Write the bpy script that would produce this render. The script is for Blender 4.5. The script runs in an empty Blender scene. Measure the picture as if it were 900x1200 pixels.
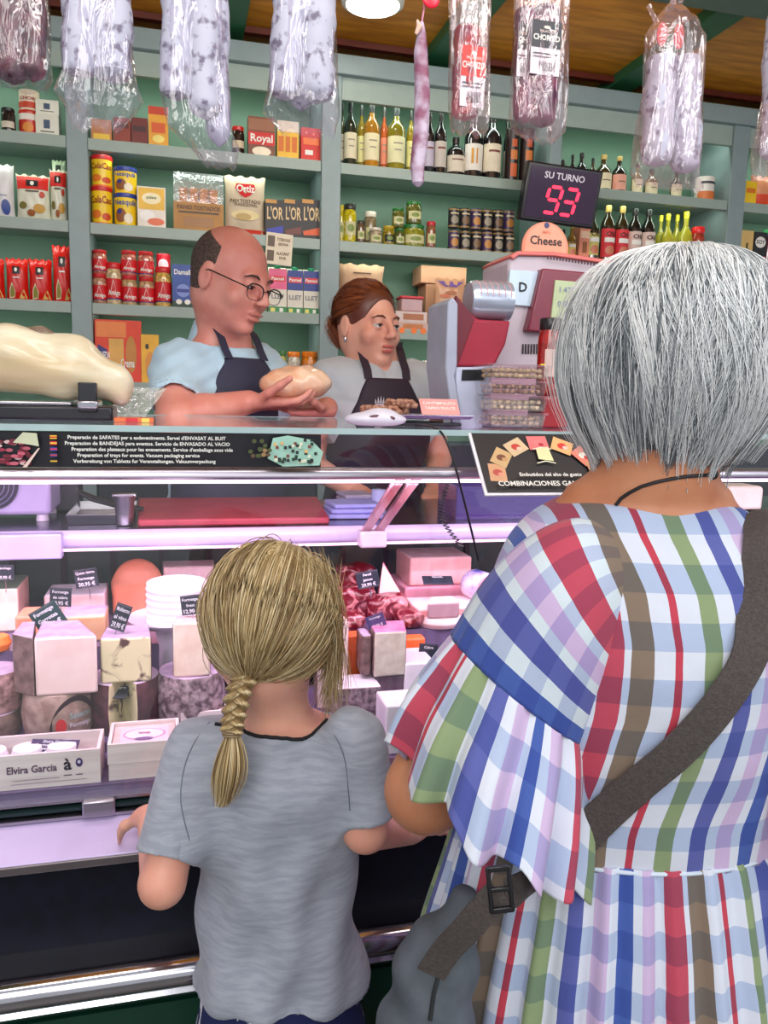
import bpy, bmesh, math, random
import numpy as np
from math import sin, cos, tan, pi, radians, sqrt, atan2
from mathutils import Vector, Matrix
from mathutils.bvhtree import BVHTree

random.seed(7)
rng = np.random.default_rng(7)
SC = bpy.context.scene
COL = SC.collection

# ------------------------------------------------------------------ camera
FPX, HC = 940.0, 1.45
_yaw, _pitch, _roll = radians(14.6), radians(8.2), radians(1.4)
FWD = Vector((sin(_yaw)*cos(_pitch), cos(_yaw)*cos(_pitch), -sin(_pitch)))
_r0 = Vector((cos(_yaw), -sin(_yaw), 0)); _u0 = _r0.cross(FWD)
RGT = _r0*cos(_roll) + _u0*sin(_roll)
UPV = _u0*cos(_roll) - _r0*sin(_roll)
CAM = Vector((0, 0, HC))
cd = bpy.data.cameras.new('camera'); cam = bpy.data.objects.new('camera', cd); COL.objects.link(cam)
mw = Matrix((RGT, UPV, -FWD)).transposed().to_4x4(); mw.translation = CAM
cam.matrix_world = mw
cd.sensor_fit = 'VERTICAL'; cd.sensor_height = 36.0; cd.lens = FPX/1200*36.0
cd.clip_start = 0.02; cd.clip_end = 60
SC.camera = cam

# ------------------------------------------------------------------ world, colour management
SC.view_settings.view_transform = 'Standard'
SC.view_settings.look = 'None'
SC.view_settings.gamma = 1.0
SC.view_settings.use_curve_mapping = False
SC.view_settings.exposure = -0.06
w = bpy.data.worlds.new('world'); SC.world = w; w.use_nodes = True
wn = w.node_tree.nodes; bg = wn['Background']
bg.inputs['Color'].default_value = (0.93, 0.95, 1.0, 1); bg.inputs['Strength'].default_value = 0.62

def area(name, loc, target, size, power, col=(1, 1, 1), sy=None):
    l = bpy.data.lights.new(name, 'AREA'); l.energy = power; l.color = col
    l.shape = 'RECTANGLE'; l.size = size; l.size_y = sy or size
    o = bpy.data.objects.new(name, l); COL.objects.link(o); o.location = loc
    d = Vector(target) - Vector(loc); o.rotation_euler = d.to_track_quat('-Z', 'Y').to_euler()
    return o
# market hall lamps above and behind the customers, the stall's own lamp, and two added fill lights
area('hall_lamp_and_fill', (-0.9, -1.5, 2.75), (0.3, 1.6, 1.2), 1.6, 40, (1, 0.98, 0.95))
area('hall_lamp_and_fill', (2.2, -1.1, 2.75), (0.7, 1.6, 1.2), 1.2, 26, (0.95, 0.97, 1))
area('stall_light', (0.5, 0.55, 2.70), (0.5, 2.0, 1.2), 2.4, 20, (1, 0.96, 0.93), 0.25)
area('hall_lamp_and_fill', (0.4, -2.4, 2.3), (0.5, 1.5, 1.0), 2.0, 12, (1, 0.98, 0.95), 1.0)  # added low fill from across the aisle; no lamp hangs there
area('ceiling_fill', (0.8, 1.7, 2.42), (0.9, 2.6, 2.77), 1.8, 9, (1, 0.95, 0.85), 0.3)  # added unseen light that only brightens the ceiling boards

# ------------------------------------------------------------------ helpers
def at(u, v, Y=None, Z=None, D=None):
    d = FWD + RGT*((u-450)/FPX) - UPV*((v-600)/FPX)
    if Y is not None: t = Y/d.y
    elif Z is not None: t = (Z-HC)/d.z
    else: t = D
    return CAM + d*t
def lin(c):
    c = c/255.0
    return c/12.92 if c <= 0.04045 else ((c+0.055)/1.055)**2.4
def rgb(c): return (lin(c[0]), lin(c[1]), lin(c[2]), 1.0)
_mats = {}
def mat(name, c, rough=0.5, metal=0.0, var=0.06, scale=18.0, bump=0.0, bscale=60.0, emit=0.0, sss=0.0, coat=0.0, c2=None, spec=0.5, sheen=0.0, stretch=None):
    """procedural principled material; c in photo sRGB 0-255"""
    if name in _mats: return _mats[name]
    m = bpy.data.materials.new(name); m.use_nodes = True; nt = m.node_tree; N = nt.nodes; L = nt.links
    b = N['Principled BSDF']; base = rgb(c)
    tc = N.new('ShaderNodeTexCoord'); src = tc.outputs['Object']
    if stretch:
        mp = N.new('ShaderNodeMapping'); mp.inputs['Scale'].default_value = stretch
        L.new(src, mp.inputs['Vector']); src = mp.outputs['Vector']
    nz = N.new('ShaderNodeTexNoise'); nz.inputs['Scale'].default_value = scale; nz.inputs['Detail'].default_value = 4
    L.new(src, nz.inputs['Vector'])
    cr = N.new('ShaderNodeValToRGB')
    a = rgb(c2) if c2 else tuple(min(1, x*(1-var)) for x in base[:3])+(1,)
    d = base if c2 else tuple(min(1, x*(1+var)) for x in base[:3])+(1,)
    cr.color_ramp.elements[0].color = a; cr.color_ramp.elements[1].color = d
    cr.color_ramp.elements[0].position = 0.38; cr.color_ramp.elements[1].position = 0.62
    L.new(nz.outputs['Fac'], cr.inputs['Fac']); L.new(cr.outputs['Color'], b.inputs['Base Color'])
    b.inputs['Roughness'].default_value = rough; b.inputs['Metallic'].default_value = metal
    b.inputs['Specular IOR Level'].default_value = spec
    if sss: b.inputs['Subsurface Weight'].default_value = sss; b.inputs['Subsurface Radius'].default_value = (0.02, 0.008, 0.004); b.inputs['Subsurface Scale'].default_value = 0.4
    if coat: b.inputs['Coat Weight'].default_value = coat; b.inputs['Coat Roughness'].default_value = 0.1
    if sheen: b.inputs['Sheen Weight'].default_value = sheen
    if emit: b.inputs['Emission Color'].default_value = base; b.inputs['Emission Strength'].default_value = emit
    if bump:
        n2 = N.new('ShaderNodeTexNoise'); n2.inputs['Scale'].default_value = bscale; n2.inputs['Detail'].default_value = 5
        L.new(src, n2.inputs['Vector']); bp = N.new('ShaderNodeBump'); bp.inputs['Strength'].default_value = bump; bp.inputs['Distance'].default_value = 0.004
        L.new(n2.outputs['Fac'], bp.inputs['Height']); L.new(bp.outputs['Normal'], b.inputs['Normal'])
    _mats[name] = m; return m
def cmat(c, rough=0.45, **k):
    return mat('print_%d_%d_%d_%d' % (c[0], c[1], c[2], int(rough*100)), c, rough, **k)
def clear(name, tint=(1, 1, 1), gloss=0.06, rough=0.02, bump=0.0, bscale=40, fres=1.3, haze=0.0, hazecol=(235, 235, 245), stretch=None):
    """see-through pane or film: transparent + fresnel gloss (+ a little milky haze)"""
    if name in _mats: return _mats[name]
    m = bpy.data.materials.new(name); m.use_nodes = True; nt = m.node_tree; N = nt.nodes; L = nt.links
    for n in list(N): N.remove(n)
    out = N.new('ShaderNodeOutputMaterial'); tr = N.new('ShaderNodeBsdfTransparent'); tr.inputs[0].default_value = tint+(1,)
    gl = N.new('ShaderNodeBsdfGlossy'); gl.inputs['Roughness'].default_value = rough; gl.inputs['Color'].default_value = (1, 1, 1, 1)
    fr = N.new('ShaderNodeLayerWeight'); fr.inputs['Blend'].default_value = 0.5; pw_ = N.new('ShaderNodeMath'); pw_.operation = 'POWER'; pw_.inputs[1].default_value = 5.2-2.6*(fres-1)/.38*.9; L.new(fr.outputs['Facing'], pw_.inputs[0])
    sc_ = N.new('ShaderNodeMath'); sc_.operation = 'MULTIPLY'; sc_.inputs[1].default_value = .75; L.new(pw_.outputs[0], sc_.inputs[0])
    mx = N.new('ShaderNodeMixShader')
    last = tr.outputs[0]
    if haze:
        df = N.new('ShaderNodeBsdfDiffuse'); df.inputs[0].default_value = rgb(hazecol); m2 = N.new('ShaderNodeMixShader'); m2.inputs[0].default_value = haze
        L.new(tr.outputs[0], m2.inputs[1]); L.new(df.outputs[0], m2.inputs[2]); last = m2.outputs[0]
    ad = N.new('ShaderNodeMath'); ad.operation = 'ADD'; ad.use_clamp = True; ad.inputs[1].default_value = gloss
    L.new(sc_.outputs[0], ad.inputs[0]); L.new(ad.outputs[0], mx.inputs[0]); L.new(last, mx.inputs[1]); L.new(gl.outputs[0], mx.inputs[2]); L.new(mx.outputs[0], out.inputs[0])
    if bump:
        tc = N.new('ShaderNodeTexCoord'); src = tc.outputs['Object']
        if stretch:
            mp = N.new('ShaderNodeMapping'); mp.inputs['Scale'].default_value = stretch; L.new(src, mp.inputs['Vector']); src = mp.outputs['Vector']
        n2 = N.new('ShaderNodeTexNoise'); n2.inputs['Scale'].default_value = bscale; n2.inputs['Detail'].default_value = 3; n2.inputs['Distortion'].default_value = 1.2
        L.new(src, n2.inputs['Vector']); bp = N.new('ShaderNodeBump'); bp.inputs['Strength'].default_value = bump; bp.inputs['Distance'].default_value = 0.01
        L.new(n2.outputs['Fac'], bp.inputs['Height'])
        for n in (gl, fr): L.new(bp.outputs['Normal'], n.inputs['Normal'])
    _mats[name] = m; return m

def tag(o, label=None, cat=None, group=None, kind=None):
    if label: o['label'] = label
    if cat: o['category'] = cat
    if group: o['group'] = group
    if kind: o['kind'] = kind
    return o
def empty(name, loc, label=None, cat=None, group=None, rz=0.0):
    o = bpy.data.objects.new(name, None); COL.objects.link(o); o.location = loc; o.rotation_euler.z = rz; o.empty_display_size = 0.05
    return tag(o, label, cat, group)
_textcache = {}
def text_geo(s, bold=False):
    """glyph outlines as (verts, faces), centred, height of 1 = font size"""
    if (s, bold) in _textcache: return _textcache[(s, bold)]
    c = bpy.data.curves.new('t', 'FONT'); c.body = s; c.size = 1.0; c.align_x = 'CENTER'; c.align_y = 'CENTER'; c.resolution_u = 2
    if bold: c.offset = 0.022
    o = bpy.data.objects.new('t', c); COL.objects.link(o)
    dg = bpy.context.evaluated_depsgraph_get(); me = bpy.data.meshes.new_from_object(o.evaluated_get(dg))
    vs = np.array([v.co[:] for v in me.vertices]) if len(me.vertices) else np.zeros((0, 3)); fs = [tuple(p.vertices) for p in me.polygons]
    bpy.data.objects.remove(o); bpy.data.curves.remove(c); bpy.data.meshes.remove(me)
    _textcache[(s, bold)] = (vs, fs); return vs, fs
class MB:
    def __init__(s): s.v = []; s.f = []; s.m = []; s.mats = []; s.uv = []
    def mi(s, m):
        if m not in s.mats: s.mats.append(m)
        return s.mats.index(m)
    def add(s, vs, fs, m, uv=None):
        n = len(s.v); s.v += [tuple(map(float, p)) for p in vs]; i = s.mi(m)
        s.uv += list(uv) if uv is not None else [(0, 0)]*len(vs)
        for f in fs: s.f.append(tuple(k+n for k in f)); s.m.append(i)
        return s
    def box(s, c, d, m, rz=0.0, front=None):
        x, y, z = d[0]/2, d[1]/2, d[2]/2; vs = []
        for a in (-1, 1):
            for b in (-1, 1):
                for e in (-1, 1):
                    px, py = a*x, b*y
                    vs.append((c[0]+px*cos(rz)-py*sin(rz), c[1]+px*sin(rz)+py*cos(rz), c[2]+e*z))
        return s.add(vs, [(0, 1, 3, 2), (4, 6, 7, 5), (0, 4, 5, 1), (2, 3, 7, 6), (0, 2, 6, 4), (1, 5, 7, 3)], m)
    def loft(s, rings, m, closed=True, capa=True, capb=True, uv=None, fm=None):
        n = len(rings[0]); vs = [p for r in rings for p in r]; fs = []
        for i in range(len(rings)-1):
            for j in range(n if closed else n-1):
                k = (j+1) % n; fs.append((i*n+j, i*n+k, (i+1)*n+k, (i+1)*n+j))
        if capa and closed: fs.append(tuple(range(n))[::-1])
        if capb and closed: fs.append(tuple((len(rings)-1)*n+j for j in range(n)))
        if fm is None: s.add(vs, fs, m, uv)
        else:
            base = len(s.v); s.add(vs, fs, m, uv); L = len(s.m)-len(fs)
            for q, f in enumerate(fs): s.m[L+q] = s.mi(fm(q//n if q < (len(rings)-1)*n else (0 if q == (len(rings)-1)*n and capa else len(rings)-2)))
        return s
    def lathe(s, prof, m, c=(0, 0, 0), n=20, fm=None, capa=True, capb=True):
        rings = [[(c[0]+r*cos(2*pi*j/n), c[1]+r*sin(2*pi*j/n), c[2]+z) for j in range(n)] for r, z in prof]
        return s.loft(rings, m, capa=capa, capb=capb, fm=fm)
    def tube(s, pts, r, m, n=8):
        pts = [Vector(p) for p in pts]; rings = []; up = Vector((0.13, 0.31, 0.94)).normalized()
        for i, p in enumerate(pts):
            d = (pts[min(i+1, len(pts)-1)]-pts[max(i-1, 0)]).normalized()
            a = d.cross(up)
            if a.length < 0.05: a = d.cross(Vector((1, 0, 0)))
            a.normalize(); up = a.cross(d).normalized(); b = up
            rr = r[i] if isinstance(r, (list, tuple)) else r
            rings.append([p+a*(rr*cos(2*pi*j/n))+b*(rr*sin(2*pi*j/n)) for j in range(n)])
        return s.loft(rings, m)
    def ell(s, c, r, m, n=16, k=10, fn=None):
        rings = []
        for i in range(k+1):
            t = pi*(i+0.02)/(k+0.04); rings.append([(c[0]+r[0]*sin(t)*cos(2*pi*j/n), c[1]+r[1]*sin(t)*sin(2*pi*j/n), c[2]-r[2]*cos(t)) for j in range(n)])
        return s.loft(rings, m)
    def prism(s, poly, z0, z1, m, mtop=None, sides=None):
        n = len(poly); vs = [(p[0], p[1], z0) for p in poly]+[(p[0], p[1], z1) for p in poly]
        s.add(vs, [], m); b = len(s.v)-2*n
        def F(f, mm): s.f.append(tuple(b+k for k in f)); s.m.append(s.mi(mm))
        F(tuple(range(n))[::-1], m); F(tuple(range(n, 2*n)), mtop or m)
        for j in range(n): k = (j+1) % n; F((j, k, n+k, n+j), (sides[j] if sides else m))
        return s
    def slab(s, pts, thick, m, nrm):
        """closed plate: 3D outline pts extruded by nrm*thick"""
        n = len(pts); nv = Vector(nrm).normalized()*thick; A = [Vector(p) for p in pts]; vs = A+[p+nv for p in A]
        return s.add(vs, [tuple(range(n)), tuple(range(n, 2*n))[::-1]]+[(j, n+j, n+(j+1) % n, (j+1) % n) for j in range(n)], m)
    def text(s, t, m, fn, size, bold=False, sx=1.0):
        vs, fs = text_geo(t, bold)
        return s.add([fn(p[0]*size*sx, p[1]*size) for p in vs], fs, m)
    def build(s, name, parent=None, smooth=True, bevel=0.0, world=False, seg=2, sub=0, angle=40):
        me = bpy.data.meshes.new(name); off = Vector((0, 0, 0))
        if world and parent is not None: off = parent.location
        vs = [(p[0]-off.x, p[1]-off.y, p[2]-off.z) for p in s.v] if world else s.v
        me.from_pydata(vs, [], s.f); me.update()
        for m in s.mats: me.materials.append(m)
        me.polygons.foreach_set('material_index', s.m)
        if any(u != (0, 0) for u in s.uv[:50]) or any(u != (0, 0) for u in s.uv[-50:]):
            ul = me.uv_layers.new(name='UVMap'); li = np.zeros(len(me.loops), dtype=np.int32); me.loops.foreach_get('vertex_index', li)
            ul.data.foreach_set('uv', np.array(s.uv, dtype=np.float32)[li].ravel())
        bm = bmesh.new(); bm.from_mesh(me); bmesh.ops.recalc_face_normals(bm, faces=bm.faces); bm.to_mesh(me); bm.free()
        if smooth:
            me.polygons.foreach_set('use_smooth', [True]*len(me.polygons))
            try: me.set_sharp_from_angle(angle=radians(angle))
            except Exception: pass
        o = bpy.data.objects.new(name, me); COL.objects.link(o)
        if parent is not None: o.parent = parent
        if bevel:
            b = o.modifiers.new('bevel', 'BEVEL'); b.width = bevel; b.segments = seg; b.limit_method = 'ANGLE'; b.angle_limit = radians(38)
        if sub:
            b = o.modifiers.new('sub', 'SUBSURF'); b.levels = sub; b.render_levels = sub
        return o
def rebase(o, loc):
    """move a world-built top-level mesh's origin to loc without moving its shape"""
    o.data.transform(Matrix.Translation(-Vector(loc))); o.location = loc; return o

# ------------------------------------------------------------------ signed-distance modelling (one continuous skin)
class SDF:
    def __init__(s, lo, hi, res):
        s.res = res; s.lo = np.array(lo, float); s.n = np.ceil((np.array(hi)-s.lo)/res).astype(int)+1
        s.f = np.full(s.n, 0.25, np.float32)
    def win(s, lo, hi, m):
        a = np.clip(np.floor((np.array(lo)-m-s.lo)/s.res).astype(int), 0, s.n-1); b = np.clip(np.ceil((np.array(hi)+m-s.lo)/s.res).astype(int)+1, 1, s.n)
        if np.any(b <= a): return None, None
        g = [(s.lo[i]+s.res*np.arange(a[i], b[i])).astype(np.float32) for i in range(3)]
        return tuple(slice(a[i], b[i]) for i in range(3)), (g[0][:, None, None], g[1][None, :, None], g[2][None, None, :])
    def put(s, sl, d, op, k):
        a = s.f[sl]
        if op == 'u':
            h = np.clip(0.5+0.5*(a-d)/k, 0, 1); s.f[sl] = a*(1-h)+d*h-k*h*(1-h)
        elif op == 's':
            h = np.clip(0.5-0.5*(a+d)/k, 0, 1); s.f[sl] = a*(1-h)-d*h+k*h*(1-h)
        elif op == 'i':
            h = np.clip(0.5-0.5*(d-a)/k, 0, 1); s.f[sl] = d*(1-h)+a*h+k*h*(1-h)
    def cap(s, a, b, ra, rb=None, k=0.01, op='u'):
        rb = ra if rb is None else rb; a = np.array(a, float); b = np.array(b, float); r = max(ra, rb)
        sl, g = s.win(np.minimum(a, b)-r, np.maximum(a, b)+r, k+3*s.res)
        if sl is None: return s
        ab = b-a; L2 = max(ab@ab, 1e-9); X, Y, Z = g[0]-a[0], g[1]-a[1], g[2]-a[2]
        t = np.clip((X*ab[0]+Y*ab[1]+Z*ab[2])/L2, 0, 1)
        d = np.sqrt((X-t*ab[0])**2+(Y-t*ab[1])**2+(Z-t*ab[2])**2)-(ra+(rb-ra)*t)
        s.put(sl, d, op, k); return s
    def ell(s, c, r, k=0.01, op='u', fr=None, ):
        R, o = fr if fr else (np.eye(3), np.zeros(3)); c = np.array(c, float); r = np.array(r, float); C = R@c+o; m = r.max()
        sl, g = s.win(C-m, C+m, k+3*s.res)
        if sl is None: return s
        d = [g[i]-C[i] for i in range(3)]; q = [d[0]*R[0, j]+d[1]*R[1, j]+d[2]*R[2, j] for j in range(3)]
        k0 = np.sqrt((q[0]/r[0])**2+(q[1]/r[1])**2+(q[2]/r[2])**2); k1 = np.sqrt((q[0]/r[0]**2)**2+(q[1]/r[1]**2)**2+(q[2]/r[2]**2)**2)+1e-6
        s.put(sl, k0*(k0-1)/k1, op, k); return s
    def stack(s, lv, k=0.01, op='u', fr=None, e=2.0, grow=0.0):
        """column of elliptic sections (z, cx, cy, rx, ry) in frame fr"""
        R, o = fr if fr else (np.eye(3), np.zeros(3)); lv = sorted(lv); A = np.array(lv, float)
        zz = np.linspace(A[0, 0], A[-1, 0], 120); T = []
        for j in range(1, 5):
            y = A[:, j]; z = A[:, 0]; dm = np.gradient(y, z); i = np.clip(np.searchsorted(z, zz)-1, 0, len(z)-2); h = z[i+1]-z[i]; t = (zz-z[i])/h
            T.append((2*t**3-3*t**2+1)*y[i]+(t**3-2*t**2+t)*h*dm[i]+(-2*t**3+3*t**2)*y[i+1]+(t**3-t**2)*h*dm[i+1])
        m = max(A[:, 3].max(), A[:, 4].max())+grow; cs = []
        for z in (A[0, 0]-grow, A[-1, 0]+grow):
            for x in (A[:, 1].min()-A[:, 3].max()-grow, A[:, 1].max()+A[:, 3].max()+grow):
                for y in (A[:, 2].min()-A[:, 4].max()-grow, A[:, 2].max()+A[:, 4].max()+grow): cs.append(R@np.array([x, y, z])+o)
        cs = np.array(cs); sl, g = s.win(cs.min(0), cs.max(0), k+3*s.res)
        if sl is None: return s
        d = [g[i]-o[i] for i in range(3)]; q = [d[0]*R[0, j]+d[1]*R[1, j]+d[2]*R[2, j] for j in range(3)]
        zc = np.clip(q[2], A[0, 0], A[-1, 0]); cx, cy, rx, ry = [np.interp(zc, zz, t).astype(np.float32) for t in T]
        rx = rx+grow; ry = ry+grow
        rr = (np.abs((q[0]-cx)/rx)**e+np.abs((q[1]-cy)/ry)**e)**(1/e); dd = (rr-1)*np.minimum(rx, ry)
        dz = np.maximum(q[2]-A[-1, 0], A[0, 0]-q[2])-grow; dd = np.maximum(dd, dz)
        s.put(sl, dd, op, k); return s
    def box(s, c, h, k=0.005, op='u', fr=None, rad=0.0, full=False):
        R, o = fr if fr else (np.eye(3), np.zeros(3)); C = R@np.array(c, float)+o; m = np.linalg.norm(h)
        sl, g = s.win(C-m, C+m, k+3*s.res) if not full else s.win(s.lo-1, s.lo+s.n*s.res+1, 0)
        d = [g[i]-C[i] for i in range(3)]; q = [np.abs(d[0]*R[0, j]+d[1]*R[1, j]+d[2]*R[2, j])-(h[j]-rad) for j in range(3)]
        dd = np.sqrt(sum(np.maximum(x, 0)**2 for x in q))+np.minimum(np.maximum(np.maximum(q[0], q[1]), q[2]), 0)-rad
        s.put(sl, dd, op, k); return s
    def plane(s, p, n, k=0.004, op='i'):
        """keep the side where (x-p).n < 0"""
        n = np.array(n, float); n /= np.linalg.norm(n); sl, g = s.win(s.lo-1, s.lo+s.n*s.res+1, 0)
        s.put(sl, (g[0]-p[0])*n[0]+(g[1]-p[1])*n[1]+(g[2]-p[2])*n[2], op, k); return s
    def blank(s):
        q = SDF.__new__(SDF); q.res, q.lo, q.n = s.res, s.lo, s.n; q.f = np.full(s.n, 0.25, np.float32); return q
    def merge(s, q, k=0.015):
        h = np.clip(0.5+0.5*(s.f-q.f)/k, 0, 1); s.f = s.f*(1-h)+q.f*h-k*h*(1-h); return s
    def sleeve(s, a, e, ra, rb, wall=.006, k=.03):
        """sleeve from a to its open hem at e"""
        q = s.blank(); d = e-a; dn = d/np.linalg.norm(d); q.cap(a, e+d*.35, ra, rb, k=.02)
        R3 = np.array(Vector(dn).to_track_quat('Z', 'Y').to_matrix()); q.box((0, 0, .15), (.16, .16, .15), k=.003, op='s', fr=(R3, e)); q.cap(e-dn*.02, e+dn*.05, rb-wall, k=.003, op='s'); return s.merge(q, k)
    def mesh(s):
        f = s.f; f[0] = f[-1] = 0.1; f[:, 0] = f[:, -1] = 0.1; f[:, :, 0] = f[:, :, -1] = 0.1
        sg = f < 0; c = np.zeros(np.array(f.shape)-1, np.int8)
        offs = [(i, j, k) for i in (0, 1) for j in (0, 1) for k in (0, 1)]
        for i, j, k in offs: c += sg[i:i+c.shape[0], j:j+c.shape[1], k:k+c.shape[2]]
        act = np.argwhere((c > 0) & (c < 8)); idx = np.full(c.shape, -1, np.int64); idx[tuple(act.T)] = np.arange(len(act))
        V = np.array([f[act[:, 0]+i, act[:, 1]+j, act[:, 2]+k] for i, j, k in offs]); O = np.array(offs, float)
        acc = np.zeros((len(act), 3)); cnt = np.zeros(len(act))
        for a in range(8):
            for b in range(a+1, 8):
                if np.abs(O[a]-O[b]).sum() == 1:
                    mm = (V[a] < 0) != (V[b] < 0); t = np.where(mm, V[a]/np.where(V[a] == V[b], 1, V[a]-V[b]), 0)
                    acc += mm[:, None]*(O[a]+(O[b]-O[a])*t[:, None]); cnt += mm
        vs = s.lo+(act+acc/cnt[:, None])*s.res; F = []
        for ax in range(3):
            sh = [slice(None)]*3; sh2 = [slice(None)]*3; sh[ax] = slice(0, -1); sh2[ax] = slice(1, None)
            a, b = sg[tuple(sh)], sg[tuple(sh2)]; E = np.argwhere(a != b); fl = a[tuple(E.T)]
            u, v = (ax+1) % 3, (ax+2) % 3; eu = np.zeros(3, int); eu[u] = 1; ev = np.zeros(3, int); ev[v] = 1
            q = [idx[tuple((E-x).T)] for x in (0*eu, eu, eu+ev, ev)]; q = np.array(q).T
            q[~fl] = q[~fl][:, ::-1]; F.append(q)
        return vs, np.concatenate(F)
def np_obj(name, vs, fs, m, parent=None, smooth=True, uv=None, mats=None, mi=None, corr=0):
    vs = np.array(vs, np.float32)
    if parent is not None: vs = vs-np.array(parent.location, np.float32)
    if corr: vs = relax(vs, fs, corr)
    me = bpy.data.meshes.new(name); k = fs.shape[1]
    me.vertices.add(len(vs)); me.vertices.foreach_set('co', vs.ravel()); me.loops.add(fs.size); me.loops.foreach_set('vertex_index', fs.astype(np.int32).ravel())
    me.polygons.add(len(fs)); me.polygons.foreach_set('loop_start', np.arange(0, fs.size, k, dtype=np.int32)); me.polygons.foreach_set('loop_total', np.full(len(fs), k, np.int32))
    for q in (mats or [m]): me.materials.append(q)
    if mi is not None: me.polygons.foreach_set('material_index', np.array(mi, np.int32))
    me.polygons.foreach_set('use_smooth', np.full(len(fs), smooth)); me.update(calc_edges=True)
    if uv is not None:
        ul = me.uv_layers.new(name='UVMap'); ul.data.foreach_set('uv', np.array(uv, np.float32)[fs.ravel()].ravel())
    o = bpy.data.objects.new(name, me); COL.objects.link(o)
    if parent is not None: o.parent = parent
    return o
def relax(vs, fs, it):
    vs = vs.astype(np.float64)
    for _ in range(it):
        acc = np.zeros_like(vs); c = np.zeros(len(vs))
        for a in range(4):
            for b in ((a+1) % 4, (a+3) % 4):
                np.add.at(acc, fs[:, a], vs[fs[:, b]]); np.add.at(c, fs[:, a], 1)
        vs = 0.5*vs+0.5*acc/np.maximum(c, 1)[:, None]
    return vs.astype(np.float32)
def vnorm(vs, fs):
    n = np.cross(vs[fs[:, 2]]-vs[fs[:, 0]], vs[fs[:, 3]]-vs[fs[:, 1]]); N = np.zeros_like(vs)
    for a in range(4): np.add.at(N, fs[:, a], n)
    return N/(np.linalg.norm(N, axis=1)[:, None]+1e-12)
def frame(o, yaw=0, pitch=0, roll=0):
    """local -y looks along (sin yaw, -cos yaw); pitch>0 looks down"""
    R = Matrix.Rotation(radians(yaw), 3, 'Z')@Matrix.Rotation(radians(pitch), 3, 'X')@Matrix.Rotation(radians(roll), 3, 'Y')
    return np.array(R), np.array(o, float)
def fp(fr, p): return fr[0]@np.array(p, float)+fr[1]
def strand_mesh(name, paths, radius, m, parent=None, taper=0.35, mats=None, mi=None):
    """paths (N,K,3) -> one mesh of thin 3-sided strands"""
    P = np.array(paths, float); N, K, _ = P.shape
    d = np.gradient(P, axis=1); d /= np.linalg.norm(d, axis=2, keepdims=True)+1e-9
    up = np.array([0.3, 0.5, 0.81]); a = np.cross(d, up); a /= np.linalg.norm(a, axis=2, keepdims=True)+1e-9; b = np.cross(d, a)
    t = np.linspace(0, 1, K)[None, :, None]; r = (np.array(radius).reshape(-1, 1, 1) if np.ndim(radius) else radius)*(1-(1-taper)*t**2)*np.minimum(1, .12+t*9 if taper < .9 else 1)
    V = np.stack([P+r*(a*cos(q)+b*sin(q)) for q in (0, 2.094, 4.189)], axis=2)  # N,K,3,3
    base = (np.arange(N)*K*3)[:, None, None]; kk = (np.arange(K-1)*3)[None, :, None]; j = np.arange(3)[None, None, :]; j2 = (j+1) % 3
    q = np.stack([base+kk+j, base+kk+j2, base+kk+3+j2, base+kk+3+j], axis=-1).reshape(-1, 4)
    mm = np.repeat(np.array(mi), (K-1)*3) if mi is not None else None
    return np_obj(name, V.reshape(-1, 3), q, m, parent, mats=mats, mi=mm)
# ------------------------------------------------------------------ setting: floor, walls, ceiling
WALLY, SHY = 3.42, 3.15
m_shelf = mat('sage_paint', (150, 166, 158), 0.42, var=0.03)
m_up = mat('grey_green_paint', (133, 150, 152), 0.4, var=0.03)
m_back = mat('green_back_panel', (86, 118, 98), 0.55, var=0.05, scale=3)
m_wood = mat('ochre_ceiling_board', (236, 158, 44), 0.4, c2=(204, 128, 30), scale=5, stretch=(1, 6, 1), bump=0.1)
m_beam = mat('green_beam', (40, 100, 66), 0.45)
m_floor = mat('floor_tile', (92, 86, 82), 0.4, scale=4, var=0.2)
m_darkcab = mat('dark_cabinet', (36, 40, 56), 0.45, var=0.1)
def struct(name, mb, **k): return tag(mb.build(name, **k), kind='structure')
struct('floor', MB().box((0.8, 1.2, -0.05), (8, 7, 0.1), m_floor))
struct('wall_back', MB().box((0.8, WALLY+0.08, 1.4), (8, 0.1, 2.9), mat('wall_paint', (120, 135, 130), 0.7)))
struct('floor_platform', MB().box((0.8, 2.58, 0.06), (6.0, 1.1, 0.12), mat('duckboard', (70, 66, 62), 0.6)), bevel=0.004)
struct('ceiling', MB().box((0.8, 2.1, 2.79), (6.4, 3.4, 0.04), m_wood))
for i, x in enumerate((-1.4, -0.6, 0.2, 1.0, 1.8, 2.6, 3.4)):
    struct('trim_%d' % (i+1), MB().box((x, 2.1, 2.755), (0.11, 3.3, 0.05), m_beam), bevel=0.004)
struct('trim_8', MB().box((0.8, 3.165, 2.752), (6.4, 0.03, 0.022), mat('red_wood_trim', (92, 34, 22), 0.4)))
struct('trim_9', MB().box((2.75, 2.36, 2.735), (2.6, 0.16, 0.07), mat('grey_green_beam', (82, 104, 96), 0.4)), bevel=0.004)
# round ceiling lamp
lp = at(437, 0, Z=2.755)
L = empty('ceiling_light', lp, 'round white recessed lamp glowing in the ochre ceiling', 'ceiling light')
MB().lathe([(0.098, 0.018), (0.106, 0.0), (0.104, -0.012), (0.09, -0.018), (0.088, -0.008), (0.088, 0.018)], mat('lamp_ring', (230, 230, 225), 0.3), n=32).build('lamp_ring', L)
MB().lathe([(0.0, 0.0), (0.05, -0.012), (0.086, -0.008), (0.087, 0.012)], mat('lamp_glow', (255, 252, 240), 0.4, emit=14, var=0.0), n=32).build('diffuser', L)

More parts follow.
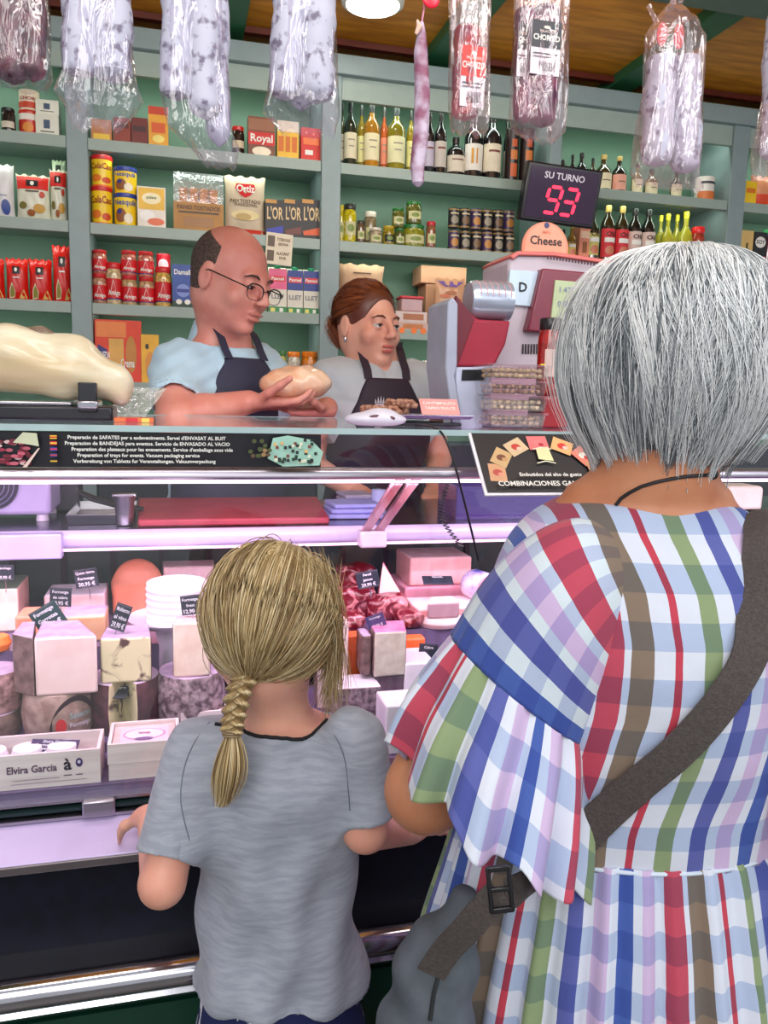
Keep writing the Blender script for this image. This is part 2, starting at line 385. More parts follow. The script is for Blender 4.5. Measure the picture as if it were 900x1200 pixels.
# ------------------------------------------------------------------ built-in wall shelving
Z1, Z2, Z3, Z4 = 2.325, 2.04, 1.76, 1.48
UP = [(-1.14, -1.07), (-0.36, -0.29), (0.543, 0.617), (1.475, 1.525), (2.325, 2.404), (3.25, 3.32)]
SU = empty('wall_shelving', (0.8, SHY, 0.12), 'tall sage green built-in wall shelving stocked with groceries', 'shelving')
def part(mb, name, parent, **k): return mb.build(name, parent, world=True, **k)
for a, b in UP: part(MB().box(((a+b)/2, (SHY+WALLY)/2-0.004, 1.40), (b-a, WALLY-SHY+0.008, 2.56), m_up), 'upright', SU, bevel=0.003)
part(MB().box((1.09, WALLY+0.012, 1.40), (4.5, 0.02, 2.56), m_back), 'back_panel', SU)
part(MB().box((1.09, SHY+0.1, 2.665), (4.5, 0.26, 0.07), m_up), 'cornice', SU, bevel=0.004)
bays = [(UP[i][1], UP[i+1][0]) for i in range(5)]
lvl = {0: (Z1, Z2, Z3, Z4), 1: (Z1, Z2, Z3, Z4), 2: (Z1, Z2, 1.717, 1.43), 3: (Z1, Z2, 1.717, 1.43), 4: (Z1, Z2, 1.76, 1.48)}
for i, (a, b) in enumerate(bays):
    for z in lvl[i]+(2.655,):
        mb = MB(); xa, xb = a+0.0005, b-0.0005
        if z > 2.6: mb.box(((a+b)/2, SHY+0.012, z-0.05), (xb-xa, 0.02, 0.11), m_shelf)
        else:
            mb.box(((a+b)/2, (SHY+WALLY)/2, z-0.009), (xb-xa, WALLY-SHY-0.002, 0.018), m_shelf)
            mb.box(((a+b)/2, SHY+0.011, z-0.02), (xb-xa, 0.022, 0.04), m_shelf)
        part(mb, 'shelf_board' if z < 2.6 else 'valance', SU, bevel=0.002)
        if i < 4 or z > 2.6 or True:
            zz = z-0.028 if z < 2.6 else 2.60
            part(MB().box(((a+b)/2, SHY+0.03, zz+0.004), (xb-xa-0.02, 0.01, 0.006), mat('led_strip', (220, 255, 225), 0.5, emit=1.0, var=0)), 'light_strip', SU)
            pw = (0.85 if z > 2.6 else 0.5)*(xb-xa)
            area('shelf_light', ((a+b)/2, SHY+0.035, zz), ((a+b)/2, SHY+0.16, zz-0.22), (xb-xa)*0.9, pw*1.75, (0.84, 1.0, 0.86), 0.012)
    # lower dark drawers
    part(MB().box(((a+b)/2, SHY+0.12, 0.70), (b-a-0.004, 0.22, 1.12), m_darkcab), 'drawer_front', SU, bevel=0.006)

# ------------------------------------------------------------------ groceries on the shelves
def front(w, d, h, kind):
    if kind == 'box': return lambda fx, fz, e=0.0006: ((fx-0.5)*w, -d/2-e, fz*h)
    if kind == 'cyl':
        r = w/2
        return lambda fx, fz, e=0.0007: ((r+e)*sin((fx-0.5)*2.6), -(r+e)*cos((fx-0.5)*2.6), fz*h)
    if kind == 'bag':
        return lambda fx, fz, e=0.001: ((fx-0.5)*w*bagw(fz), -bagp(fx, fz)*d/2-e, fz*h)
def bagw(fz): return 0.93+0.07*abs(2*fz-1)**3
def bagp(fx, fz):
    a = max(0.0, 1-abs(2*fx-1)**2.6); b = max(0.0, 1-abs(2*min(max(fz, 0), 0.97)/0.97-1)**3.2) if fz > 0.4 else max(0.35, 1-abs(2*fz-1)**4)
    return max(0.03, (a**0.5)*(b**0.6))
def paint(mb, fn, prints, w, h, kind='box'):
    lay = 0
    for p in prints:
        lay += 1; e = 0.0006+0.00022*lay
        if p[0] == 'r':
            _, x0, z0, x1, z1, c = p[:6]; n = 8 if kind != 'box' else 1; k = 5 if kind == 'bag' else 1
            vs = [fn(x0+(x1-x0)*i/n, z0+(z1-z0)*j/k, e) for j in range(k+1) for i in range(n+1)]
            fs = [(j*(n+1)+i, j*(n+1)+i+1, (j+1)*(n+1)+i+1, (j+1)*(n+1)+i) for j in range(k) for i in range(n)]
            mb.add(vs, fs, cmat(c))
        elif p[0] == 'e':
            _, cx, cz, rx, rz, c = p[:6]; n = 18
            vs = [fn(cx, cz, e)]+[fn(cx+rx*q*cos(2*pi*i/n), cz+rz*q*sin(2*pi*i/n), e) for q in (0.5, 1) for i in range(n)]
            fs = [(0, 1+i, 1+(i+1) % n) for i in range(n)]+[(1+i, 1+n+i, 1+n+(i+1) % n, 1+(i+1) % n) for i in range(n)]
            mb.add(vs, fs, cmat(c))
        elif p[0] == 'p':   # polygon
            mb.add([fn(x, z, e) for x, z in p[1]], [tuple(range(len(p[1])))], cmat(p[2]))
        elif p[0] == 't':
            _, s, cx, cz, fh, c = p[:6]; sz = fh*h*1.35; wid = text_geo(s, True)[0]; ww = (wid[:, 0].max()-wid[:, 0].min())*sz if len(wid) else 1
            mxw = (p[6] if len(p) > 6 else 0.86)*w; sx = min(1.0, mxw/ww)
            mb.text(s, cmat(c), lambda x, y: fn(cx+x/w, cz+y/h, e+0.0004), sz, True, sx)
PEND = []
def shelfpos(u0, u1, vt, z, Y, vb=None):
    vm = (vt+(vb or vt+40))/2
    x0, x1 = at(u0, vm, Y=Y).x, at(u1, vm, Y=Y).x; h = at((u0+u1)/2, vt, Y=Y).z-z
    return (x0+x1)/2, x1-x0, h
def box_item(name, label, cat, u0, u1, vt, z, col, prints=(), Y=3.18, d=0.07, cap=None, top=None, group=None, rz=0, gable=False):
    x, w, h = shelfpos(u0, u1, vt, z, Y); mb = MB(); m = cmat(col)
    if gable:
        hb = h*0.86; mb.box((0, 0, hb/2), (w, d, hb), m)
        mb.loft([[(-w/2, -d/2, hb), (w/2, -d/2, hb), (w/2, d/2, hb), (-w/2, d/2, hb)], [(-w/2, -0.006, h*0.97), (w/2, -0.006, h*0.97), (w/2, 0.006, h*0.97), (-w/2, 0.006, h*0.97)]], cmat(top or col))
    else: mb.box((0, 0, h/2), (w, d, h), m)
    paint(mb, front(w, d, h, 'box'), prints, w, h)
    loc = (x, Y+d/2, z)
    if cap:
        L = empty(name, loc, label, cat, group, rz); mb.build('carton' if gable else 'box', L, smooth=False)
        MB().lathe([(0.011, 0), (0.012, 0.002), (0.012, 0.016), (0.010, 0.018)], cmat(cap), c=(0, -d*0.22, h*0.90), n=14).build('screw_cap', L)
    else: L = tag(mb.build(name, smooth=False), label, cat, group); L.location = loc; L.rotation_euler.z = rz
    return L
def can_item(name, label, cat, u0, u1, vt, z, col, prints=(), Y=3.18, lid=None, rim=(200, 195, 190), group=None, dz=0.0):
    x, w, h = shelfpos(u0, u1, vt, z, Y); h -= dz; r = w/2; mb = MB(); m = cmat(col, 0.3)
    mb.lathe([(r*0.97, 0), (r*1.0, 0.002), (r*0.97, 0.005), (r*0.98, 0.007), (r*0.98, h-0.007), (r*1.0, h-0.003), (r*0.97, h), (r*0.9, h-0.002)], m, n=28)
    paint(mb, front(w*0.985, w, h, 'cyl'), prints, w, h, 'cyl'); loc = (x, Y+r, z)
    if lid:
        L = empty(name, loc, label, cat, group); mb.build('can', L)
        MB().lathe([(r*1.02, h-0.012), (r*1.04, h-0.010), (r*1.04, h+0.002), (r*0.98, h+0.004), (0, h+0.003)], cmat(lid, 0.35), n=28, capb=False).build('lid', L)
    else: L = tag(mb.build(name), label, cat, group); L.location = loc
    return L
def jar_item(name, label, cat, u0, u1, vt, z, content, lid, prints=(), Y=3.18, group=None, chunky=None, neck=0.86):
    x, w, h = shelfpos(u0, u1, vt, z, Y); r = w/2; mb = MB(); loc = (x, Y+r, z)
    m = mat('jar_%d_%d_%d' % content, content, 0.12, c2=chunky or tuple(int(q*0.72) for q in content), scale=90, coat=0.6)
    mb.lathe([(r*0.86, 0), (r*0.97, 0.003), (r, 0.012), (r, h*0.70), (r*0.97, h*0.77), (r*neck, h*0.83), (r*neck, h*0.88)], m, n=26)
    paint(mb, front(w, w, h, 'cyl'), prints, w, h, 'cyl')
    L = empty(name, loc, label, cat, group); mb.build('jar', L)
    MB().lathe([(r*neck*1.04, h*0.85), (r*neck*1.07, h*0.86), (r*neck*1.07, h*0.985), (r*neck*1.0, h), (0, h)], cmat(lid, 0.3), n=26, capb=False).build('lid', L)
    return L
def bag_item(name, label, cat, u0, u1, vt, z, col, prints=(), Y=3.18, d=0.06, rough=0.3, group=None, rz=0, window=None):
    x, w, h = shelfpos(u0, u1, vt, z, Y); mb = MB(); n, k = 14, 14; fn = front(w, d, h, 'bag'); m = cmat(col, rough, bump=0.25, bscale=35)
    def q(fx, fz, s):
        p = fn(fx, fz, 0); jz = 0.004*sin(fx*23+col[0])*(fz > 0.9)
        return (p[0], s*abs(p[1])+0.0015*sin(fx*19+fz*11)*(1 if s < 0 else -1), p[2]+jz)
    for s in (-1, 1):
        vs = [q(i/n, j/k, s) for j in range(k+1) for i in range(n+1)]
        mb.add(vs, [(j*(n+1)+i, j*(n+1)+i+1, (j+1)*(n+1)+i+1, (j+1)*(n+1)+i) for j in range(k) for i in range(n)], m)
    # close sides
    for i in (0, n):
        vs = [q(i/n, j/k, s) for j in range(k+1) for s in (-1, 1)]; mb.add(vs, [(2*j, 2*j+1, 2*j+3, 2*j+2) for j in range(k)], m)
    for j in (0, k):
        vs = [q(i/n, j/k, s) for i in range(n+1) for s in (-1, 1)]; mb.add(vs, [(2*i, 2*i+1, 2*i+3, 2*i+2) for i in range(n)], m)
    paint(mb, lambda a, b, e=0.001: (fn(a, b, 0)[0], fn(a, b, 0)[1]-0.002-e, fn(a, b, 0)[2]), prints, w, h, 'bag')
    L = tag(mb.build(name), label, cat, group); L.location = (x, Y+d/2, z); L.rotation_euler.z = rz; return L
def bottle_item(name, label, cat, u0, u1, vt, z, glass, cap, lab, Y=3.18, sty='wine', prints=(), group=None, contents=None):
    x, w, h = shelfpos(u0, u1, vt, z, Y); r = w/2
    m = mat('bottle_%d_%d_%d' % glass, glass, 0.08, var=0.15, scale=8, coat=0.9)
    P = {'wine': [(0.9, 0), (1, 0.01), (1, 0.60), (0.93, 0.67), (0.6, 0.74), (0.36, 0.80), (0.33, 0.97), (0.33, 0.985)],
         'oil': [(0.85, 0), (0.98, 0.01), (1, 0.3), (0.92, 0.42), (1, 0.6), (0.9, 0.70), (0.5, 0.80), (0.34, 0.86), (0.36, 0.97)],
         'round': [(0.85, 0), (1, 0.015), (1, 0.52), (0.85, 0.62), (0.4, 0.72), (0.32, 0.78), (0.32, 0.97)]}[sty]
    L = empty(name, (x, Y+r, z), label, cat, group)
    MB().lathe([(a*r, b*h) for a, b in P], m, n=24).build('bottle', L)
    nk = P[-1][0]*r; c0 = 0.84 if sty == 'wine' else 0.88
    MB().lathe([(nk*1.08, c0*h), (nk*1.12, c0*h+0.002), (nk*1.12, h*0.99), (nk, h), (0, h)], cmat(cap, 0.35), n=18, capb=False).build('cap', L)
    if lab:
        z0, z1 = {'wine': (0.12, 0.52), 'oil': (0.08, 0.58), 'round': (0.1, 0.5)}[sty]; e = 0.0008; mb = MB()
        mb.loft([[((r+e)*sin(q), -(r+e)*cos(q), zz*h) for q in np.linspace(-1.35, 1.35, 15)] for zz in (z0, z1)], cmat(lab, 0.6), closed=False)
        fn = front(w, w, h, 'cyl'); paint(mb, lambda a, b, e=0: fn(a, b, e+0.0008), prints, w, h, 'cyl'); mb.build('paper_label', L)
    return L
R_, W_, Y_, K_, B_ = (205, 22, 28), (238, 236, 228), (246, 200, 20), (22, 20, 24), (30, 60, 150)
# --- far-left bay
can_item('food_tin', 'red and white tin under another tin, top shelf, far left bay', 'tin', 20, 45, 128, Z1, (200, 48, 30), [('r', 0, 0.6, 1, 0.85, (235, 228, 215)), ('e', 0.5, 0.3, 0.2, 0.2, (220, 140, 60))])
can_item('food_tin', 'cream banded tin stacked on a red tin, top shelf, far left bay', 'tin', 20, 45, 104, at(33, 128, Y=3.18).z, (222, 205, 180), [('r', 0, 0.1, 1, 0.4, (190, 60, 30)), ('t', 'CHORI', 0.5, 0.55, 0.16, (150, 30, 20))])
jar_item('dark_jar', 'small dark jar left of the two stacked tins', 'jar', 0, 17, 125, Z1, (34, 26, 24), (20, 18, 18), [('r', 0.1, 0.2, 0.9, 0.45, (210, 200, 180))])
for k, (a, b) in enumerate(((134, 'lower'), (117, 'upper'))):
    zz = Z1 if k == 0 else at(55, 134, Y=3.18).z
    box_item('paper_box', '%s of two small white boxes stacked beside the tins, far left bay' % b, 'box', 42, 69, a, zz, (226, 226, 210), [('r', 0.35, 0.35, 0.62, 0.75, (60, 80, 110)), ('r', 0.2, 0.18, 0.8, 0.24, (120, 120, 120))])
bag_item('paper_bag', 'white paper bag with blue print at left frame edge', 'bag', -22, 15, 190, Z2, (216, 214, 216), [('e', 0.75, 0.2, 0.15, 0.14, (60, 80, 150)), ('r', 0.2, 0.4, 0.8, 0.42, (150, 150, 170))])
for u0, u1, vt, la in ((17, 58, 203, 'red and white snack bag with wide body, left of upright'), (57, 78, 197, 'narrow red and white snack bag against the left upright')):
    bag_item('snack_bag', la, 'snack bag', u0, u1, vt, Z2, (222, 222, 200), [('r', 0.03, 0.66, 0.97, 0.95, (216, 32, 20)), ('r', 0.32, 0.72, 0.68, 0.86, K_), ('e', 0.5, 0.79, 0.06, 0.05, W_), ('e', 0.2, 0.3, 0.12, 0.08, (120, 110, 40)), ('e', 0.7, 0.25, 0.18, 0.1, (200, 150, 50)), ('e', 0.45, 0.15, 0.12, 0.07, (160, 90, 40)), ('e', 0.8, 0.55, 0.08, 0.07, (200, 60, 40)), ('r', 0.3, 0.6, 0.7, 0.63, (90, 80, 60))], Y=3.18)
bag_item('snack_bag', 'pale green snack bag peeking over the narrow red one', 'snack bag', 60, 76, 186, Z2, (200, 214, 180), [('r', 0.3, 0.8, 0.7, 0.92, (40, 50, 40))], Y=3.26)
for u0, u1, vt, la in ((-26, 4, 302, 'red pasta bag cut by the left frame edge'), (5, 32, 302, 'red pasta bag, second from the left edge'), (32, 60, 303, 'red pasta bag with a pasta shape window, third from left'), (60, 84, 287, 'tallest red pasta bag, against the left upright')):
    bag_item('pasta_bag', la, 'pasta bag', u0, u1, vt, Z3, (214, 26, 18), [('r', 0.34, 0.62, 0.68, 0.8, K_), ('e', 0.5, 0.72, 0.07, 0.05, W_), ('r', 0.36, 0.52, 0.66, 0.55, W_), ('p', [(0.16, 0.04), (0.4, 0.06), (0.46, 0.2), (0.3, 0.42), (0.18, 0.25)], (236, 226, 190)), ('p', [(0.2, 0.07), (0.38, 0.08), (0.42, 0.19), (0.3, 0.36), (0.22, 0.23)], (150, 140, 60)), ('p', [(0.6, 0.04), (0.95, 0.05), (0.84, 0.26), (0.7, 0.16)], (225, 190, 110))])
# --- second bay
box_item('food_box', 'yellow-orange box behind the salami bag, top shelf', 'box', 107, 131, 140, Z1, (190, 120, 60), [('r', 0.1, 0.1, 0.9, 0.35, (230, 190, 60))])
box_item('food_box', 'brown box behind the salami bag, top shelf', 'box', 133, 153, 138, Z1, (140, 52, 34), [('r', 0.1, 0.6, 0.9, 0.8, (90, 30, 20))])
box_item('food_box', 'dark red box left of the yellow cereal box', 'box', 154, 173, 138, Z1, (110, 26, 20), [('r', 0.1, 0.5, 0.9, 0.7, (60, 16, 14))])
box_item('cereal_box', 'tall yellow box with red print between two salami bags', 'box', 174, 197, 125, Z1, (232, 164, 40), [('r', 0, 0.8, 1, 1, (200, 60, 30)), ('r', 0.15, 0.35, 0.85, 0.6, (220, 90, 30)), ('e', 0.5, 0.2, 0.3, 0.1, (240, 220, 120))])
jar_item('cocoa_jar', 'small dark jar with red lid right of the second salami bag', 'jar', 272, 287, 147, Z1, (40, 24, 22), (200, 30, 24), [('r', 0.1, 0.25, 0.9, 0.5, (210, 190, 160))])
box_item('dessert_box', 'brown and red dessert box reading Royal', 'box', 291, 322, 137, Z1, (120, 66, 44), [('r', 0, 0.66, 1, 0.95, (150, 96, 66)), ('r', 0, 0.3, 1, 0.62, (206, 26, 24)), ('t', 'Royal', 0.5, 0.46, 0.2, W_), ('e', 0.5, 0.14, 0.36, 0.12, (240, 226, 200))], d=0.05)
box_item('food_box', 'yellow box showing orange biscuits behind the third salami bag', 'box', 325, 350, 142, Z1, (236, 186, 50), [('r', 0.0, 0.72, 1, 1, (240, 226, 200)), ('r', 0.05, 0.2, 0.3, 0.6, (214, 110, 30)), ('r', 0.38, 0.2, 0.6, 0.6, (214, 110, 30)), ('r', 0.68, 0.2, 0.92, 0.6, (214, 110, 30))], d=0.05)
box_item('food_box', 'bright red box beside the central upright', 'box', 353, 376, 150, Z1, (214, 44, 34), [('r', 0.1, 0.5, 0.9, 0.7, (240, 120, 60)), ('r', 0.2, 0.2, 0.6, 0.34, W_)], d=0.05)
hh = at(117, 218, Y=3.18).z
coco = [('r', 0, 0.62, 1, 0.9, Y_), ('t', 'ColaCao', 0.5, 0.66, 0.2, (150, 30, 20)), ('e', 0.3, 0.28, 0.2, 0.12, (232, 120, 30)), ('e', 0.7, 0.22, 0.18, 0.1, (200, 70, 24)), ('r', 0, 0.0, 1, 0.07, (235, 120, 30))]
can_item('cocoa_tin', 'lower yellow cocoa tin with red lid, by left upright', 'tin', 106, 131, 219, Z2, (246, 206, 24), coco, lid=R_)
can_item('cocoa_tin', 'upper yellow cocoa tin with red lid, by left upright', 'tin', 106, 131, 182, hh, (246, 206, 24), coco, lid=R_, Y=3.183)
hh = at(146, 226, Y=3.18).z
nes = [('r', 0, 0.62, 1, 0.92, (246, 210, 30)), ('t', 'Nesquik', 0.5, 0.74, 0.18, (24, 70, 160)), ('e', 0.34, 0.34, 0.2, 0.22, (150, 90, 50)), ('e', 0.62, 0.25, 0.16, 0.16, (236, 224, 200)), ('e', 0.3, 0.46, 0.09, 0.08, (60, 60, 140))]
can_item('cocoa_tin', 'lower yellow tin with blue rim, beside the red-lidded tins', 'tin', 133, 160, 227, Z2, (246, 206, 24), nes, lid=(36, 60, 150))
can_item('cocoa_tin', 'upper yellow tin with blue rim, beside the red-lidded tins', 'tin', 133, 160, 196, hh, (246, 206, 24), nes, lid=(36, 60, 150), Y=3.183)
box_item('baby_food_box', 'yellow and white box with an egg picture', 'box', 161, 194, 219, Z2, (236, 226, 214), [('r', 0.04, 0.45, 0.96, 0.97, (240, 190, 60)), ('e', 0.5, 0.72, 0.34, 0.14, (250, 236, 190)), ('e', 0.35, 0.3, 0.28, 0.13, (250, 246, 240)), ('e', 0.65, 0.16, 0.3, 0.09, (226, 110, 70)), ('t', 'puleva', 0.5, 0.74, 0.07, (60, 110, 60))], d=0.05)
x, w, h = shelfpos(203, 262, 200, Z2, 3.18)
L = empty('bread_pack', (x, 3.22, Z2), 'clear topped pack of toasts in a kraft tray', 'bread pack')
mb = MB().box((0, 0, h*0.24), (w, 0.07, h*0.48), mat('kraft', (186, 138, 84), 0.7)); paint(mb, front(w, 0.07, h, 'box'), [('r', 0.1, 0.3, 0.9, 0.33, (70, 50, 30)), ('r', 0.2, 0.08, 0.8, 0.24, (160, 112, 64)), ('t', 'PANES TOSTADOS', 0.5, 0.39, 0.07, (80, 50, 30))], w, h); mb.build('kraft_tray', L, smooth=False)
for i in range(4): MB().box((-w*0.3+i*w*0.19, 0, h*0.60), (w*0.16, 0.05, h*0.26), mat('toast', (206, 130, 64), 0.8, c2=(160, 90, 40), scale=60), rz=0.1*i).build('toast', L, bevel=0.004)
MB().loft([[(-w*a, -0.034*b, z*h), (w*a, -0.034*b, z*h), (w*a, 0.034*b, z*h), (-w*a, 0.034*b, z*h)] for a, b, z in ((0.495, 1, 0.47), (0.5, 1, 0.7), (0.5, 0.5, 0.9), (0.49, 0.1, 1.0))], clear('bag_film', bump=0.7, bscale=30, gloss=0.1, haze=0.12)).build('film_top', L)
bag_item('bread_bag', 'beige bread bag with red badge reading Ortiz', 'bread bag', 263, 312, 205, Z2, (206, 188, 160), [('r', 0.0, 0.0, 1, 0.10, (212, 60, 44)), ('p', [(0.28, 0.86), (0.72, 0.86), (0.76, 0.78), (0.62, 0.66), (0.5, 0.62), (0.38, 0.66), (0.24, 0.78)], (204, 22, 30)), ('t', 'Ortiz', 0.5, 0.77, 0.13, W_, 0.46), ('t', 'PAN TOSTADO', 0.5, 0.56, 0.06, (90, 70, 50)), ('t', 'TRADICIONAL', 0.5, 0.5, 0.05, (90, 70, 50)), ('e', 0.5, 0.33, 0.36, 0.09, (226, 206, 150)), ('e', 0.45, 0.3, 0.2, 0.06, (190, 160, 90))], rough=0.55)
for u0, u1, c, la in ((311, 333, (40, 50, 170), 'black coffee box with violet band, left of three'), (333, 354, (110, 50, 40), 'black coffee box with brown band, middle of three'), (354, 376, (222, 90, 30), 'black coffee box with orange band, right of three')):
    box_item('coffee_box', la, 'coffee box', u0, u1, 234, Z2, (30, 26, 30), [('r', 0, 0.9, 0.6, 1, (196, 140, 60)), ('t', "L'OR", 0.5, 0.62, 0.34, (220, 190, 140)), ('p', [(0.05, 0.2), (0.95, 0.32), (0.95, 0.12), (0.1, 0.1)], c)], d=0.05)
# mayonnaise jars: back row raised on the front row's level
mj = lambda: [('r', -0.08, 0.12, 1.08, 0.62, (206, 20, 30)), ('p', [(0.36, 0.28), (0.5, 0.6), (0.66, 0.28)], W_), ('t', 'Amigo', 0.55, 0.28, 0.13, W_, 0.6), ('r', -0.08, 0.12, 1.08, 0.15, (40, 40, 110))]
zt = at(150, 322, Y=3.18).z
for u0, u1, vt, z, Y, c, la in ((107, 125, 320, Z3, 3.18, (206, 150, 120), 'red-label jar at the bottom, touching the left upright'), (123, 142, 307, Z3, 3.18, (222, 196, 150), 'tall pale jar with red label, in front row'), (142, 161, 322, Z3, 3.18, (206, 170, 120), 'short red-label jar, third in the front row'), (162, 181, 324, Z3, 3.18, (206, 160, 120), 'short red-label jar, fourth in the front row'), (181, 201, 312, Z3, 3.18, (226, 180, 90), 'yellow-filled jar with red label at row end'),
                                (107, 125, 292, None, 3.182, (206, 120, 100), 'red-label jar stacked high beside left upright'), (141, 160, 293, None, 3.182, (206, 120, 100), 'red-label jar stacked above the third jar'), (161, 180, 294, None, 3.182, (206, 120, 100), 'red-label jar stacked above the fourth jar')):
    jar_item('sauce_jar', la, 'jar', u0, u1, vt, z or (at(u0, {107: 320, 141: 322, 161: 324}[u0], Y=3.18).z), c, (196, 30, 34), mj(), Y=Y)
can_item('small_tin', 'small red tin resting behind the yellow-filled jar', 'tin', 183, 200, 297, Z3, (200, 24, 44), [('e', 0.5, 0.8, 0.3, 0.1, (230, 200, 210))], Y=3.25)
box_item('milk_box', 'blue milk powder box with a cloud picture', 'box', 202, 227, 310, Z3, (52, 80, 160), [('t', 'Damalk', 0.5, 0.82, 0.12, W_), ('e', 0.5, 0.4, 0.32, 0.15, (130, 150, 214)), ('r', 0.2, 0.36, 0.8, 0.44, (50, 60, 150)), ('r', 0, 0, 1, 0.16, (40, 60, 50)), ('e', 0.3, 0.14, 0.14, 0.06, W_), ('e', 0.7, 0.14, 0.14, 0.06, W_)], d=0.05)
box_item('tea_box', 'cream box with yellow crown, behind the man', 'box', 228, 250, 308, Z3, (230, 220, 180), [('e', 0.5, 0.75, 0.28, 0.12, (226, 180, 40)), ('t', 'SOLO', 0.5, 0.4, 0.14, (60, 60, 60))], d=0.05)
for u0, u1, vt, c1, la in ((293, 313, 314, (70, 130, 190), 'light blue milk carton half hidden by the man'), (315, 336, 314, (232, 96, 140), 'pink and white milk carton'), (337, 355, 316, (44, 60, 140), 'blue and white milk carton right of the pink one'), (356, 374, 317, (44, 60, 140), 'blue and white milk carton touching the central upright')):
    box_item('milk_carton', la, 'milk carton', u0, u1, vt-3, Z3, (228, 222, 206), [('r', 0, 0.5, 1, 0.93, c1), ('r', 0.08, 0.66, 0.92, 0.78, (220, 50, 60)), ('t', 'Pascual', 0.5, 0.72, 0.07, W_), ('t', 'LLET', 0.5, 0.34, 0.10, (120, 120, 130)), ('r', 0, 0, 1, 0.13, (60, 140, 80)), ('r', 0.1, 0.02, 0.35, 0.1, (230, 220, 120)), ('r', 0.6, 0.02, 0.8, 0.1, W_)], cap=(30, 150, 100), gable=True, d=0.055)
# price card hung on shelf edge
mb = MB().box((0, 0, 0), (0.1, 0.0016, 0.115), cmat((226, 214, 190), 0.6))
paint(mb, lambda a, b, e=0: ((a-0.5)*0.1, -0.0009-e, (b-0.5)*0.115), [('r', 0.06, 0.56, 0.32, 0.9, (90, 70, 50)), ('r', 0.06, 0.1, 0.32, 0.44, (90, 70, 50)), ('t', 'TORRONS', 0.65, 0.8, 0.1, (110, 80, 50), 0.5), ('t', 'JIJONA', 0.65, 0.66, 0.08, (110, 80, 50), 0.5), ('t', 'ALACANT', 0.65, 0.36, 0.1, (110, 80, 50), 0.5), ('t', 'DUR', 0.65, 0.22, 0.08, (110, 80, 50), 0.5)], 0.1, 0.115)
o = tag(mb.build('shelf_card', smooth=False), 'cream printed card hanging from the shelf edge above milk cartons', 'card'); p = at(327, 292, Y=3.146); o.location = p; o.rotation_euler = (0, 0.06, 0)
box_item('biscuit_box', 'large orange-red biscuit box with a golden biscuit', 'biscuit box', 111, 165, 375, Z4, (226, 60, 24), [('r', 0.03, 0.72, 0.68, 0.97, (236, 130, 60)), ('r', 0.3, 0.08, 0.62, 0.7, (226, 170, 80)), ('e', 0.78, 0.45, 0.12, 0.3, (196, 130, 50)), ('p', [(0.06, 0.3), (0.26, 0.22), (0.26, 0.52), (0.06, 0.6)], (30, 40, 120)), ('t', 'CANEDA', 0.17, 0.42, 0.12, W_, 0.3), ('t', 'Crema', 0.7, 0.3, 0.14, W_, 0.3)], d=0.06)
box_item('biscuit_box', 'narrow yellow biscuit box beside the large red one', 'biscuit box', 165, 186, 392, Z4, (240, 180, 50), [('e', 0.5, 0.35, 0.25, 0.3, (226, 150, 60)), ('e', 0.35, 0.75, 0.1, 0.06, (60, 50, 30))], d=0.06)
for i, (u0, u1, c) in enumerate(((318, 326, (60, 120, 60)), (327, 336, (200, 190, 60)))):
    jar_item('small_jar', ['slim green jar above the cheese the man holds', 'slim yellow jar right of the slim green one'][i], 'jar', u0, u1, 411, Z4, c, (60, 110, 50))
for i, (u0, u1, c) in enumerate(((337, 353, (220, 210, 190)), (354, 375, (226, 130, 20)))):
    jar_item('honey_jar', ['pale jar right of the slim jars', 'orange jar with white label beside central upright'][i], 'jar', u0, u1, 412, Z4, c, (226, 120, 20), [('r', 0.2, 0.2, 0.8, 0.6, (240, 226, 190))])
# --- middle bay: wines
wines = [(399, 405, 120, (60, 74, 40), (24, 24, 28), (226, 218, 190), 'thin slice of a white wine bottle at the central upright'),
 (405, 420, 118, (30, 40, 28), (28, 30, 34), (222, 212, 180), 'dark green wine bottle with cream label, second from upright'),
 (420, 430, 122, (140, 120, 30), (60, 60, 62), (226, 220, 150), 'olive wine bottle half behind the amber one'),
 (429, 447, 117, (176, 120, 30), (70, 70, 72), (232, 222, 180), 'amber wine bottle with large cream label'),
 (447, 456, 124, (190, 90, 40), (70, 66, 66), (230, 140, 110), 'rose wine bottle behind the amber one'),
 (457, 478, 121, (130, 120, 30), (70, 74, 74), (226, 222, 176), 'pale yellow wine bottle with cream label'),
 (478, 488, 128, (150, 130, 30), (40, 44, 44), (226, 220, 140), 'yellow wine bottle left of the hanging thin sausage')]
for u0, u1, vt, g, c, l, la in wines: bottle_item('wine_bottle', la, 'wine bottle', u0, u1, vt, Z1, g, c, l, prints=[('r', 0.3, 0.4, 0.7, 0.42, (150, 140, 120)), ('r', 0.35, 0.3, 0.65, 0.32, (160, 150, 130))], Y=3.18 if u1-u0 > 12 else 3.22)
reds = [(500, 511, 130, (190, 180, 200), 'dark wine bottle with pale label right of the hanging sausage'), (512, 526, 128, (200, 190, 180), 'dark wine bottle left of the red sausage pack'), (527, 548, 158, (220, 210, 190), 'short dark bottle under the red sausage pack'), (549, 570, 130, (232, 226, 216), 'dark wine bottle with white and gold label'), (571, 592, 128, (226, 214, 190), 'dark wine bottle right of the gold-labelled one')]
for i, (u0, u1, vt, l, la) in enumerate(reds):
    bottle_item('wine_bottle', la, 'wine bottle', u0, u1, vt, Z1, (24, 20, 26), (34, 24, 26), l, prints=[('r', 0.3, 0.22, 0.4, 0.45, (214, 150, 50)), ('r', 0.5, 0.22, 0.56, 0.45, (214, 150, 50))] if i == 3 else [('r', 0.25, 0.4, 0.75, 0.43, (120, 60, 50))])
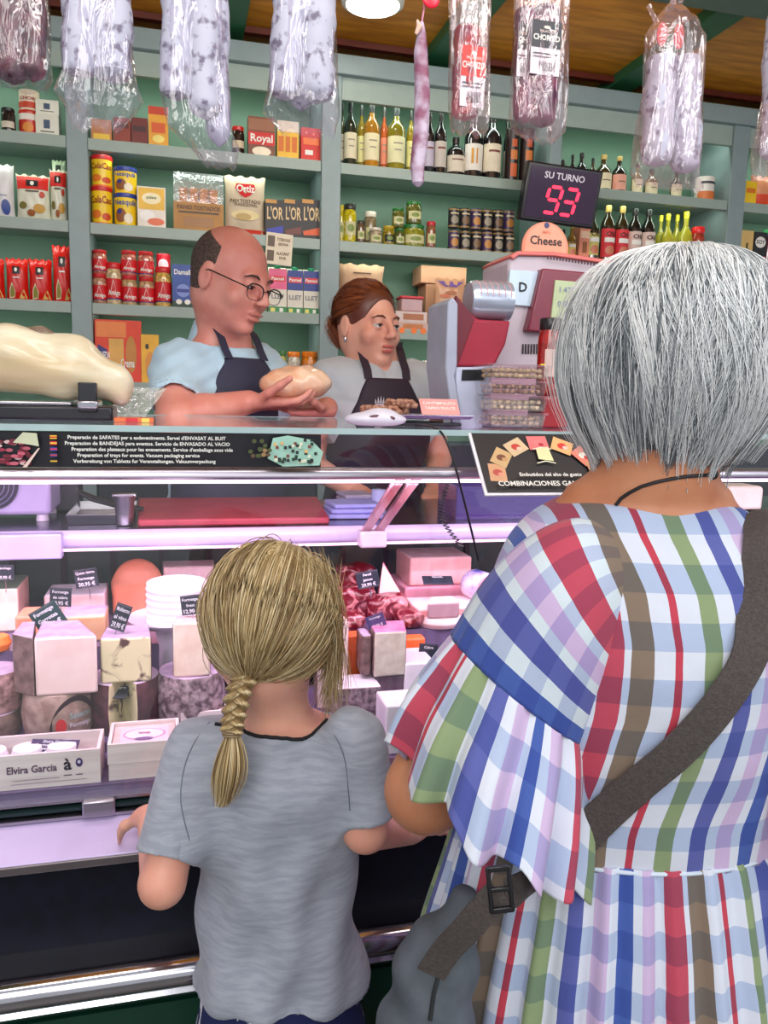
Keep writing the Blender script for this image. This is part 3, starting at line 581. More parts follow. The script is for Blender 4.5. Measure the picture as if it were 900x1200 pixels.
for u0, u1, vt, la in ((488, 499, 136, 'dark narrow bottle behind the hanging thin sausage'), (592, 599, 140, 'dark narrow bottle left of the orange tubes')):
    bottle_item('wine_bottle', la, 'wine bottle', u0, u1, vt, Z1, (22, 18, 24), (30, 22, 24), (150, 140, 130), Y=3.24)
for i, (u0, u1) in enumerate(((596, 611), (613, 629))):
    can_item('gift_tube', ['left dark gift tube with copper print under the sausage packs', 'right dark gift tube with copper print under the sausage packs'][i], 'gift tube', u0, u1, 150, Z1, (40, 24, 24), [('r', 0.3, 0.1, 0.7, 0.35, (206, 96, 50)), ('r', 0.3, 0.42, 0.7, 0.6, (206, 120, 60)), ('r', 0.35, 0.66, 0.65, 0.8, (196, 90, 50))])
# jars, second shelf of the middle bay
J2 = [(397, 404, 240, 0, (206, 190, 30), (190, 170, 40), 'slim yellow jar half behind the central upright', 3.2), (404, 419, 238, 0, (214, 196, 20), (40, 40, 40), 'tall yellow pickle jar with dark lid', 3.18), (419, 428, 258, 0, (110, 84, 60), (60, 50, 40), 'small brown jar right of the tall yellow jar', 3.18), (428, 443, 247, 0, (140, 120, 90), (216, 206, 190), 'cream-lidded jar behind the small white one', 3.25), (434, 449, 266, 0, (176, 160, 130), (226, 216, 196), 'small white-lidded jar in front', 3.18), (450, 464, 264, 0, (160, 140, 30), (190, 160, 40), 'green olive jar with black label', 3.18), (464, 475, 267, 0, (90, 100, 40), (40, 110, 50), 'short green-lidded jar under a stacked one', 3.18), (474, 501, 262, 0, (150, 150, 40), (40, 120, 60), 'wide olive jar with green lid and round label', 3.18), (501, 512, 259, 0, (150, 90, 60), (190, 40, 50), 'slim jar with red lid right of the wide olive jar', 3.18),
      (461, 475, 243, 266, (110, 110, 40), (40, 120, 50), 'green-lidded olive jar stacked on the left', 3.18), (478, 496, 235, 261, (110, 110, 40), (40, 110, 40), 'green-lidded olive jar stacked on the wide jar', 3.18)]
for u0, u1, vt, vb, c, l, la, Y in J2:
    z = Z2 if not vb else at((u0+u1)/2, vb+0.5, Y=3.18).z
    jar_item('pickle_jar', la, 'jar', u0, u1, vt, z, c, l, [('r', 0.15, 0.2, 0.85, 0.55, (34, 34, 30) if 'black' in la else (206, 200, 150)), ('e', 0.5, 0.38, 0.2, 0.1, (120, 140, 60))], Y=Y)
k = 0; place = ['first', 'second', 'third', 'fourth', 'fifth', 'sixth']
for row in (0, 1):
    for i in range(6):
        u0 = 527+i*13; u1 = u0+12.4; zb = Z2 if row == 0 else at(565, 269, Y=3.18).z; vt = (269 if row == 0 else 243)+i*0.6
        can_item('food_can', '%s can from the left in the %s row of dark gold-rimmed cans' % (place[i], ['lower', 'upper'][row]), 'can', u0, u1, vt, zb, (40, 32, 38) if (i+row) % 3 else (70, 50, 90), [('r', 0, 0.04, 1, 0.12, (150, 120, 70)), ('r', 0, 0.88, 1, 0.95, (150, 120, 70)), ('e', 0.5, 0.4, 0.28, 0.2, [(190, 130, 60), (150, 140, 120), (120, 90, 60)][(i+row) % 3]), ('r', 0.2, 0.68, 0.8, 0.76, (210, 190, 150))], group='dark cans on the second shelf')
# paper bag, tubs, cartons behind the woman
bag_item('bread_bag', 'big brown paper bread bag behind the woman with ponytail', 'bread bag', 397, 453, 308, 1.717, (190, 150, 120), [('r', 0.3, 0.84, 0.7, 0.86, (90, 60, 50)), ('e', 0.52, 0.68, 0.16, 0.09, (200, 26, 34)), ('r', 0.1, 0.3, 0.24, 0.66, (150, 90, 60)), ('r', 0.7, 0.1, 0.92, 0.5, (214, 190, 170))], rough=0.7, d=0.09)
for u0, u1, vt, z, la in ((458, 500, 366, None, 'cream printed box below the red-lidded tub'),):
    b1 = box_item('biscuit_pack', 'lowest cream pack under the red-lidded tub', 'biscuit pack', 464, 503, 378, 1.717, (206, 170, 160), [('r', 0.2, 0.2, 0.8, 0.8, (196, 120, 60))], d=0.1)
    b2 = box_item('biscuit_pack', 'cream pack of biscuits directly beneath the red-lidded tub', 'biscuit pack', 460, 500, 365, at(480, 378, Y=3.18).z, (216, 196, 190), [('r', 0.3, 0.25, 0.9, 0.8, (176, 110, 70))], d=0.1)
x, w, h = shelfpos(470, 497, 347, at(480, 365, Y=3.18).z, 3.18)
L = empty('plastic_tub', (x, 3.23, at(480, 365, Y=3.18).z+0.001), 'clear tub with red lid on top of the biscuit packs', 'tub')
MB().box((0, 0, h*0.42), (w*0.94, 0.08, h*0.84), mat('tub_plastic', (176, 130, 130), 0.15)).build('tub', L, bevel=0.004)
MB().box((0, 0, h*0.92), (w, 0.088, h*0.16), cmat((206, 30, 50), 0.3)).build('lid', L, bevel=0.003)
x, w, h = shelfpos(500, 549, 309, 1.717, 3.2)
L = empty('cardboard_carton', (x, 3.315, 1.717), 'brown cardboard carton with folded flaps behind the scale', 'carton')
mk = mat('kraft_dark', (178, 130, 100), 0.75)
MB().box((0.01, 0, h*0.36), (w*0.94, 0.12, h*0.72), mk).build('carton_body', L, bevel=0.002)
MB().box((0.0, 0, h*0.86), (w*1.10, 0.125, h*0.26), mat('kraft_mid', (196, 146, 114), 0.75)).build('carton_lid', L, bevel=0.002)
bag_item('cracker_bag', 'clear bag of crackers with purple band before the carton', 'snack bag', 511, 546, 326, 1.717, (206, 156, 120), [('p', [(0.04, 0.95), (0.96, 0.95), (0.7, 0.84), (0.3, 0.84)], (110, 80, 150))]+[('e', 0.3+0.4*((k*7) % 3)/2, 0.08+0.065*k, 0.2, 0.035, (170+(k*13) % 40, 110, 66)) for k in range(11)], Y=3.155, d=0.04)
box_item('small_pack', 'small red pack on the shelf behind the scale', 'pack', 563, 592, 330, 1.717, (180, 24, 40), [('r', 0.1, 0.3, 0.9, 0.6, (220, 80, 90))], d=0.06)
for k, (u, v) in enumerate(((471, 386.5), (485, 387), (496, 387.5), (514, 388.5))):
    o = tag(MB().lathe([(0.012, 0), (0.012, 0.001), (0, 0.0012)], cmat((250, 120, 20), 0.4), n=16).build('price_sticker'), '%s round orange sticker on the shelf edge behind the woman' % ['leftmost', 'second from left', 'third from left', 'rightmost'][k], 'sticker', 'orange stickers on the shelf edge'); p = at(u, v+0.5, Y=3.149); o.location = p; o.rotation_euler = (pi/2, 0, 0)
# egg cartons
for k in range(3):
    for q in range(2):
        z = 1.43+k*0.058; x = at(507+q*22, 450, Y=3.18).x; mb = MB(); mm = mat('egg_pulp', (206, 196, 186), 0.85, bump=0.4, bscale=120)
        for zz, f in ((0, 1), (1, -1)):
            rings = [[(a*0.036*s_, b*0.065*s_, h_) for a, b in ((-1, -1), (1, -1), (1, 1), (-1, 1))] for s_, h_ in (((0.86, 0.0), (1, 0.026)) if zz == 0 else ((1, 0.0275), (0.8, 0.054)))]
            mb.loft(rings, mm)
        mb.box((0, 0, 0.0268), (0.078, 0.136, 0.003), mm)
        for i in (-1, 1): mb.ell((i*0.018, -0.06, 0.041), (0.012, 0.006, 0.010), cmat((170, 110, 84), 0.6))
        o = tag(mb.build('egg_carton', bevel=0.003), 'grey pulp egg carton, %s of the %s stack right of the woman' % (['bottom', 'middle', 'top'][k], ['left', 'right'][q]), 'egg carton', 'egg cartons stacked by the scale'); o.location = (x+0.0, 3.25, z)
# --- right bay
small = [(656, 667, 186, (30, 20, 20)), (668, 678, 180, (30, 24, 20)), (678, 692, 177, (24, 26, 26)), (692, 702, 184, (60, 50, 30)), (703, 721, 179, (60, 50, 24)), (722, 738, 181, (30, 24, 24)), (744, 756, 190, (120, 110, 50)), (760, 774, 196, (110, 90, 40)), (790, 802, 198, (60, 60, 30))]
nm = ['far left', 'second', 'third', 'fourth', 'fifth, cream-labelled', 'sixth, pink-labelled', 'left of salami bag', 'behind salami bag', 'right end']
for (u0, u1, vt, g), n_ in zip(small, nm):
    bottle_item('vinegar_bottle', 'small vinegar bottle on the top shelf beside the display, %s' % n_, 'bottle', u0, u1, vt, Z1, g, (190, 160, 90) if u0 in (703, 722) else (30, 28, 30), (226, 216, 180) if u0 != 722 else (226, 160, 140), sty='round', Y=3.2, prints=[('r', 0.3, 0.3, 0.7, 0.33, (120, 100, 80))])
can_item('food_tin', 'white tin with orange picture near the right upright', 'tin', 822, 842, 206, Z1, (232, 226, 216), [('r', 0, 0.05, 1, 0.4, (220, 120, 60)), ('r', 0.1, 0.7, 0.9, 0.8, (60, 60, 70))])
box_item('snack_box', 'orange box with brown figures left of the oil bottles', 'box', 679, 692, 262, Z2, (226, 140, 110), [('r', 0.1, 0.6, 0.9, 0.8, (240, 200, 170)), ('r', 0.3, 0.2, 0.7, 0.5, (150, 90, 50))], Y=3.19)
oils = [(658, 666, 268, (30, 60, 60), (30, 40, 40), (150, 170, 170), 'small teal bottle right of the round Cheese sign'), (667, 677, 262, (150, 110, 40), (200, 170, 60), (220, 180, 90), 'amber vinegar bottle below the red display'), (692, 706, 240, (40, 46, 30), (30, 30, 30), (206, 196, 110), 'dark olive oil bottle with yellow label, beside the red display'), (709, 725, 239, (50, 40, 20), (196, 170, 90), (214, 50, 60), 'oil bottle with red label, left one of two'), (726, 741, 240, (50, 40, 20), (190, 160, 80), (214, 50, 60), 'oil bottle with red label, right one of two'), (741, 756, 243, (26, 22, 20), (24, 24, 24), (216, 190, 180), 'black oil bottle with pale label, left one'), (757, 772, 244, (26, 22, 20), (24, 24, 24), (216, 190, 180), 'black oil bottle with pale label, right one')]
for u0, u1, vt, g, c, l, la in oils:
    bottle_item('oil_bottle', la, 'oil bottle', u0, u1, vt, Z2, g, c, l, sty='oil' if 'red label' in la or 'black oil' in la else 'round', prints=[('r', 0.2, 0.34, 0.8, 0.42, W_), ('e', 0.5, 0.2, 0.25, 0.08, (206, 120, 90)), ('t', 'Oli', 0.5, 0.48, 0.08, (60, 30, 20), 0.5)])
for i, (u0, u1, vt) in enumerate(((772, 783, 251), (780, 793, 249), (791, 803, 250), (801, 817, 246))):
    bottle_item('vinegar_bottle', '%s clear yellow-capped bottle in the row before the right upright' % place[i], 'bottle', u0, u1, vt, Z2, (176, 170, 50), (226, 220, 40), None, sty='round', Y=3.2 if i % 2 else 3.25)
jar_item('honey_jar', 'small jar with bright red lid above the grey-haired woman', 'jar', 815, 829, 265, Z2, (180, 60, 40), (230, 30, 30))
box_item('food_box', 'yellow box on the top shelf right of the right upright', 'box', 873, 886, 212, Z1, (240, 196, 30), [('r', 0.1, 0.5, 0.9, 0.7, (220, 120, 30))])
bag_item('snack_bag', 'orange and white snack bag at the right frame edge', 'snack bag', 884, 912, 205, Z1, (226, 150, 110), [('r', 0.1, 0.1, 0.9, 0.4, (226, 70, 30))], Y=3.2)
box_item('food_box', 'pale yellow box with a cross-shaped mark, right edge shelf', 'box', 868, 882, 270, Z2, (214, 180, 110), [('r', 0.25, 0.45, 0.75, 0.55, (80, 70, 40)), ('r', 0.42, 0.3, 0.58, 0.7, (80, 70, 40))])
box_item('food_box', 'black box with a white oval badge, right edge shelf', 'box', 883, 898, 272, Z2, (36, 36, 40), [('e', 0.5, 0.75, 0.4, 0.14, W_), ('t', 'SOY', 0.5, 0.75, 0.1, (40, 40, 40)), ('r', 0, 0, 1, 0.4, (196, 110, 110))])
jar_item('dark_jar', 'green-capped jar cut by the right frame edge', 'jar', 899, 912, 268, Z2, (110, 30, 60), (60, 150, 90))
# ------------------------------------------------------------------ refrigerated display case
CX0, CX1 = -1.5, 2.7; CXC = (CX0+CX1)/2; CW = CX1-CX0
m_chrome = mat('polished_steel', (200, 200, 208), 0.12, metal=1.0, var=0.03)
m_steel = mat('brushed_steel', (178, 172, 184), 0.3, metal=1.0, var=0.05, scale=6, stretch=(0.3, 4, 30))
m_lilac = mat('lilac_enamel', (206, 190, 232), 0.25, var=0.03)
m_navy = mat('navy_panel', (12, 14, 30), 0.55, var=0.25, scale=40, spec=0.25)
m_glass = clear('pane_glass', tint=(0.96, 0.985, 0.975), gloss=0.035, rough=0.005, fres=1.22)
m_gedge = mat('glass_edge', (168, 192, 194), 0.15, var=0.05)
m_dark = mat('case_dark', (30, 36, 40), 0.5, var=0.15)
def exx(prof, x0, x1, m, fmats=None):
    mb = MB(); n = len(prof); mb.loft([[(x0, y, z) for y, z in prof], [(x1, y, z) for y, z in prof]], m); return mb
CASE = empty('display_case', (CXC, 1.5, 0.0), 'long refrigerated deli counter with glass front, navy panel and chrome bumper', 'display case')
P = lambda mb, name, **k: part(mb, name, CASE, **k)
P(MB().box((CXC, 1.52, 0.455), (CW, 0.76, 0.69), m_navy), 'front_panel', bevel=0.004)
P(MB().box((CXC, 1.50, 0.60), (CW, 0.74, 0.02), m_navy), 'inner_floor')
P(MB().box((CXC, 1.129, 0.33), (CW, 0.02, 0.44), mat('green_kick_panel', (14, 62, 46), 0.4)), 'lower_panel')
P(MB().box((CXC, 1.5, 0.055), (CW, 0.64, 0.11), mat('plinth_black', (20, 20, 22), 0.5)), 'plinth')
prof = [(1.14, 0.595), (1.10, 0.593), (1.085, 0.600), (1.080, 0.608), (1.086, 0.616), (1.074, 0.622), (1.068, 0.634), (1.070, 0.648), (1.080, 0.657), (1.10, 0.662), (1.14, 0.664)]
P(exx([(y, z-.016) for y, z in prof], CX0, CX1, m_chrome), 'bumper_rail', angle=60)
P(exx([(1.14, 0.79), (1.098, 0.792), (1.096, 0.806), (1.14, 0.812)], CX0, CX1, mat('trim_grey', (120, 112, 116), 0.35, metal=0.6)), 'ledge_trim', bevel=0.002)
P(exx([(1.20, 0.79), (1.10, 0.800), (1.098, 0.808), (1.165, 0.829), (1.20, 0.829)], CX0, CX1, m_lilac), 'ledge', bevel=0.002)
for k in range(3):
    P(exx([(1.166+0.006*k, 0.8295+0.0095*k), (1.163+0.006*k, 0.832+0.0095*k), (1.163+0.006*k, 0.836+0.0095*k), (1.19, 0.838+0.0095*k), (1.19, 0.8295+0.0095*k)], CX0, CX1, m_steel if k != 1 else mat('rail_dark', (40, 60, 62), 0.3, metal=0.5)), 'glass_rail')
P(MB().box((at(116, 945, Y=1.165).x, 1.163, 0.846), (0.046, 0.012, 0.026), m_steel), 'rail_clip', bevel=0.003)
# stepped deck
m_deck = mat('deck_enamel', (116, 100, 136), 0.25, metal=0.3, var=0.03)
D1, D2, D3 = 0.868, 0.885, 0.985
P(MB().box((CXC, 1.245, D1-0.01), (CW-0.02, 0.11, 0.02), m_deck), 'deck')
P(MB().box((CXC, 1.40, D2-0.0185), (CW-0.02, 0.20, 0.037), m_deck), 'deck')
P(MB().box((CXC, 1.68, D3-0.04), (CW-0.02, 0.36, 0.08), m_deck), 'deck')
P(MB().box((CXC, 1.87, 1.06), (CW-0.02, 0.02, 0.24), mat('case_back_green', (52, 66, 62), 0.35, var=0.1)), 'back_wall')
for x in np.arange(CX0+0.1, CX1, 0.105): P(MB().box((x, 1.857, 1.07), (0.012, 0.006, 0.17), mat('vent_slot', (26, 12, 24), 0.5)), 'vent_bar')
# work shelf with steel nosing
P(MB().box((CXC, 1.70, 1.19), (CW, 0.40, 0.018), mat('worktop_steel', (120, 122, 134), 0.22, metal=0.9, var=0.08)), 'work_shelf')
P(exx([(1.50, 1.168), (1.488, 1.170), (1.482, 1.178), (1.482, 1.192), (1.490, 1.201), (1.50, 1.201)], CX0, CX1, m_lilac), 'shelf_nosing', angle=60)
P(MB().box((at(30, 640, Y=1.47).x-0.15, 1.468, 1.180), (0.42, 0.026, 0.044), mat('lilac_bracket', (190, 176, 224), 0.3)), 'bracket_cover', bevel=0.003)
P(MB().box((CXC, 1.895, 0.72), (CW, 0.02, 0.94), mat('case_rear_dark', (34, 40, 52), 0.4)), 'rear_panel')
# front glass, top rail and canopy glass
gy0, gz0, gy1, gz1 = 1.178, 0.852, 1.212, 1.325
P(exx([(gy0, gz0), (gy0+0.006, gz0), (gy1+0.006, gz1), (gy1, gz1)], CX0, CX1, m_glass), 'front_glass', smooth=False)
P(exx([(1.205, 1.322), (1.198, 1.326), (1.198, 1.334), (1.204, 1.339), (1.230, 1.339), (1.232, 1.322)], CX0, CX1, m_steel), 'top_rail', angle=60)
P(exx([(1.206, 1.3395), (1.211, 1.3395), (1.211, 1.3915), (1.206, 1.3915)], CX0, CX1, m_glass), 'header_glass', smooth=False)
P(MB().box((CXC, 1.48, 1.396), (CW, 0.56, 0.008), m_glass), 'top_glass', smooth=False)
P(MB().box((CXC, 1.1985, 1.396), (CW, 0.003, 0.009), m_gedge), 'glass_edge_strip')
P(MB().box((CXC, 1.7615, 1.396), (CW, 0.003, 0.009), m_gedge), 'glass_edge_strip')
P(MB().box((CXC, 1.235, 1.318), (CW-0.02, 0.016, 0.008), mat('tube_lamp', (255, 215, 245), 0.4, emit=3.0, var=0)), 'tube_lamp')
P(MB().box((CXC, 1.505, 1.166), (CW-0.02, 0.014, 0.006), mat('tube_lamp_low', (255, 200, 235), 0.4, emit=2.4, var=0)), 'tube_lamp')
area('case_light', (CXC, 1.24, 1.312), (CXC, 1.50, 0.95), CW-0.05, 15, (1, 0.66, 0.90), 0.012)
area('case_light', (CXC, 1.53, 1.155), (CXC, 1.60, 0.95), CW-0.05, 7.0, (1, 0.68, 0.88), 0.012)
for u in (462, 1010):
    X = at(480, 552, Y=1.22).x if u == 462 else 1.75; xm = X
    for dx in (-0.013, 0.013):
        mb = MB(); a, b = (1.222, 1.322), (1.47, 1.19); w_ = 0.009
        mb.loft([[(xm+dx-w_, a[0]-0.004, a[1]), (xm+dx+w_, a[0]-0.004, a[1]), (xm+dx+w_, a[0]+0.012, a[1]), (xm+dx-w_, a[0]+0.012, a[1])], [(xm+dx-w_, b[0]-0.004, b[1]), (xm+dx+w_, b[0]-0.004, b[1]), (xm+dx+w_, b[0]+0.012, b[1]), (xm+dx-w_, b[0]+0.012, b[1])]], mat('pink_steel', (226, 178, 186), 0.25, metal=0.7, var=0.03)); P(mb, 'glass_strut', bevel=0.002)
    P(MB().box((xm, 1.462, 1.182), (0.052, 0.034, 0.032), mat('strut_foot', (214, 196, 216), 0.3)), 'strut_foot', bevel=0.004)

# ------------------------------------------------------------------ banner and poster on the counter
def flat(name, label, cat, x0, x1, Y, z0, z1, col, prints, ry=0.0, thick=0.0015, rx=0.0, border=None):
    w, h = x1-x0, z1-z0; mb = MB().box((0, 0, 0), (w, thick, h), cmat(col, 0.3))
    paint(mb, lambda a, b, e=0: ((a-0.5)*w, -thick/2-e, (b-0.5)*h), prints, w, h)
    o = tag(mb.build(name, smooth=False), label, cat); o.location = ((x0+x1)/2, Y, (z0+z1)/2); o.rotation_euler = (rx, ry, 0); return o
xb0, xb1 = -0.62, at(376, 525, Y=1.204).x; bw = xb1-xb0
fx = lambda u: (at(u, 525, Y=1.204).x-xb0)/bw
pr = []
rr = random.Random(3)
for k in range(70): pr.append(('e', fx(rr.uniform(-60, 38)), rr.uniform(0.1, 0.75), 0.006, 0.05, rr.choice([(150, 40, 70), (190, 90, 110), (110, 24, 44), (226, 190, 190)])))
pr.append(('p', [(fx(18), 0.7), (fx(30), 0.98), (fx(46), 0.96), (fx(48), 0.6), (fx(34), 0.66)], (196, 200, 170)))
pr.append(('p', [(fx(28), 0.02), (fx(47), 0.55), (fx(49), 0.55), (fx(33), 0.02)], (226, 200, 190)))
langs = ["Preparacio de SAFATES per a esdeveniments. Servei d'ENVASAT AL BUIT", "Preparacion de BANDEJAS para eventos. Servicio de ENVASADO AL VACIO", "Preparation des plateaux pour les evenements. Service d'emballage sous vide", "Preparation of trays for events. Vacuum packaging service", "Vorbereitung von Tabletts fur Veranstaltungen. Vakuumverpackung"]
ends = [250, 252, 262, 230, 244]
for i, t in enumerate(langs):
    z = 0.86-0.165*i; u0 = 72; cx = (fx(u0)+fx(ends[i]+22))/2
    pr.append(('t', t, cx, z, 0.105, (232, 232, 226), fx(ends[i]+22)-fx(u0)))
    a, b = fx(61), fx(69); fl = [((230, 190, 40), (200, 30, 40)), ((200, 30, 40), (236, 200, 60)), ((40, 60, 160), (220, 40, 50)), ((40, 50, 120), (200, 60, 80)), ((30, 30, 30), (226, 180, 40))][i]
    pr += [('r', a, z-0.05, b, z+0.05, fl[0]), ('r', a, z-0.018, b, z+0.018, fl[1])]
pr.append(('p', [(fx(312), 0.3), (fx(318), 0.9), (fx(335), 0.98), (fx(362), 0.86), (fx(376), 0.5), (fx(372), 0.1), (fx(330), 0.06)], (160, 206, 190)))
for k in range(40):
    u = rr.uniform(318, 368); z = rr.uniform(0.15, 0.85); pr.append(('r', fx(u), z, fx(u+3.5), z+0.09, rr.choice([(40, 60, 50), (226, 180, 110), (120, 60, 50), (220, 226, 200), (30, 40, 40)])))
for k in range(14):
    pr.append(('e', fx(rr.uniform(290, 314)), rr.uniform(0.35, 0.85), 0.004, 0.06, rr.choice([(90, 70, 50), (150, 120, 80), (70, 80, 40)])))
flat('counter_banner', 'long black banner with five lines of text in five languages under the counter edge', 'banner', xb0, xb1, 1.2045, 1.3405, 1.3905, (16, 16, 26), pr)

pw, ph = 0.228, 0.125
pp = [('r', 0.02, 0.035, 0.98, 0.965, (30, 26, 30))]
for k in range(7):
    a = pi*(0.97-0.156*k)+0.02; cx, cz = 0.5+0.37*cos(a), 0.30+0.50*sin(a); hx, hz = 0.075, 0.11; ca, sa = cos(a-pi/2), sin(a-pi/2)
    q = lambda x, z, s=1.0: (cx+(x*ca*hx-z*sa*hz*0.55)*s, cz+(x*sa*hx*1.8+z*ca*hz)*s)
    pp.append(('p', [q(-1, -1), q(1, -1), q(1, 1), q(-1, 1)], [(214, 160, 120), (206, 170, 120), (220, 190, 150), (226, 120, 120), (236, 180, 120), (226, 130, 110), (206, 150, 110)][k]))
    pp.append(('e', cx, cz, 0.035, 0.05, [(190, 80, 70), (120, 70, 50), (200, 60, 50), (240, 130, 130), (214, 60, 50), (230, 226, 210), (120, 60, 90)][k]))
    pp.append(('e', cx+0.02, cz-0.03, 0.02, 0.03, [(226, 150, 130), (200, 150, 100), (240, 200, 180), (190, 50, 60), (240, 200, 190), (190, 40, 40), (90, 40, 60)][k]))
for i in range(3):
    z = 0.50+i*0.085
    if i == 1: pp.append(('p', [(0.45, 0.52), (0.56, 0.49), (0.55, 0.72), (0.455, 0.69)], (236, 226, 170)))
    else: pp.append(('p', [(0.43, z-0.05+(0.05 if i else 0)), (0.5, z-0.02+(0.05 if i else 0)), (0.57, z-0.05+(0.05 if i else 0)), (0.57, z-0.035+(0.05 if i else 0)), (0.5, z+(0.05 if i else 0)), (0.43, z-0.035+(0.05 if i else 0))], (230, 226, 200)))
pp += [('p', [(0.2, 0.235), (0.2, 0.23), (0.8, 0.23), (0.8, 0.235)], (30, 26, 30)), ('t', 'Embutidos del alto de gusto', 0.5, 0.27, 0.055, W_, 0.46), ('t', 'COMBINACIONES GANADORAS', 0.5, 0.13, 0.075, W_, 0.8)]
o = flat('counter_poster', 'tilted black poster with white border and a fan of snack photos', 'poster', 0, pw, 1.0, 0, ph, (232, 230, 236), pp, thick=0.003)
pa, pb = at(549, 505, Y=1.235), at(577, 586, Y=1.155); o.location = ((pa.x+pb.x)/2+pw/2, 1.178, 1.347); o.rotation_euler = (-0.75, 0, 0)
o.location = (0.446+pw/2, 1.158, 1.352)

# ------------------------------------------------------------------ things on the work shelf (z 1.199) behind the glass
WZ = 1.1995
def xof(u, v, Y): return at(u, v, Y=Y).x
mb = MB(); poly = [(xof(162, 613, 1.53), 1.53), (xof(386, 611, 1.53), 1.53), (xof(366, 588, 1.85)+0.012, 1.85), (xof(162, 588, 1.85), 1.85)]
mb.prism(poly, WZ, WZ+0.014, mat('red_board', (170, 58, 78), 0.5, var=0.1)); o = tag(mb.build('cutting_board', bevel=0.004), 'large red plastic cutting board on the work shelf', 'cutting board'); rebase(o, (poly[0][0]+0.1, 1.7, WZ))
L = empty('bench_scale', (xof(5, 610, 1.6), 1.68, WZ), 'lilac bench scale with round dial at the left frame edge', 'scale')
MB().box((0, 0, 0.058), (0.16, 0.14, 0.09), mat('scale_lilac', (184, 168, 214), 0.3)).build('housing', L, bevel=0.008)
MB().box((0, 0, 0.11), (0.19, 0.2, 0.012), m_steel).build('weighing_plate', L, bevel=0.003)
mb = MB(); mb.lathe([(0.0, 0), (0.045, 0), (0.045, 0.004), (0, 0.004)], mat('dial_dark', (40, 34, 60), 0.3), n=32); o = mb.build('dial', L); o.rotation_euler = (pi/2, 0, 0); o.location = (-0.02, -0.071, 0.07)
for r in (0.038, 0.03, 0.022): 
    mb = MB(); mb.tube([(r*cos(t), 0, r*sin(t)) for t in np.linspace(0, 2*pi, 33)], 0.0012, mat('dial_ring', (120, 110, 150), 0.3), 6); o = mb.build('dial_ring', L); o.location = (-0.02, -0.0758, 0.07)
for sx in (-1, 1):
    for sy in (-1, 1): MB().lathe([(0.012, 0), (0.01, 0.014)], cmat((200, 190, 210), 0.4), c=(sx*0.062, sy*0.05, 0), n=12).build('foot', L)
# tools: steel tray, tongs, spatula holder
L = empty('steel_tray', (xof(120, 600, 1.62), 1.66, WZ), 'shallow steel tray between the lilac scale and red board', 'tray')
MB().loft([[(x*a, y*a2, z) for x, y in ((-0.06, -0.10), (0.06, -0.10), (0.06, 0.10), (-0.06, 0.10))] for a, a2, z in ((0.92, 0.92, 0), (1, 1, 0.02), (0.98, 0.98, 0.02), (0.9, 0.9, 0.003))], m_steel).build('tray', L, bevel=0.002)
mb = MB()
for s in (-1, 1): mb.tube([(0.0, s*0.004, 0.06), (0.03, s*0.012, 0.045), (0.08, s*0.016, 0.03), (0.12, s*0.010, 0.024)], [0.004, 0.005, 0.004, 0.003], mat('black_plastic', (28, 28, 36), 0.35), 8)
o = tag(mb.build('serving_tongs'), 'black serving tongs lying across the steel tray', 'tongs'); o.location = (xof(90, 590, 1.6), 1.62, WZ-0.003)
L = empty('tool_cup', (xof(146, 600, 1.56), 1.56, WZ), 'small steel cup left of the red cutting board', 'cup')
MB().lathe([(0.012, 0), (0.015, 0.002), (0.019, 0.052), (0.021, 0.056), (0.018, 0.054), (0.014, 0.006), (0, 0.005)], m_steel, n=20).build('cup', L)
MB().box((0, 0, 0.055), (0.044, 0.008, 0.01), m_steel).build('handle', L, bevel=0.003)
mb = MB(); mb.box((0, 0, 0.03), (0.05, 0.08, 0.06), mat('grip_black', (36, 36, 44), 0.4)); mb.lathe([(0.022, 0.06), (0.022, 0.09), (0.014, 0.1), (0, 0.1)], mat('motor_white', (200, 196, 214), 0.3), c=(-0.012, 0, 0), n=20); o = tag(mb.build('sharpener', bevel=0.004), 'small grey and white machine beside the lilac scale', 'machine'); o.location = (xof(76, 590, 1.72), 1.78, WZ)
for k, (u0, u1, v0, Y, c, la) in enumerate(((385, 448, 587, 1.60, (150, 150, 214), 'folded pale blue cloth right of the red board'), (400, 440, 574, 1.75, (170, 160, 190), 'greyish folded paper pile behind the blue cloth'))):
    x0, x1 = xof(u0, 600, Y), xof(u1, 600, Y); mb = MB(); m = mat('cloth_%d' % k, c, 0.8, bump=0.6, bscale=30)
    for q in range(3): mb.box(((x1-x0)*0.02*q, 0.01*q, 0.005+q*0.0095), ((x1-x0)*(1-0.05*q), 0.09, 0.009), m, rz=0.06*q-0.05)
    o = tag(mb.build('folded_cloth' if k == 0 else 'paper_pile', bevel=0.003), la, 'cloth' if k == 0 else 'paper'); o.location = ((x0+x1)/2, Y+0.03, WZ)
L = tag(MB().lathe([(0.016, 0), (0.016, 0.05), (0.006, 0.05), (0.006, 0.001)], mat('paper_roll', (176, 180, 226), 0.7), n=20).build('paper_roll'), 'small pale blue paper roll standing by the strut', 'paper roll'); L.location = (xof(446, 600, 1.66), 1.68, WZ)
mb = MB(); x0, x1 = xof(535, 600, 1.56), xof(668, 600, 1.56); m = clear('violet_acrylic', tint=(0.5, 0.42, 0.72), gloss=0.08, haze=0.35, hazecol=(110, 90, 170)); w_ = x1-x0
mb.box((0, -0.06, 0.035), (w_, 0.003, 0.07), m); mb.box((0, 0.06, 0.035), (w_, 0.003, 0.07), m); mb.box((-w_/2, 0, 0.035), (0.003, 0.12, 0.07), m); mb.box((w_/2, 0, 0.035), (0.003, 0.12, 0.07), m); mb.box((0, 0, 0.0015), (w_, 0.12, 0.003), m)
o = tag(mb.build('acrylic_bin', smooth=False), 'violet see-through acrylic bin under the tilted poster', 'bin'); o.location = ((x0+x1)/2, 1.62, WZ)
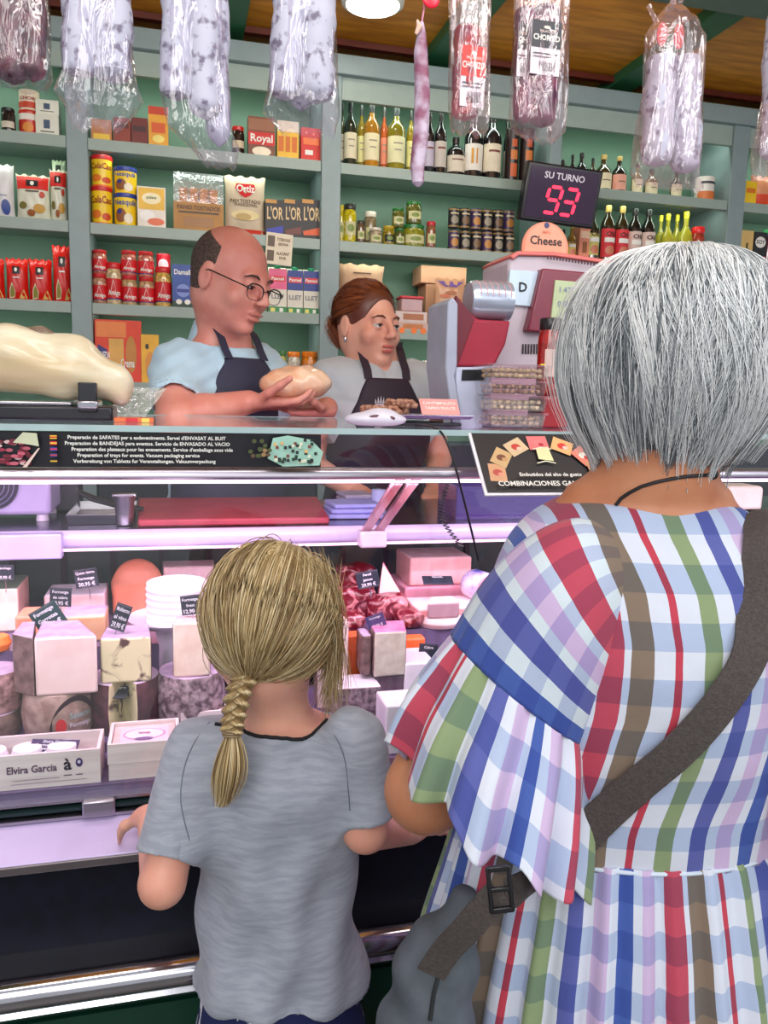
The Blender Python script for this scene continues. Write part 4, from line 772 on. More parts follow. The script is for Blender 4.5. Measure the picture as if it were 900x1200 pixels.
for u0, u1, la in ((660, 712, 'brown paper bundle at the right on the work shelf'),): pass
for k, (u, w_, h_, c, la) in enumerate(((812, 0.09, 0.05, (206, 170, 150), 'pale loaf shaped pack right of the grey-haired woman'), (880, 0.1, 0.06, (226, 206, 200), 'white pack at the right frame edge on work shelf'))):
    mb = MB().box((0, 0, h_/2), (w_, 0.08, h_), mat('pack_%d' % k, c, 0.5)); o = tag(mb.build('food_pack', bevel=0.01), la, 'pack'); o.location = (xof(u, 600, 1.6), 1.66, WZ)

# ------------------------------------------------------------------ things on the counter top glass (z 1.400)
TZ = 1.4005
# cured ham on its holder
hp = lambda u, v: np.array(at(u, v, Y=1.42))
S = SDF(hp(-130, 470)+[-0.05, -0.09, -0.02], hp(170, 380)+[0.02, 0.09, 0.03], 0.0035)
S.cap(hp(-110, 420), hp(20, 422), 0.048, 0.045, k=0.02).cap(hp(20, 423), hp(85, 436), 0.045, 0.042, k=0.03).cap(hp(85, 434), hp(128, 444), 0.041, 0.032, k=0.03).ell(hp(143, 452), (0.018, 0.022, 0.030), k=0.02).cap(hp(20, 398), hp(90, 414), 0.018, 0.02, k=0.03)
vs, fs = S.mesh(); vs = relax(vs, fs, 2); nn = vnorm(vs, fs)
vs = vs+nn*(0.0025*np.sin(vs[:, :1]*60+vs[:, 2:]*40)+0.0015*np.sin(vs[:, 2:]*130+vs[:, :1]*50+vs[:, 1:2]*60))
L = empty('cured_ham', tuple(hp(40, 478)), 'whole cream-coloured cured ham leg on a dark holder', 'ham')
np_obj('ham_leg', vs, fs, mat('ham_fat', (232, 226, 200), 0.3, c2=(206, 186, 146), scale=9, bump=0.25, bscale=14, coat=0.3, stretch=(0.5, 1, 2.2)), L)
S = SDF(hp(-130, 470)+[-0.05, -0.06, -0.02], hp(170, 370)+[0.02, 0.09, 0.03], 0.003)
S.cap(hp(-60, 391), hp(48, 393), 0.013, 0.013, k=0.01).cap(hp(48, 393), hp(90, 405), 0.013, 0.006, k=0.01); vs, fs = S.mesh()
np_obj('dark_rind', vs, fs, mat('ham_rind', (110, 84, 70), 0.5, c2=(150, 140, 120), scale=40, bump=0.5), L)
S = SDF(hp(20, 480), hp(160, 440)+[0, .05, 0], 0.003); S.cap(hp(134, 470), hp(141, 462), 0.008, 0.005, k=0.005); vs, fs = S.mesh(); np_obj('hoof', vs, fs, mat('hoof_black', (34, 24, 26), 0.4), L)
L2 = empty('ham_holder', (hp(40, 478)[0], 1.42, TZ), 'black ham holder with chrome plate carrying the cured ham', 'ham holder')
x0, x1 = xof(-60, 485, 1.40), xof(133, 485, 1.38); zb = at(60, 497, Y=1.36).z
part(MB().box(((x0+x1)/2, 1.42, TZ+0.011), (x1-x0, 0.11, 0.022), mat('holder_black', (24, 26, 34), 0.3)), 'base', L2, bevel=0.004)
part(MB().box(((x0+xof(88, 470, 1.42))/2, 1.42, TZ+0.0255), (xof(88, 470, 1.42)-x0, 0.10, 0.006), m_chrome), 'chrome_plate', L2, bevel=0.002)
c = at(103, 464, Y=1.365); part(MB().box((c.x, 1.366, c.z-0.002), (0.028, 0.018, 0.046), mat('holder_black', (24, 26, 34), 0.3)), 'clamp', L2, bevel=0.002)
part(MB().box((c.x, 1.40, TZ+0.025), (0.03, 0.09, 0.012), m_chrome), 'clamp_bar', L2, bevel=0.002)
box_item('small_packet', 'small red and yellow packet lying right of the ham', 'packet', 134, 180, 490, TZ, (226, 110, 60), [('r', 0.3, 0, 0.6, 1, (200, 40, 50)), ('r', 0.7, 0, 0.9, 1, (230, 200, 90))], Y=1.33, d=0.05)
L = tag(MB().loft([[(-0.04*a+o_, -0.025*a, z), (0.04*a+o_, -0.025*a, z), (0.04*a+o_, 0.025*a, z), (-0.04*a+o_, 0.025*a, z)] for a, z, o_ in ((0.85, 0, -.01), (1, 0.055, 0.025))], clear('tray_plastic', gloss=0.1, haze=0.25, bump=0.4, hazecol=(200, 210, 190))).build('plastic_tray', smooth=False), 'clear plastic tray leaning between ham and bald man', 'tray'); L.location = (xof(154, 470, 1.6), 1.60, TZ)

# hand scanner
L = empty('hand_scanner', (xof(440, 500, 1.28), 1.28, TZ), 'white handheld barcode scanner lying on the counter glass', 'scanner')
S = SDF((-0.06, -0.04, -0.01), (0.06, 0.04, 0.05), 0.002); S.ell((0.0, 0, 0.012), (0.052, 0.026, 0.013), k=0.006).ell((0.008, 0, 0.016), (0.03, 0.024, 0.015), k=0.006).plane((0, 0, 0.001), (0, 0, -1)); vs, fs = S.mesh(); o = np_obj('body', vs, fs, mat('scanner_white', (214, 210, 224), 0.25)); o.parent = L
o = MB().ell((0.004, -0.0215, 0.014), (0.024, 0.004, 0.007), mat('scanner_window', (90, 50, 60), 0.15)).build('window', L)
# steel tray on stand with cured sausages, pink card
L = empty('tray_stand', (xof(490, 498, 1.37), 1.40, TZ), 'low stand with a steel tray in front of the woman seller', 'tray stand')
MB().box((0.01, 0, 0.003), (0.13, 0.1, 0.006), mat('grip_black', (36, 36, 44), 0.4)).build('base', L, bevel=0.002)
for sx in (-0.04, 0.05): MB().box((sx, 0, 0.009), (0.014, 0.08, 0.006), m_steel).build('spacer', L)
MB().loft([[(x*a+0.005, y*a, z) for x, y in ((-0.092, -0.06), (0.092, -0.06), (0.092, 0.06), (-0.092, 0.06))] for a, z in ((0.9, 0.0125), (1.0, 0.0185), (0.98, 0.0195), (0.88, 0.0140))], m_chrome).build('tray', L, bevel=0.0015)
zt = TZ+0.0145
rr = random.Random(5)
for k in range(12):
    u = 434+rr.uniform(0, 50); Y = 1.37+0.016*(k % 3); lay = 0.009 if k < 8 else 0.021
    S_ = MB(); l_ = rr.uniform(0.014, 0.022); S_.tube([(-l_, 0, 0), (-l_*0.4, 0, 0.003), (l_*0.5, 0, 0.002), (l_, 0, -0.002)], [0.004, 0.008, 0.008, 0.004], mat('cured_brown', (120, 66, 48), 0.45, c2=(196, 150, 126), scale=120, bump=0.5), 10)
    o = tag(S_.build('cured_sausage'), 'small brown cured sausage piece heaped on the steel tray', 'sausage', 'cured sausage pieces heaped on the steel tray'); o.location = (xof(u, 480, Y)-0.012, Y, zt+lay); o.rotation_euler.z = rr.uniform(-1.2, 1.2)
o = flat('tray_card', 'pink card with white lettering on the steel tray', 'card', 0, 0.072, 1.38, 0, 0.036, (232, 160, 156), [('t', 'CANTIMPALITO', 0.5, 0.68, 0.18, W_, 0.85), ('t', 'TAPEO DULCE', 0.5, 0.36, 0.18, W_, 0.85)], rx=-0.7); o.location = (xof(514, 478, 1.39), 1.385, zt+0.0185)
# cables
def cable(name, label, pts, r=0.002, c=(24, 22, 30)):
    mb = MB(); P3 = [Vector(p) for p in pts]; out = []
    for i in range(len(P3)-1):
        p0, p1, p2, p3 = P3[max(i-1, 0)], P3[i], P3[i+1], P3[min(i+2, len(P3)-1)]
        for k in range(8):
            t = k/8; out.append(0.5*((2*p1)+(p2-p0)*t+(2*p0-5*p1+4*p2-p3)*t*t+(3*p1-p0-3*p2+p3)*t**3))
    out.append(P3[-1]); mb.tube(out, r, mat('cable_%d' % c[0], c, 0.35), 8); o = tag(mb.build(name), label, 'cable'); return rebase(o, tuple(P3[-1]))
cable('scanner_cable', 'black cable arching over the glass front down to the cheeses', [at(488, 498, Y=1.32), at(505, 500, Y=1.24), at(518, 508, Y=1.19), at(530, 535, Y=1.17), at(542, 580, Y=1.165), at(552, 620, Y=1.165), at(561, 657, Y=1.165)], 0.0018)
coil = []
for i in range(140):
    t = i/139; u = 525-8*sin(pi*t)+40*max(0, t-0.5)**1.3; v = 565+75*t; c = at(u+3*cos(i*0.9), v+0.0, Y=1.45+0.006*sin(i*0.9)); coil.append(c)
mb = MB(); mb.tube(coil, 0.0013, mat('cable_24', (24, 22, 30), 0.35), 5); rebase(tag(mb.build('coiled_cord'), 'dark coiled cord hanging behind the glass by the violet bin', 'cord'), tuple(coil[-1]))

# ------------------------------------------------------------------ big retail scale
SCL = empty('retail_scale', (xof(600, 500, 1.6), 1.60, TZ), 'large retail scale with screen tower and maroon printer head', 'scale')
def plate(name, pts, Y, d, m, bevel=0.003, parent=None, tilt=0.0):
    A = [at(u, v, Y=Y) for u, v in pts]; zm = sum(a.z for a in A)/len(A)
    A = [Vector((a.x, a.y+(a.z-zm)*tilt, a.z)) for a in A]
    mb = MB(); mb.slab(A, d, m, (0, 1, 0)); return part(mb, name, parent or SCL, bevel=bevel)
m_sw = mat('scale_white', (192, 178, 188), 0.35, var=0.03); m_mar = mat('scale_maroon', (122, 44, 62), 0.3, var=0.05); m_ssil = mat('scale_silver', (176, 186, 204), 0.25, metal=0.5)
plate('tower', [(596, 304), (606, 296), (650, 297), (712, 306), (768, 320), (768, 436), (700, 440), (577, 430), (585, 400), (596, 362)], 1.56, 0.15, m_sw, 0.008)
plate('top_rim', [(598, 300), (607, 294), (650, 295), (712, 304), (768, 318), (768, 323), (712, 309), (650, 300), (608, 299), (602, 304)], 1.552, 0.16, mat('rim_red', (216, 110, 104), 0.35), 0.002)
plate('neck', [(577, 425), (720, 436), (720, 500), (566, 500)], 1.575, 0.11, mat('neck_pink', (178, 130, 150), 0.4), 0.006)
plate('screen_frame', [(636, 314), (712, 321), (766, 330), (766, 400), (618, 388), (626, 356)], 1.535, 0.03, m_mar, 0.004)
plate('screen', [(651, 328), (712, 333), (756, 338), (756, 384), (646, 372)], 1.531, 0.006, mat('lcd', (168, 180, 140), 0.2, emit=0.25, var=0.04), 0.001)
pl = at(664, 340, Y=1.529); mb = MB()
for i, t in enumerate(('1.475', '0.000')): mb.text(t, cmat((110, 120, 170)), lambda x, y, i=i: (pl.x+x, 1.5295, pl.z-0.028*i+y), 0.016)
part(mb, 'screen_digits', SCL)
plate('badge_plate', [(598, 316), (633, 318), (627, 360), (594, 357)], 1.553, 0.01, mat('badge_white', (196, 216, 232), 0.3), 0.002)
pl = at(613, 337, Y=1.551); mb = MB(); mb.text('D', cmat((20, 20, 26)), lambda x, y: (pl.x+x, 1.5518, pl.z+y), 0.026, True); mb.box((pl.x-0.007, 1.5519, pl.z+0.003), (0.003, 0.001, 0.014), cmat((20, 20, 26))); part(mb, 'badge_letter', SCL)
mb = MB()
for k in range(9):
    p = at(613+k*3.3, 409, Y=1.557); mb.box((p.x, 1.5585, p.z), (0.0022, 0.005, 0.020), cmat((40, 26, 34)))
part(mb, 'vent_slots', SCL); mb = MB()
for k in range(20):
    p = at(642+k*3.6, 302+k*0.52, Y=1.551); mb.box((p.x, 1.5505, p.z), (0.0016, 0.004, 0.005), cmat((90, 50, 60)))
part(mb, 'top_vent_slots', SCL)
c0, c1 = at(553, 351, Y=1.46), at(598, 352, Y=1.46); mb = MB(); rings = []
for x in (c0.x-0.006, c0.x, c1.x-0.002, c1.x):
    r = 0.03 if x in (c0.x-0.006, c1.x) else 0.034
    rings.append([(x, 1.465+r*cos(t), c0.z+r*sin(t)*1.05) for t in np.linspace(0, 2*pi, 33)[:-1]])
mb.loft(rings, m_ssil); part(mb, 'printer_roll_cover', SCL)
mb = MB()
for k in range(6):
    x = c0.x+0.008+k*0.012; mb.tube([(x, 1.465+0.0345*cos(t), c0.z+0.036*sin(t)) for t in np.linspace(0.6, 3.0, 14)], 0.0008, cmat((220, 170, 176)), 5)
part(mb, 'cover_ribs', SCL)
plate('printer_body', [(535, 346), (548, 362), (560, 374), (599, 376), (593, 404), (579, 430), (534, 430)], 1.435, 0.10, mat('printer_red', (150, 26, 50), 0.3), 0.005)
plate('printer_side', [(535, 346), (556, 373), (552, 385), (536, 429), (534, 429)], 1.431, 0.01, mat('printer_wine', (104, 22, 40), 0.35), 0.001)
plate('side_strip', [(525, 354), (531, 348), (537, 356), (536, 428), (533, 440), (540, 480), (540, 502), (530, 502), (527, 470), (522, 430)], 1.42, 0.12, mat('strip_grey', (160, 166, 184), 0.35), 0.003)
plate('column', [(533, 430), (579, 430), (568, 466), (566, 503), (536, 503)], 1.43, 0.10, mat('column_lilac', (184, 190, 212), 0.3), 0.005)
plate('ticket_slot', [(542, 433), (568, 433), (567, 446), (541, 446)], 1.428, 0.01, mat('slot_black', (16, 16, 22), 0.3), 0.001)
part(MB().box((xof(620, 500, 1.6), 1.56, TZ+0.006), (0.30, 0.24, 0.012), mat('scale_base', (120, 100, 120), 0.4)), 'base', SCL, bevel=0.004)
# round cheese sign on the scale top
px_ = at(639, 292, Y=1.60); zt_ = at(639, 297, Y=1.60).z; r = 0.052
L = empty('cheese_sign', (px_.x, 1.60, zt_+0.003), 'round-topped orange sign reading Cheese on top of the scale', 'sign'); L.location.z = at(639, 298, Y=1.6).z
poly = [(-r, 0), (r, 0)]+[(r*1.0*cos(t), r*0.25+r*1.0*sin(t)) for t in np.linspace(0, pi, 22)]
mb = MB(); mb.slab([(x, 0, z) for x, z in poly], 0.006, cmat((222, 140, 110)), (0, 1, 0)); mb.slab([(x*0.9, -0.001, z*0.9+0.003) for x, z in poly], 0.001, cmat((236, 160, 130)), (0, 1, 0))
mb.text('Cheese', cmat((40, 24, 24)), lambda x, y: (x, -0.0018, 0.026+y), 0.024, True); mb.text("deli's", cmat((200, 90, 60)), lambda x, y: (x, -0.0018, 0.044+y), 0.009); mb.add([(0.006*cos(t), -0.0017, 0.058+0.006*sin(t)) for t in np.linspace(0, 2*pi, 13)[:-1]], [tuple(range(12))], cmat((60, 60, 110))); mb.build('disc', L, smooth=False)
MB().box((0, 0.003, -0.004), (0.06, 0.03, 0.006), cmat((60, 50, 50))).build('foot', L)
# nut trays
for k in range(4):
    z = TZ+k*0.0285; xa = xof(574, 480, 1.36); xb = xof(634, 480, 1.36); wn = xb-xa+0.012; o_ = 0.002*(k % 2)
    nm_ = ['bottom', 'second from bottom', 'second from top', 'top'][k]; kind_ = ['mixed brown nuts', 'pale cashews', 'dark hazelnuts', 'pale pistachios'][k]
    L = empty('nut_tray', ((xa+xb)/2+o_, 1.39, z), 'clear tray of %s, %s of the stack by the scale' % (kind_, nm_), 'nut tray', 'nut trays stacked by the scale')
    MB().loft([[(x*a*wn/2, y*a*0.045, zz) for x, y in ((-1, -1), (1, -1), (1, 1), (-1, 1))] for a, zz in ((0.9, 0), (0.97, 0.022), (0.95, 0.022), (0.88, 0.0012))], clear('tray_clear', gloss=0.03, haze=0.02)).build('tray', L, smooth=False)
    MB().box((0, 0, 0.0245), (wn*1.02, 0.093, 0.004), clear('lid_clear', gloss=0.05, haze=0.10, hazecol=(236, 220, 230))).build('lid', L, smooth=False)
    mb = MB(); rr = random.Random(k); col = [(96, 50, 40), (226, 196, 160), (110, 50, 44), (216, 180, 140)][k]; m = mat('nuts_%d' % k, col, 0.5, c2=tuple(int(q*0.75) for q in col) if k % 2 else (196, 150, 120), scale=120)
    for iy in range(4):
        for ix in range(8):
            for iz in range(2):
                mb.ell(((ix-3.5)*wn*0.108+rr.uniform(-.002, .002), (iy-1.5)*0.019, 0.0065+iz*0.009+rr.uniform(0, .001)), (rr.uniform(.004, .0055), .004, .004), m, 8, 5)
    o = tag(mb.build('nuts'), '%s filling the %s tray of the stack' % (kind_, nm_), 'nuts', kind='stuff'); o.location = ((xa+xb)/2+o_, 1.39, z)
x, w, h = shelfpos(637, 662, 372, TZ+0.114, 1.36); 
L = jar_item('sauce_jar', 'red jar with dark lid and white label beside the screen', 'jar', 638, 664, 372, TZ+0.001+0.056, (170, 30, 26), (30, 20, 24), [('r', 0.2, 0.25, 0.85, 0.6, (226, 190, 180))], Y=1.37)
mb = MB().box((0, 0, 0.028), (0.05, 0.07, 0.056), mat('red_pack', (150, 30, 40), 0.35)); o = tag(mb.build('food_pack', bevel=0.003), 'dark red pack under the red jar, right of the nut trays', 'pack'); o.location = (L.location.x+0.004, 1.395, TZ)
box_item('yellow_ticket', 'tiny yellow ticket between nut trays and red jar', 'ticket', 633, 638, 428, TZ+0.114, (236, 220, 40), (), Y=1.35, d=0.004)
# turn display on the third upright
L = empty('turn_display', (0, 0, 0), "dark turn display showing 93 in red digits", 'display')
dY = 2.98; q = [at(u, v, Y=dY) for u, v in ((622, 196), (703, 202), (692, 261), (611, 256))]
cen = sum(q, Vector())/4; W = (q[1]-q[0]).length; H = (q[1]-q[2]).length; L.location = cen; L.rotation_euler = (radians(10), radians(4), radians(-6))
MB().box((0, 0.02, 0), (W*1.04, 0.05, H*1.1), mat('display_frame', (20, 14, 24), 0.3)).build('housing', L, bevel=0.006)
MB().box((0, -0.008, 0), (W*0.94, 0.004, H*0.96), mat('display_face', (44, 12, 54), 0.12, coat=0.5)).build('face', L)
mb = MB(); mb.text('SU TURNO', cmat((214, 206, 220)), lambda x, y: (x, -0.0108, H*0.33+y), H*0.17, True); mb.build('lettering', L, smooth=False)
mb = MB(); m = mat('red_digit', (255, 30, 60), 0.4, emit=3.5, var=0)
SEG = {'9': 'abcdfg', '3': 'abcdg'}
for i, ch in enumerate('93'):
    ox = (-0.12 if i == 0 else 0.12)*W*0.95; hw, hh = 0.042, 0.05; zz = -0.022
    sg = {'a': (0, 2, 1), 'g': (0, 0, 1), 'd': (0, -2, 1), 'f': (-1, 1, 0), 'b': (1, 1, 0), 'e': (-1, -1, 0), 'c': (1, -1, 0)}
    for c_ in SEG[ch]:
        sx, sz, hor = sg[c_]; cx_, cz_ = ox+sx*0.026+sz*0.0045, zz+sz*0.0235
        l, t = (0.021, 0.006) if hor else (0.006, 0.019)
        pts = [(-l, 0), (-l+0.005, t), (l-0.005, t), (l, 0), (l-0.005, -t), (-l+0.005, -t)] if hor else [(0, -t), (l, -t+0.005), (l, t-0.005), (0, t), (-l, t-0.005), (-l, -t+0.005)]
        mb.add([(cx_+a_+b_*0.15*(0 if hor else 1), -0.0110, cz_+b_) for a_, b_ in pts], [tuple(range(6))], m)
mb.build('digits', L, smooth=False)
MB().box((0.02, 0.10, 0), (0.05, 0.13, 0.04), mat('bracket_dark', (40, 36, 44), 0.4)).build('bracket', L)
# ------------------------------------------------------------------ cheeses and meats in the case
def cheese_m(name, c, c2=None, **k): return mat(name, c, k.pop('rough', 0.45), c2=c2, sss=0.0, **k)
C_cream = cheese_m('cheese_cream', (238, 220, 204), (228, 204, 186), scale=30, bump=0.15, bscale=90)
C_pink = cheese_m('cheese_pale', (236, 206, 206), (226, 190, 190), scale=30, bump=0.1)
C_brown = cheese_m('rind_brown', (136, 110, 104), (100, 76, 72), scale=60, bump=0.5)
C_dark = cheese_m('rind_dark', (96, 52, 62), (60, 30, 40), scale=50, bump=0.6)
C_grey = cheese_m('rind_grey', (176, 156, 164), (96, 80, 84), scale=90, bump=0.7)
C_orange = cheese_m('cheese_orange', (236, 150, 120), (224, 130, 100), scale=12)
C_white = cheese_m('cheese_white', (242, 236, 244), (230, 222, 234), scale=20)
C_marb = mat('cheese_marbled', (226, 216, 176), 0.4, c2=(90, 60, 56), scale=22, bump=0.15)
C_marb.node_tree.nodes['Noise Texture'].inputs['Distortion'].default_value = 0.7
for e_, p_ in zip(C_marb.node_tree.nodes['Color Ramp'].color_ramp.elements, (0.36, 0.43)): e_.position = p_
C_lilac = cheese_m('wrap_lilac', (206, 186, 214), (180, 158, 190), scale=50, bump=0.4)
C_meat = mat('meat_red', (104, 14, 32), 0.3, c2=(206, 130, 136), scale=34, bump=0.3, coat=0.4)
C_meat.node_tree.nodes['Noise Texture'].inputs['Distortion'].default_value = 1.5
for e_, p_ in zip(C_meat.node_tree.nodes['Color Ramp'].color_ramp.elements, (0.36, 0.46)): e_.position = p_
C_ham = mat('meat_pink', (226, 120, 140), 0.35, c2=(236, 160, 170), scale=22)
def xz(u0, u1, v, Y): return at(u0, v, Y=Y).x, at(u1, v, Y=Y).x
def block(name, label, cat, u0, u1, vt, z, Y, d, m, mtop=None, side=None, lean=0.0, back=1.0, shift=0.0, bevel=0.0045, parts=None, group=None):
    """cut piece: front face u0..u1, tapering to `back` of its width at depth d"""
    vm = (vt+at(0, 0, D=1)[0]*0+vt+60)/2; x0, x1 = xz(u0, u1, vm, Y); h = at((u0+u1)/2, vt, Y=Y).z-z; w = x1-x0
    poly = [(-w/2, 0), (w/2, 0), (w/2*back+shift, d), (-w/2*back+shift, d)]
    mb = MB().prism(poly, 0, h, m, mtop, [m, side or m, side or m, side or m])
    if lean:
        mb.v = [(p[0], p[1]+lean*p[2], p[2]) for p in mb.v]
    o = mb.build(name, bevel=bevel); o.location = ((x0+x1)/2, Y, z); tag(o, label, cat, group); o['_t'] = h; return o
def top(o): return o.location.z+o['_t']
def wheel(name, label, u0, u1, vt, z, Y, m, mtop=None, cut=None, mcut=None, bulge=0.004, cat='cheese'):
    x0, x1 = xz(u0, u1, vt+30, Y); r = (x1-x0)/2; h = at((u0+u1)/2, vt, Y=Y+r*0.3).z-z; mb = MB(); n = 40
    a0, a1 = cut if cut else (0, 2*pi); pts = [(r*cos(t), r*sin(t)) for t in np.linspace(a0, a1, n)]
    if cut: pts.append((0, 0))
    else: pts = pts[:-1]
    rings = [[((1-q)*x*1.0 if 0 else x*s, y*s, zz) for x, y in pts] for s, zz, q in ((0.96, 0, 0), (1, h*0.12, 0), (1+bulge/r, h*0.5, 0), (1, h*0.88, 0), (0.96, h, 0))]
    k = len(pts); mb.loft(rings, m)
    if mtop: mb.m[-1] = mb.mi(mtop)
    if cut and mcut:
        for i in range(4):
            for j in (k-2, k-1): mb.m[i*k+j] = mb.mi(mcut)
    o = mb.build(name, bevel=0.0015); o.location = ((x0+x1)/2, Y+r, z); tag(o, label, cat); o['_t'] = h; return o
def price(label, u0, u1, v0, v1, Y, lines, tilt=0.0, col=(38, 44, 56), stick=True, lay=0.0, z0=None):
    x0, x1 = xz(u0, u1, (v0+v1)/2, Y); w = (x1-x0)*1.0; h = max(0.018, at(0, v0, Y=Y).z-at(0, v1, Y=Y).z) if not lay else 0.032
    c = at((u0+u1)/2, (v0+v1)/2, Y=Y); L = empty('price_tag', c, label, 'price tag', 'black price tags in the case'); L.rotation_euler = (lay, tilt, radians(-8))
    mb = MB().box((0, 0, 0), (w, 0.001, h), cmat(col, 0.5)); pr_ = [('t', t, 0.5, 0.8-0.6*i/max(1, len(lines)-1), 0.16 if i < len(lines)-1 else 0.2, (220, 220, 228), 0.82) for i, t in enumerate(lines)]
    pr_ = [('r', 0.03, 0.04, 0.97, 0.05, (150, 150, 160)), ('r', 0.03, 0.95, 0.97, 0.96, (150, 150, 160))]+pr_
    paint(mb, lambda a, b, e=0: ((a-0.5)*w, -0.0006-e, (b-0.5)*h), pr_, w, h); mb.build('card', L, smooth=False)
    if stick:
        mb = MB(); mb.tube([(0, 0.0015, -h*0.3), (0.001, 0.0018, -h*0.5-0.010), (0, 0.002, -h*0.5-0.024)], 0.0011, m_steel, 6); mb.build('pick', L)
    return L
# front row: wooden boxes
def crate(name, label, u0, u1, vt, vtb, z, Y, d, prints, h_=None, inner=None):
    x0, x1 = xz(u0, u1, vt+30, Y); w = x1-x0; h = h_ or at((u0+u1)/2, vt, Y=Y).z-z; L = empty(name, ((x0+x1)/2, Y+d/2, z), label, 'box'); m = mat('pale_poplar', (236, 222, 222), 0.6, c2=(222, 204, 206), scale=8, stretch=(1, 1, 12)); t = 0.005
    mb = MB().box((0, -d/2+t/2, h/2), (w, t, h), m); paint(mb, lambda a, b, e=0: ((a-0.5)*w, -d/2-e, b*h), prints, w, h); mb.build('front_board', L, smooth=False)
    MB().box((0, d/2-t/2, h/2), (w, t, h), m).build('back_board', L, smooth=False)
    for s in (-1, 1): MB().box((s*(w/2-t/2), 0, h/2), (t, d-2*t, h), m).build('side_board', L, smooth=False)
    MB().box((0, 0, 0.002), (w-2*t, d-2*t, 0.004), m).build('bottom', L, smooth=False)
    return L, w, h, d
L, w, h, d = crate('cheese_crate', 'long pale wooden crate of small cheeses printed Elvira Garcia, front row', -46, 118, 884, 0, D1, 1.198, 0.075, [('t', 'Elvira Garcia', 0.50, 0.56, 0.22, (96, 70, 96), 0.36), ('t', 'à', 0.76, 0.62, 0.36, (40, 30, 50)), ('e', 0.845, 0.66, 0.026, 0.13, (60, 44, 100)), ('e', 0.845, 0.68, 0.012, 0.05, (220, 210, 230)), ('r', 0.36, 0.26, 0.70, 0.275, (110, 90, 110)), ('r', 0.73, 0.30, 0.79, 0.33, (80, 70, 90)), ('r', 0.82, 0.30, 0.87, 0.33, (80, 70, 90)), ('r', 0.35, 0.16, 0.9, 0.175, (140, 120, 140))])
for k in range(3):
    mb = MB().lathe([(0.012, 0), (0.022, 0.004), (0.0235, h*0.6), (0.02, h*0.82), (0, h*0.86)], C_white, n=24); o = tag(mb.build('small_cheese'), ['leftmost', 'middle', 'right-hand'][k]+' small round white cheese inside the long wooden crate', 'cheese', 'small cheeses in the long crate'); o.location = (L.location.x-w/2+0.034+k*0.049, L.location.y, L.location.z+0.0045)
price('purple-black price tag lying over the long wooden crate', 34, 92, 866, 887, 1.235, ['Elvira Garcia', 'Formatge de cabra', 'Queso de cabra', '4,95 €'], tilt=0.05, col=(52, 34, 84), lay=-1.1, stick=False)
lab = [('r', 0.1, 0.12, 0.9, 0.88, (236, 206, 226)), ('e', 0.5, 0.5, 0.36, 0.3, (206, 150, 190)), ('e', 0.5, 0.5, 0.32, 0.26, (242, 220, 236)), ('t', 'Formatge', 0.5, 0.55, 0.13, (160, 90, 140), 0.5), ('e', 0.5, 0.24, 0.16, 0.08, (130, 100, 150))]
zb = D1
for k, (u0, u1, vt, Y, nm_) in enumerate(((128, 206, 892, 1.20, 'lower'), (126, 210, 864, 1.197, 'upper'))):
    hh = at(168, vt, Y=1.2).z-zb if k == 0 else 0.031
    L, w, h, d = crate('cheese_crate', '%s of two stacked square pale wooden crates beside the girl' % nm_, u0, u1, vt, 0, zb, Y, 0.085, [], h_=hh)
    mb = MB().box((0, 0, h*0.5), (w-0.012, d-0.012, h*0.62), C_pink)
    if k == 1: paint(mb, lambda a, b, e=0: ((a-0.5)*(w-0.014), (b-0.5)*(d-0.014), h*0.815+e), lab, w, h)
    o = tag(mb.build('boxed_cheese', bevel=0.0), 'square wrapped cheese filling the %s square crate beside the girl' % nm_, 'cheese'); o.location = (L.location.x, L.location.y, zb); zb += hh+0.0005
L, w, h, d = crate('cheese_crate', 'square wooden crate with rosy label half hidden behind the girl', 212, 268, 834, 0, D2, 1.312, 0.075, [])
mb = MB().box((0, 0, h*0.5), (w-0.012, d-0.012, h*0.6), C_pink); paint(mb, lambda a, b, e=0: ((a-0.5)*(w-0.014), (b-0.5)*(d-0.014), h*0.805+e), lab, w, h); o = tag(mb.build('boxed_cheese'), 'square wrapped cheese in the crate behind the girl', 'cheese'); o.location = (L.location.x, L.location.y, D2)
# second row, wheels with wedges on top
o = wheel('whole_cheese', 'halved brown cheese wheel with a black label under the large wedge', 20, 108, 812, D2, 1.312, cheese_m('rind_tan', (176, 150, 140), (140, 112, 104), scale=50, bump=0.5)); h1 = o
mb = MB(); r = 0.054; n = 14
fnw = lambda a, b, e=0: ((r+0.0035+e)*sin((a-0.5)*2.0+0.35), -(r+0.0035+e)*cos((a-0.5)*2.0+0.35), b*0.08)
rr_ = (at(108, 842, Y=1.312).x-at(20, 842, Y=1.312).x)/2; r = rr_
paint(mb, fnw, [('p', [(0.30+0.36*(1-cos(t))-0.06, 0.06+0.9*max(0, sin(t))) for t in np.linspace(0, pi, 18)], (52, 38, 44)), ('e', 0.40, 0.36, 0.07, 0.16, (200, 40, 50)), ('t', 'Selecte', 0.66, 0.55, 0.13, (150, 170, 170), 0.3), ('t', 'Formatge', 0.66, 0.36, 0.10, (200, 190, 200), 0.3)], r*2, 0.08)
lab_ = mb.build('paper_label', o); 
pz = top(o)
o = block('cheese_wedge', 'largest pale cheese wedge with brown rind, on the black-labelled wheel', 'cheese', 40, 115, 746, pz, 1.315, 0.10, mat('cheese_ivory', (240, 216, 214), 0.4, c2=(232, 204, 200), scale=20), C_lilac, C_brown, back=0.62, shift=-0.02)
o.data.polygons[5].material_index = o.data.polygons[5].material_index
mb = MB(); x0 = at(15, 790, Y=1.34).x; x1 = at(40, 790, Y=1.315).x; h = o['_t']
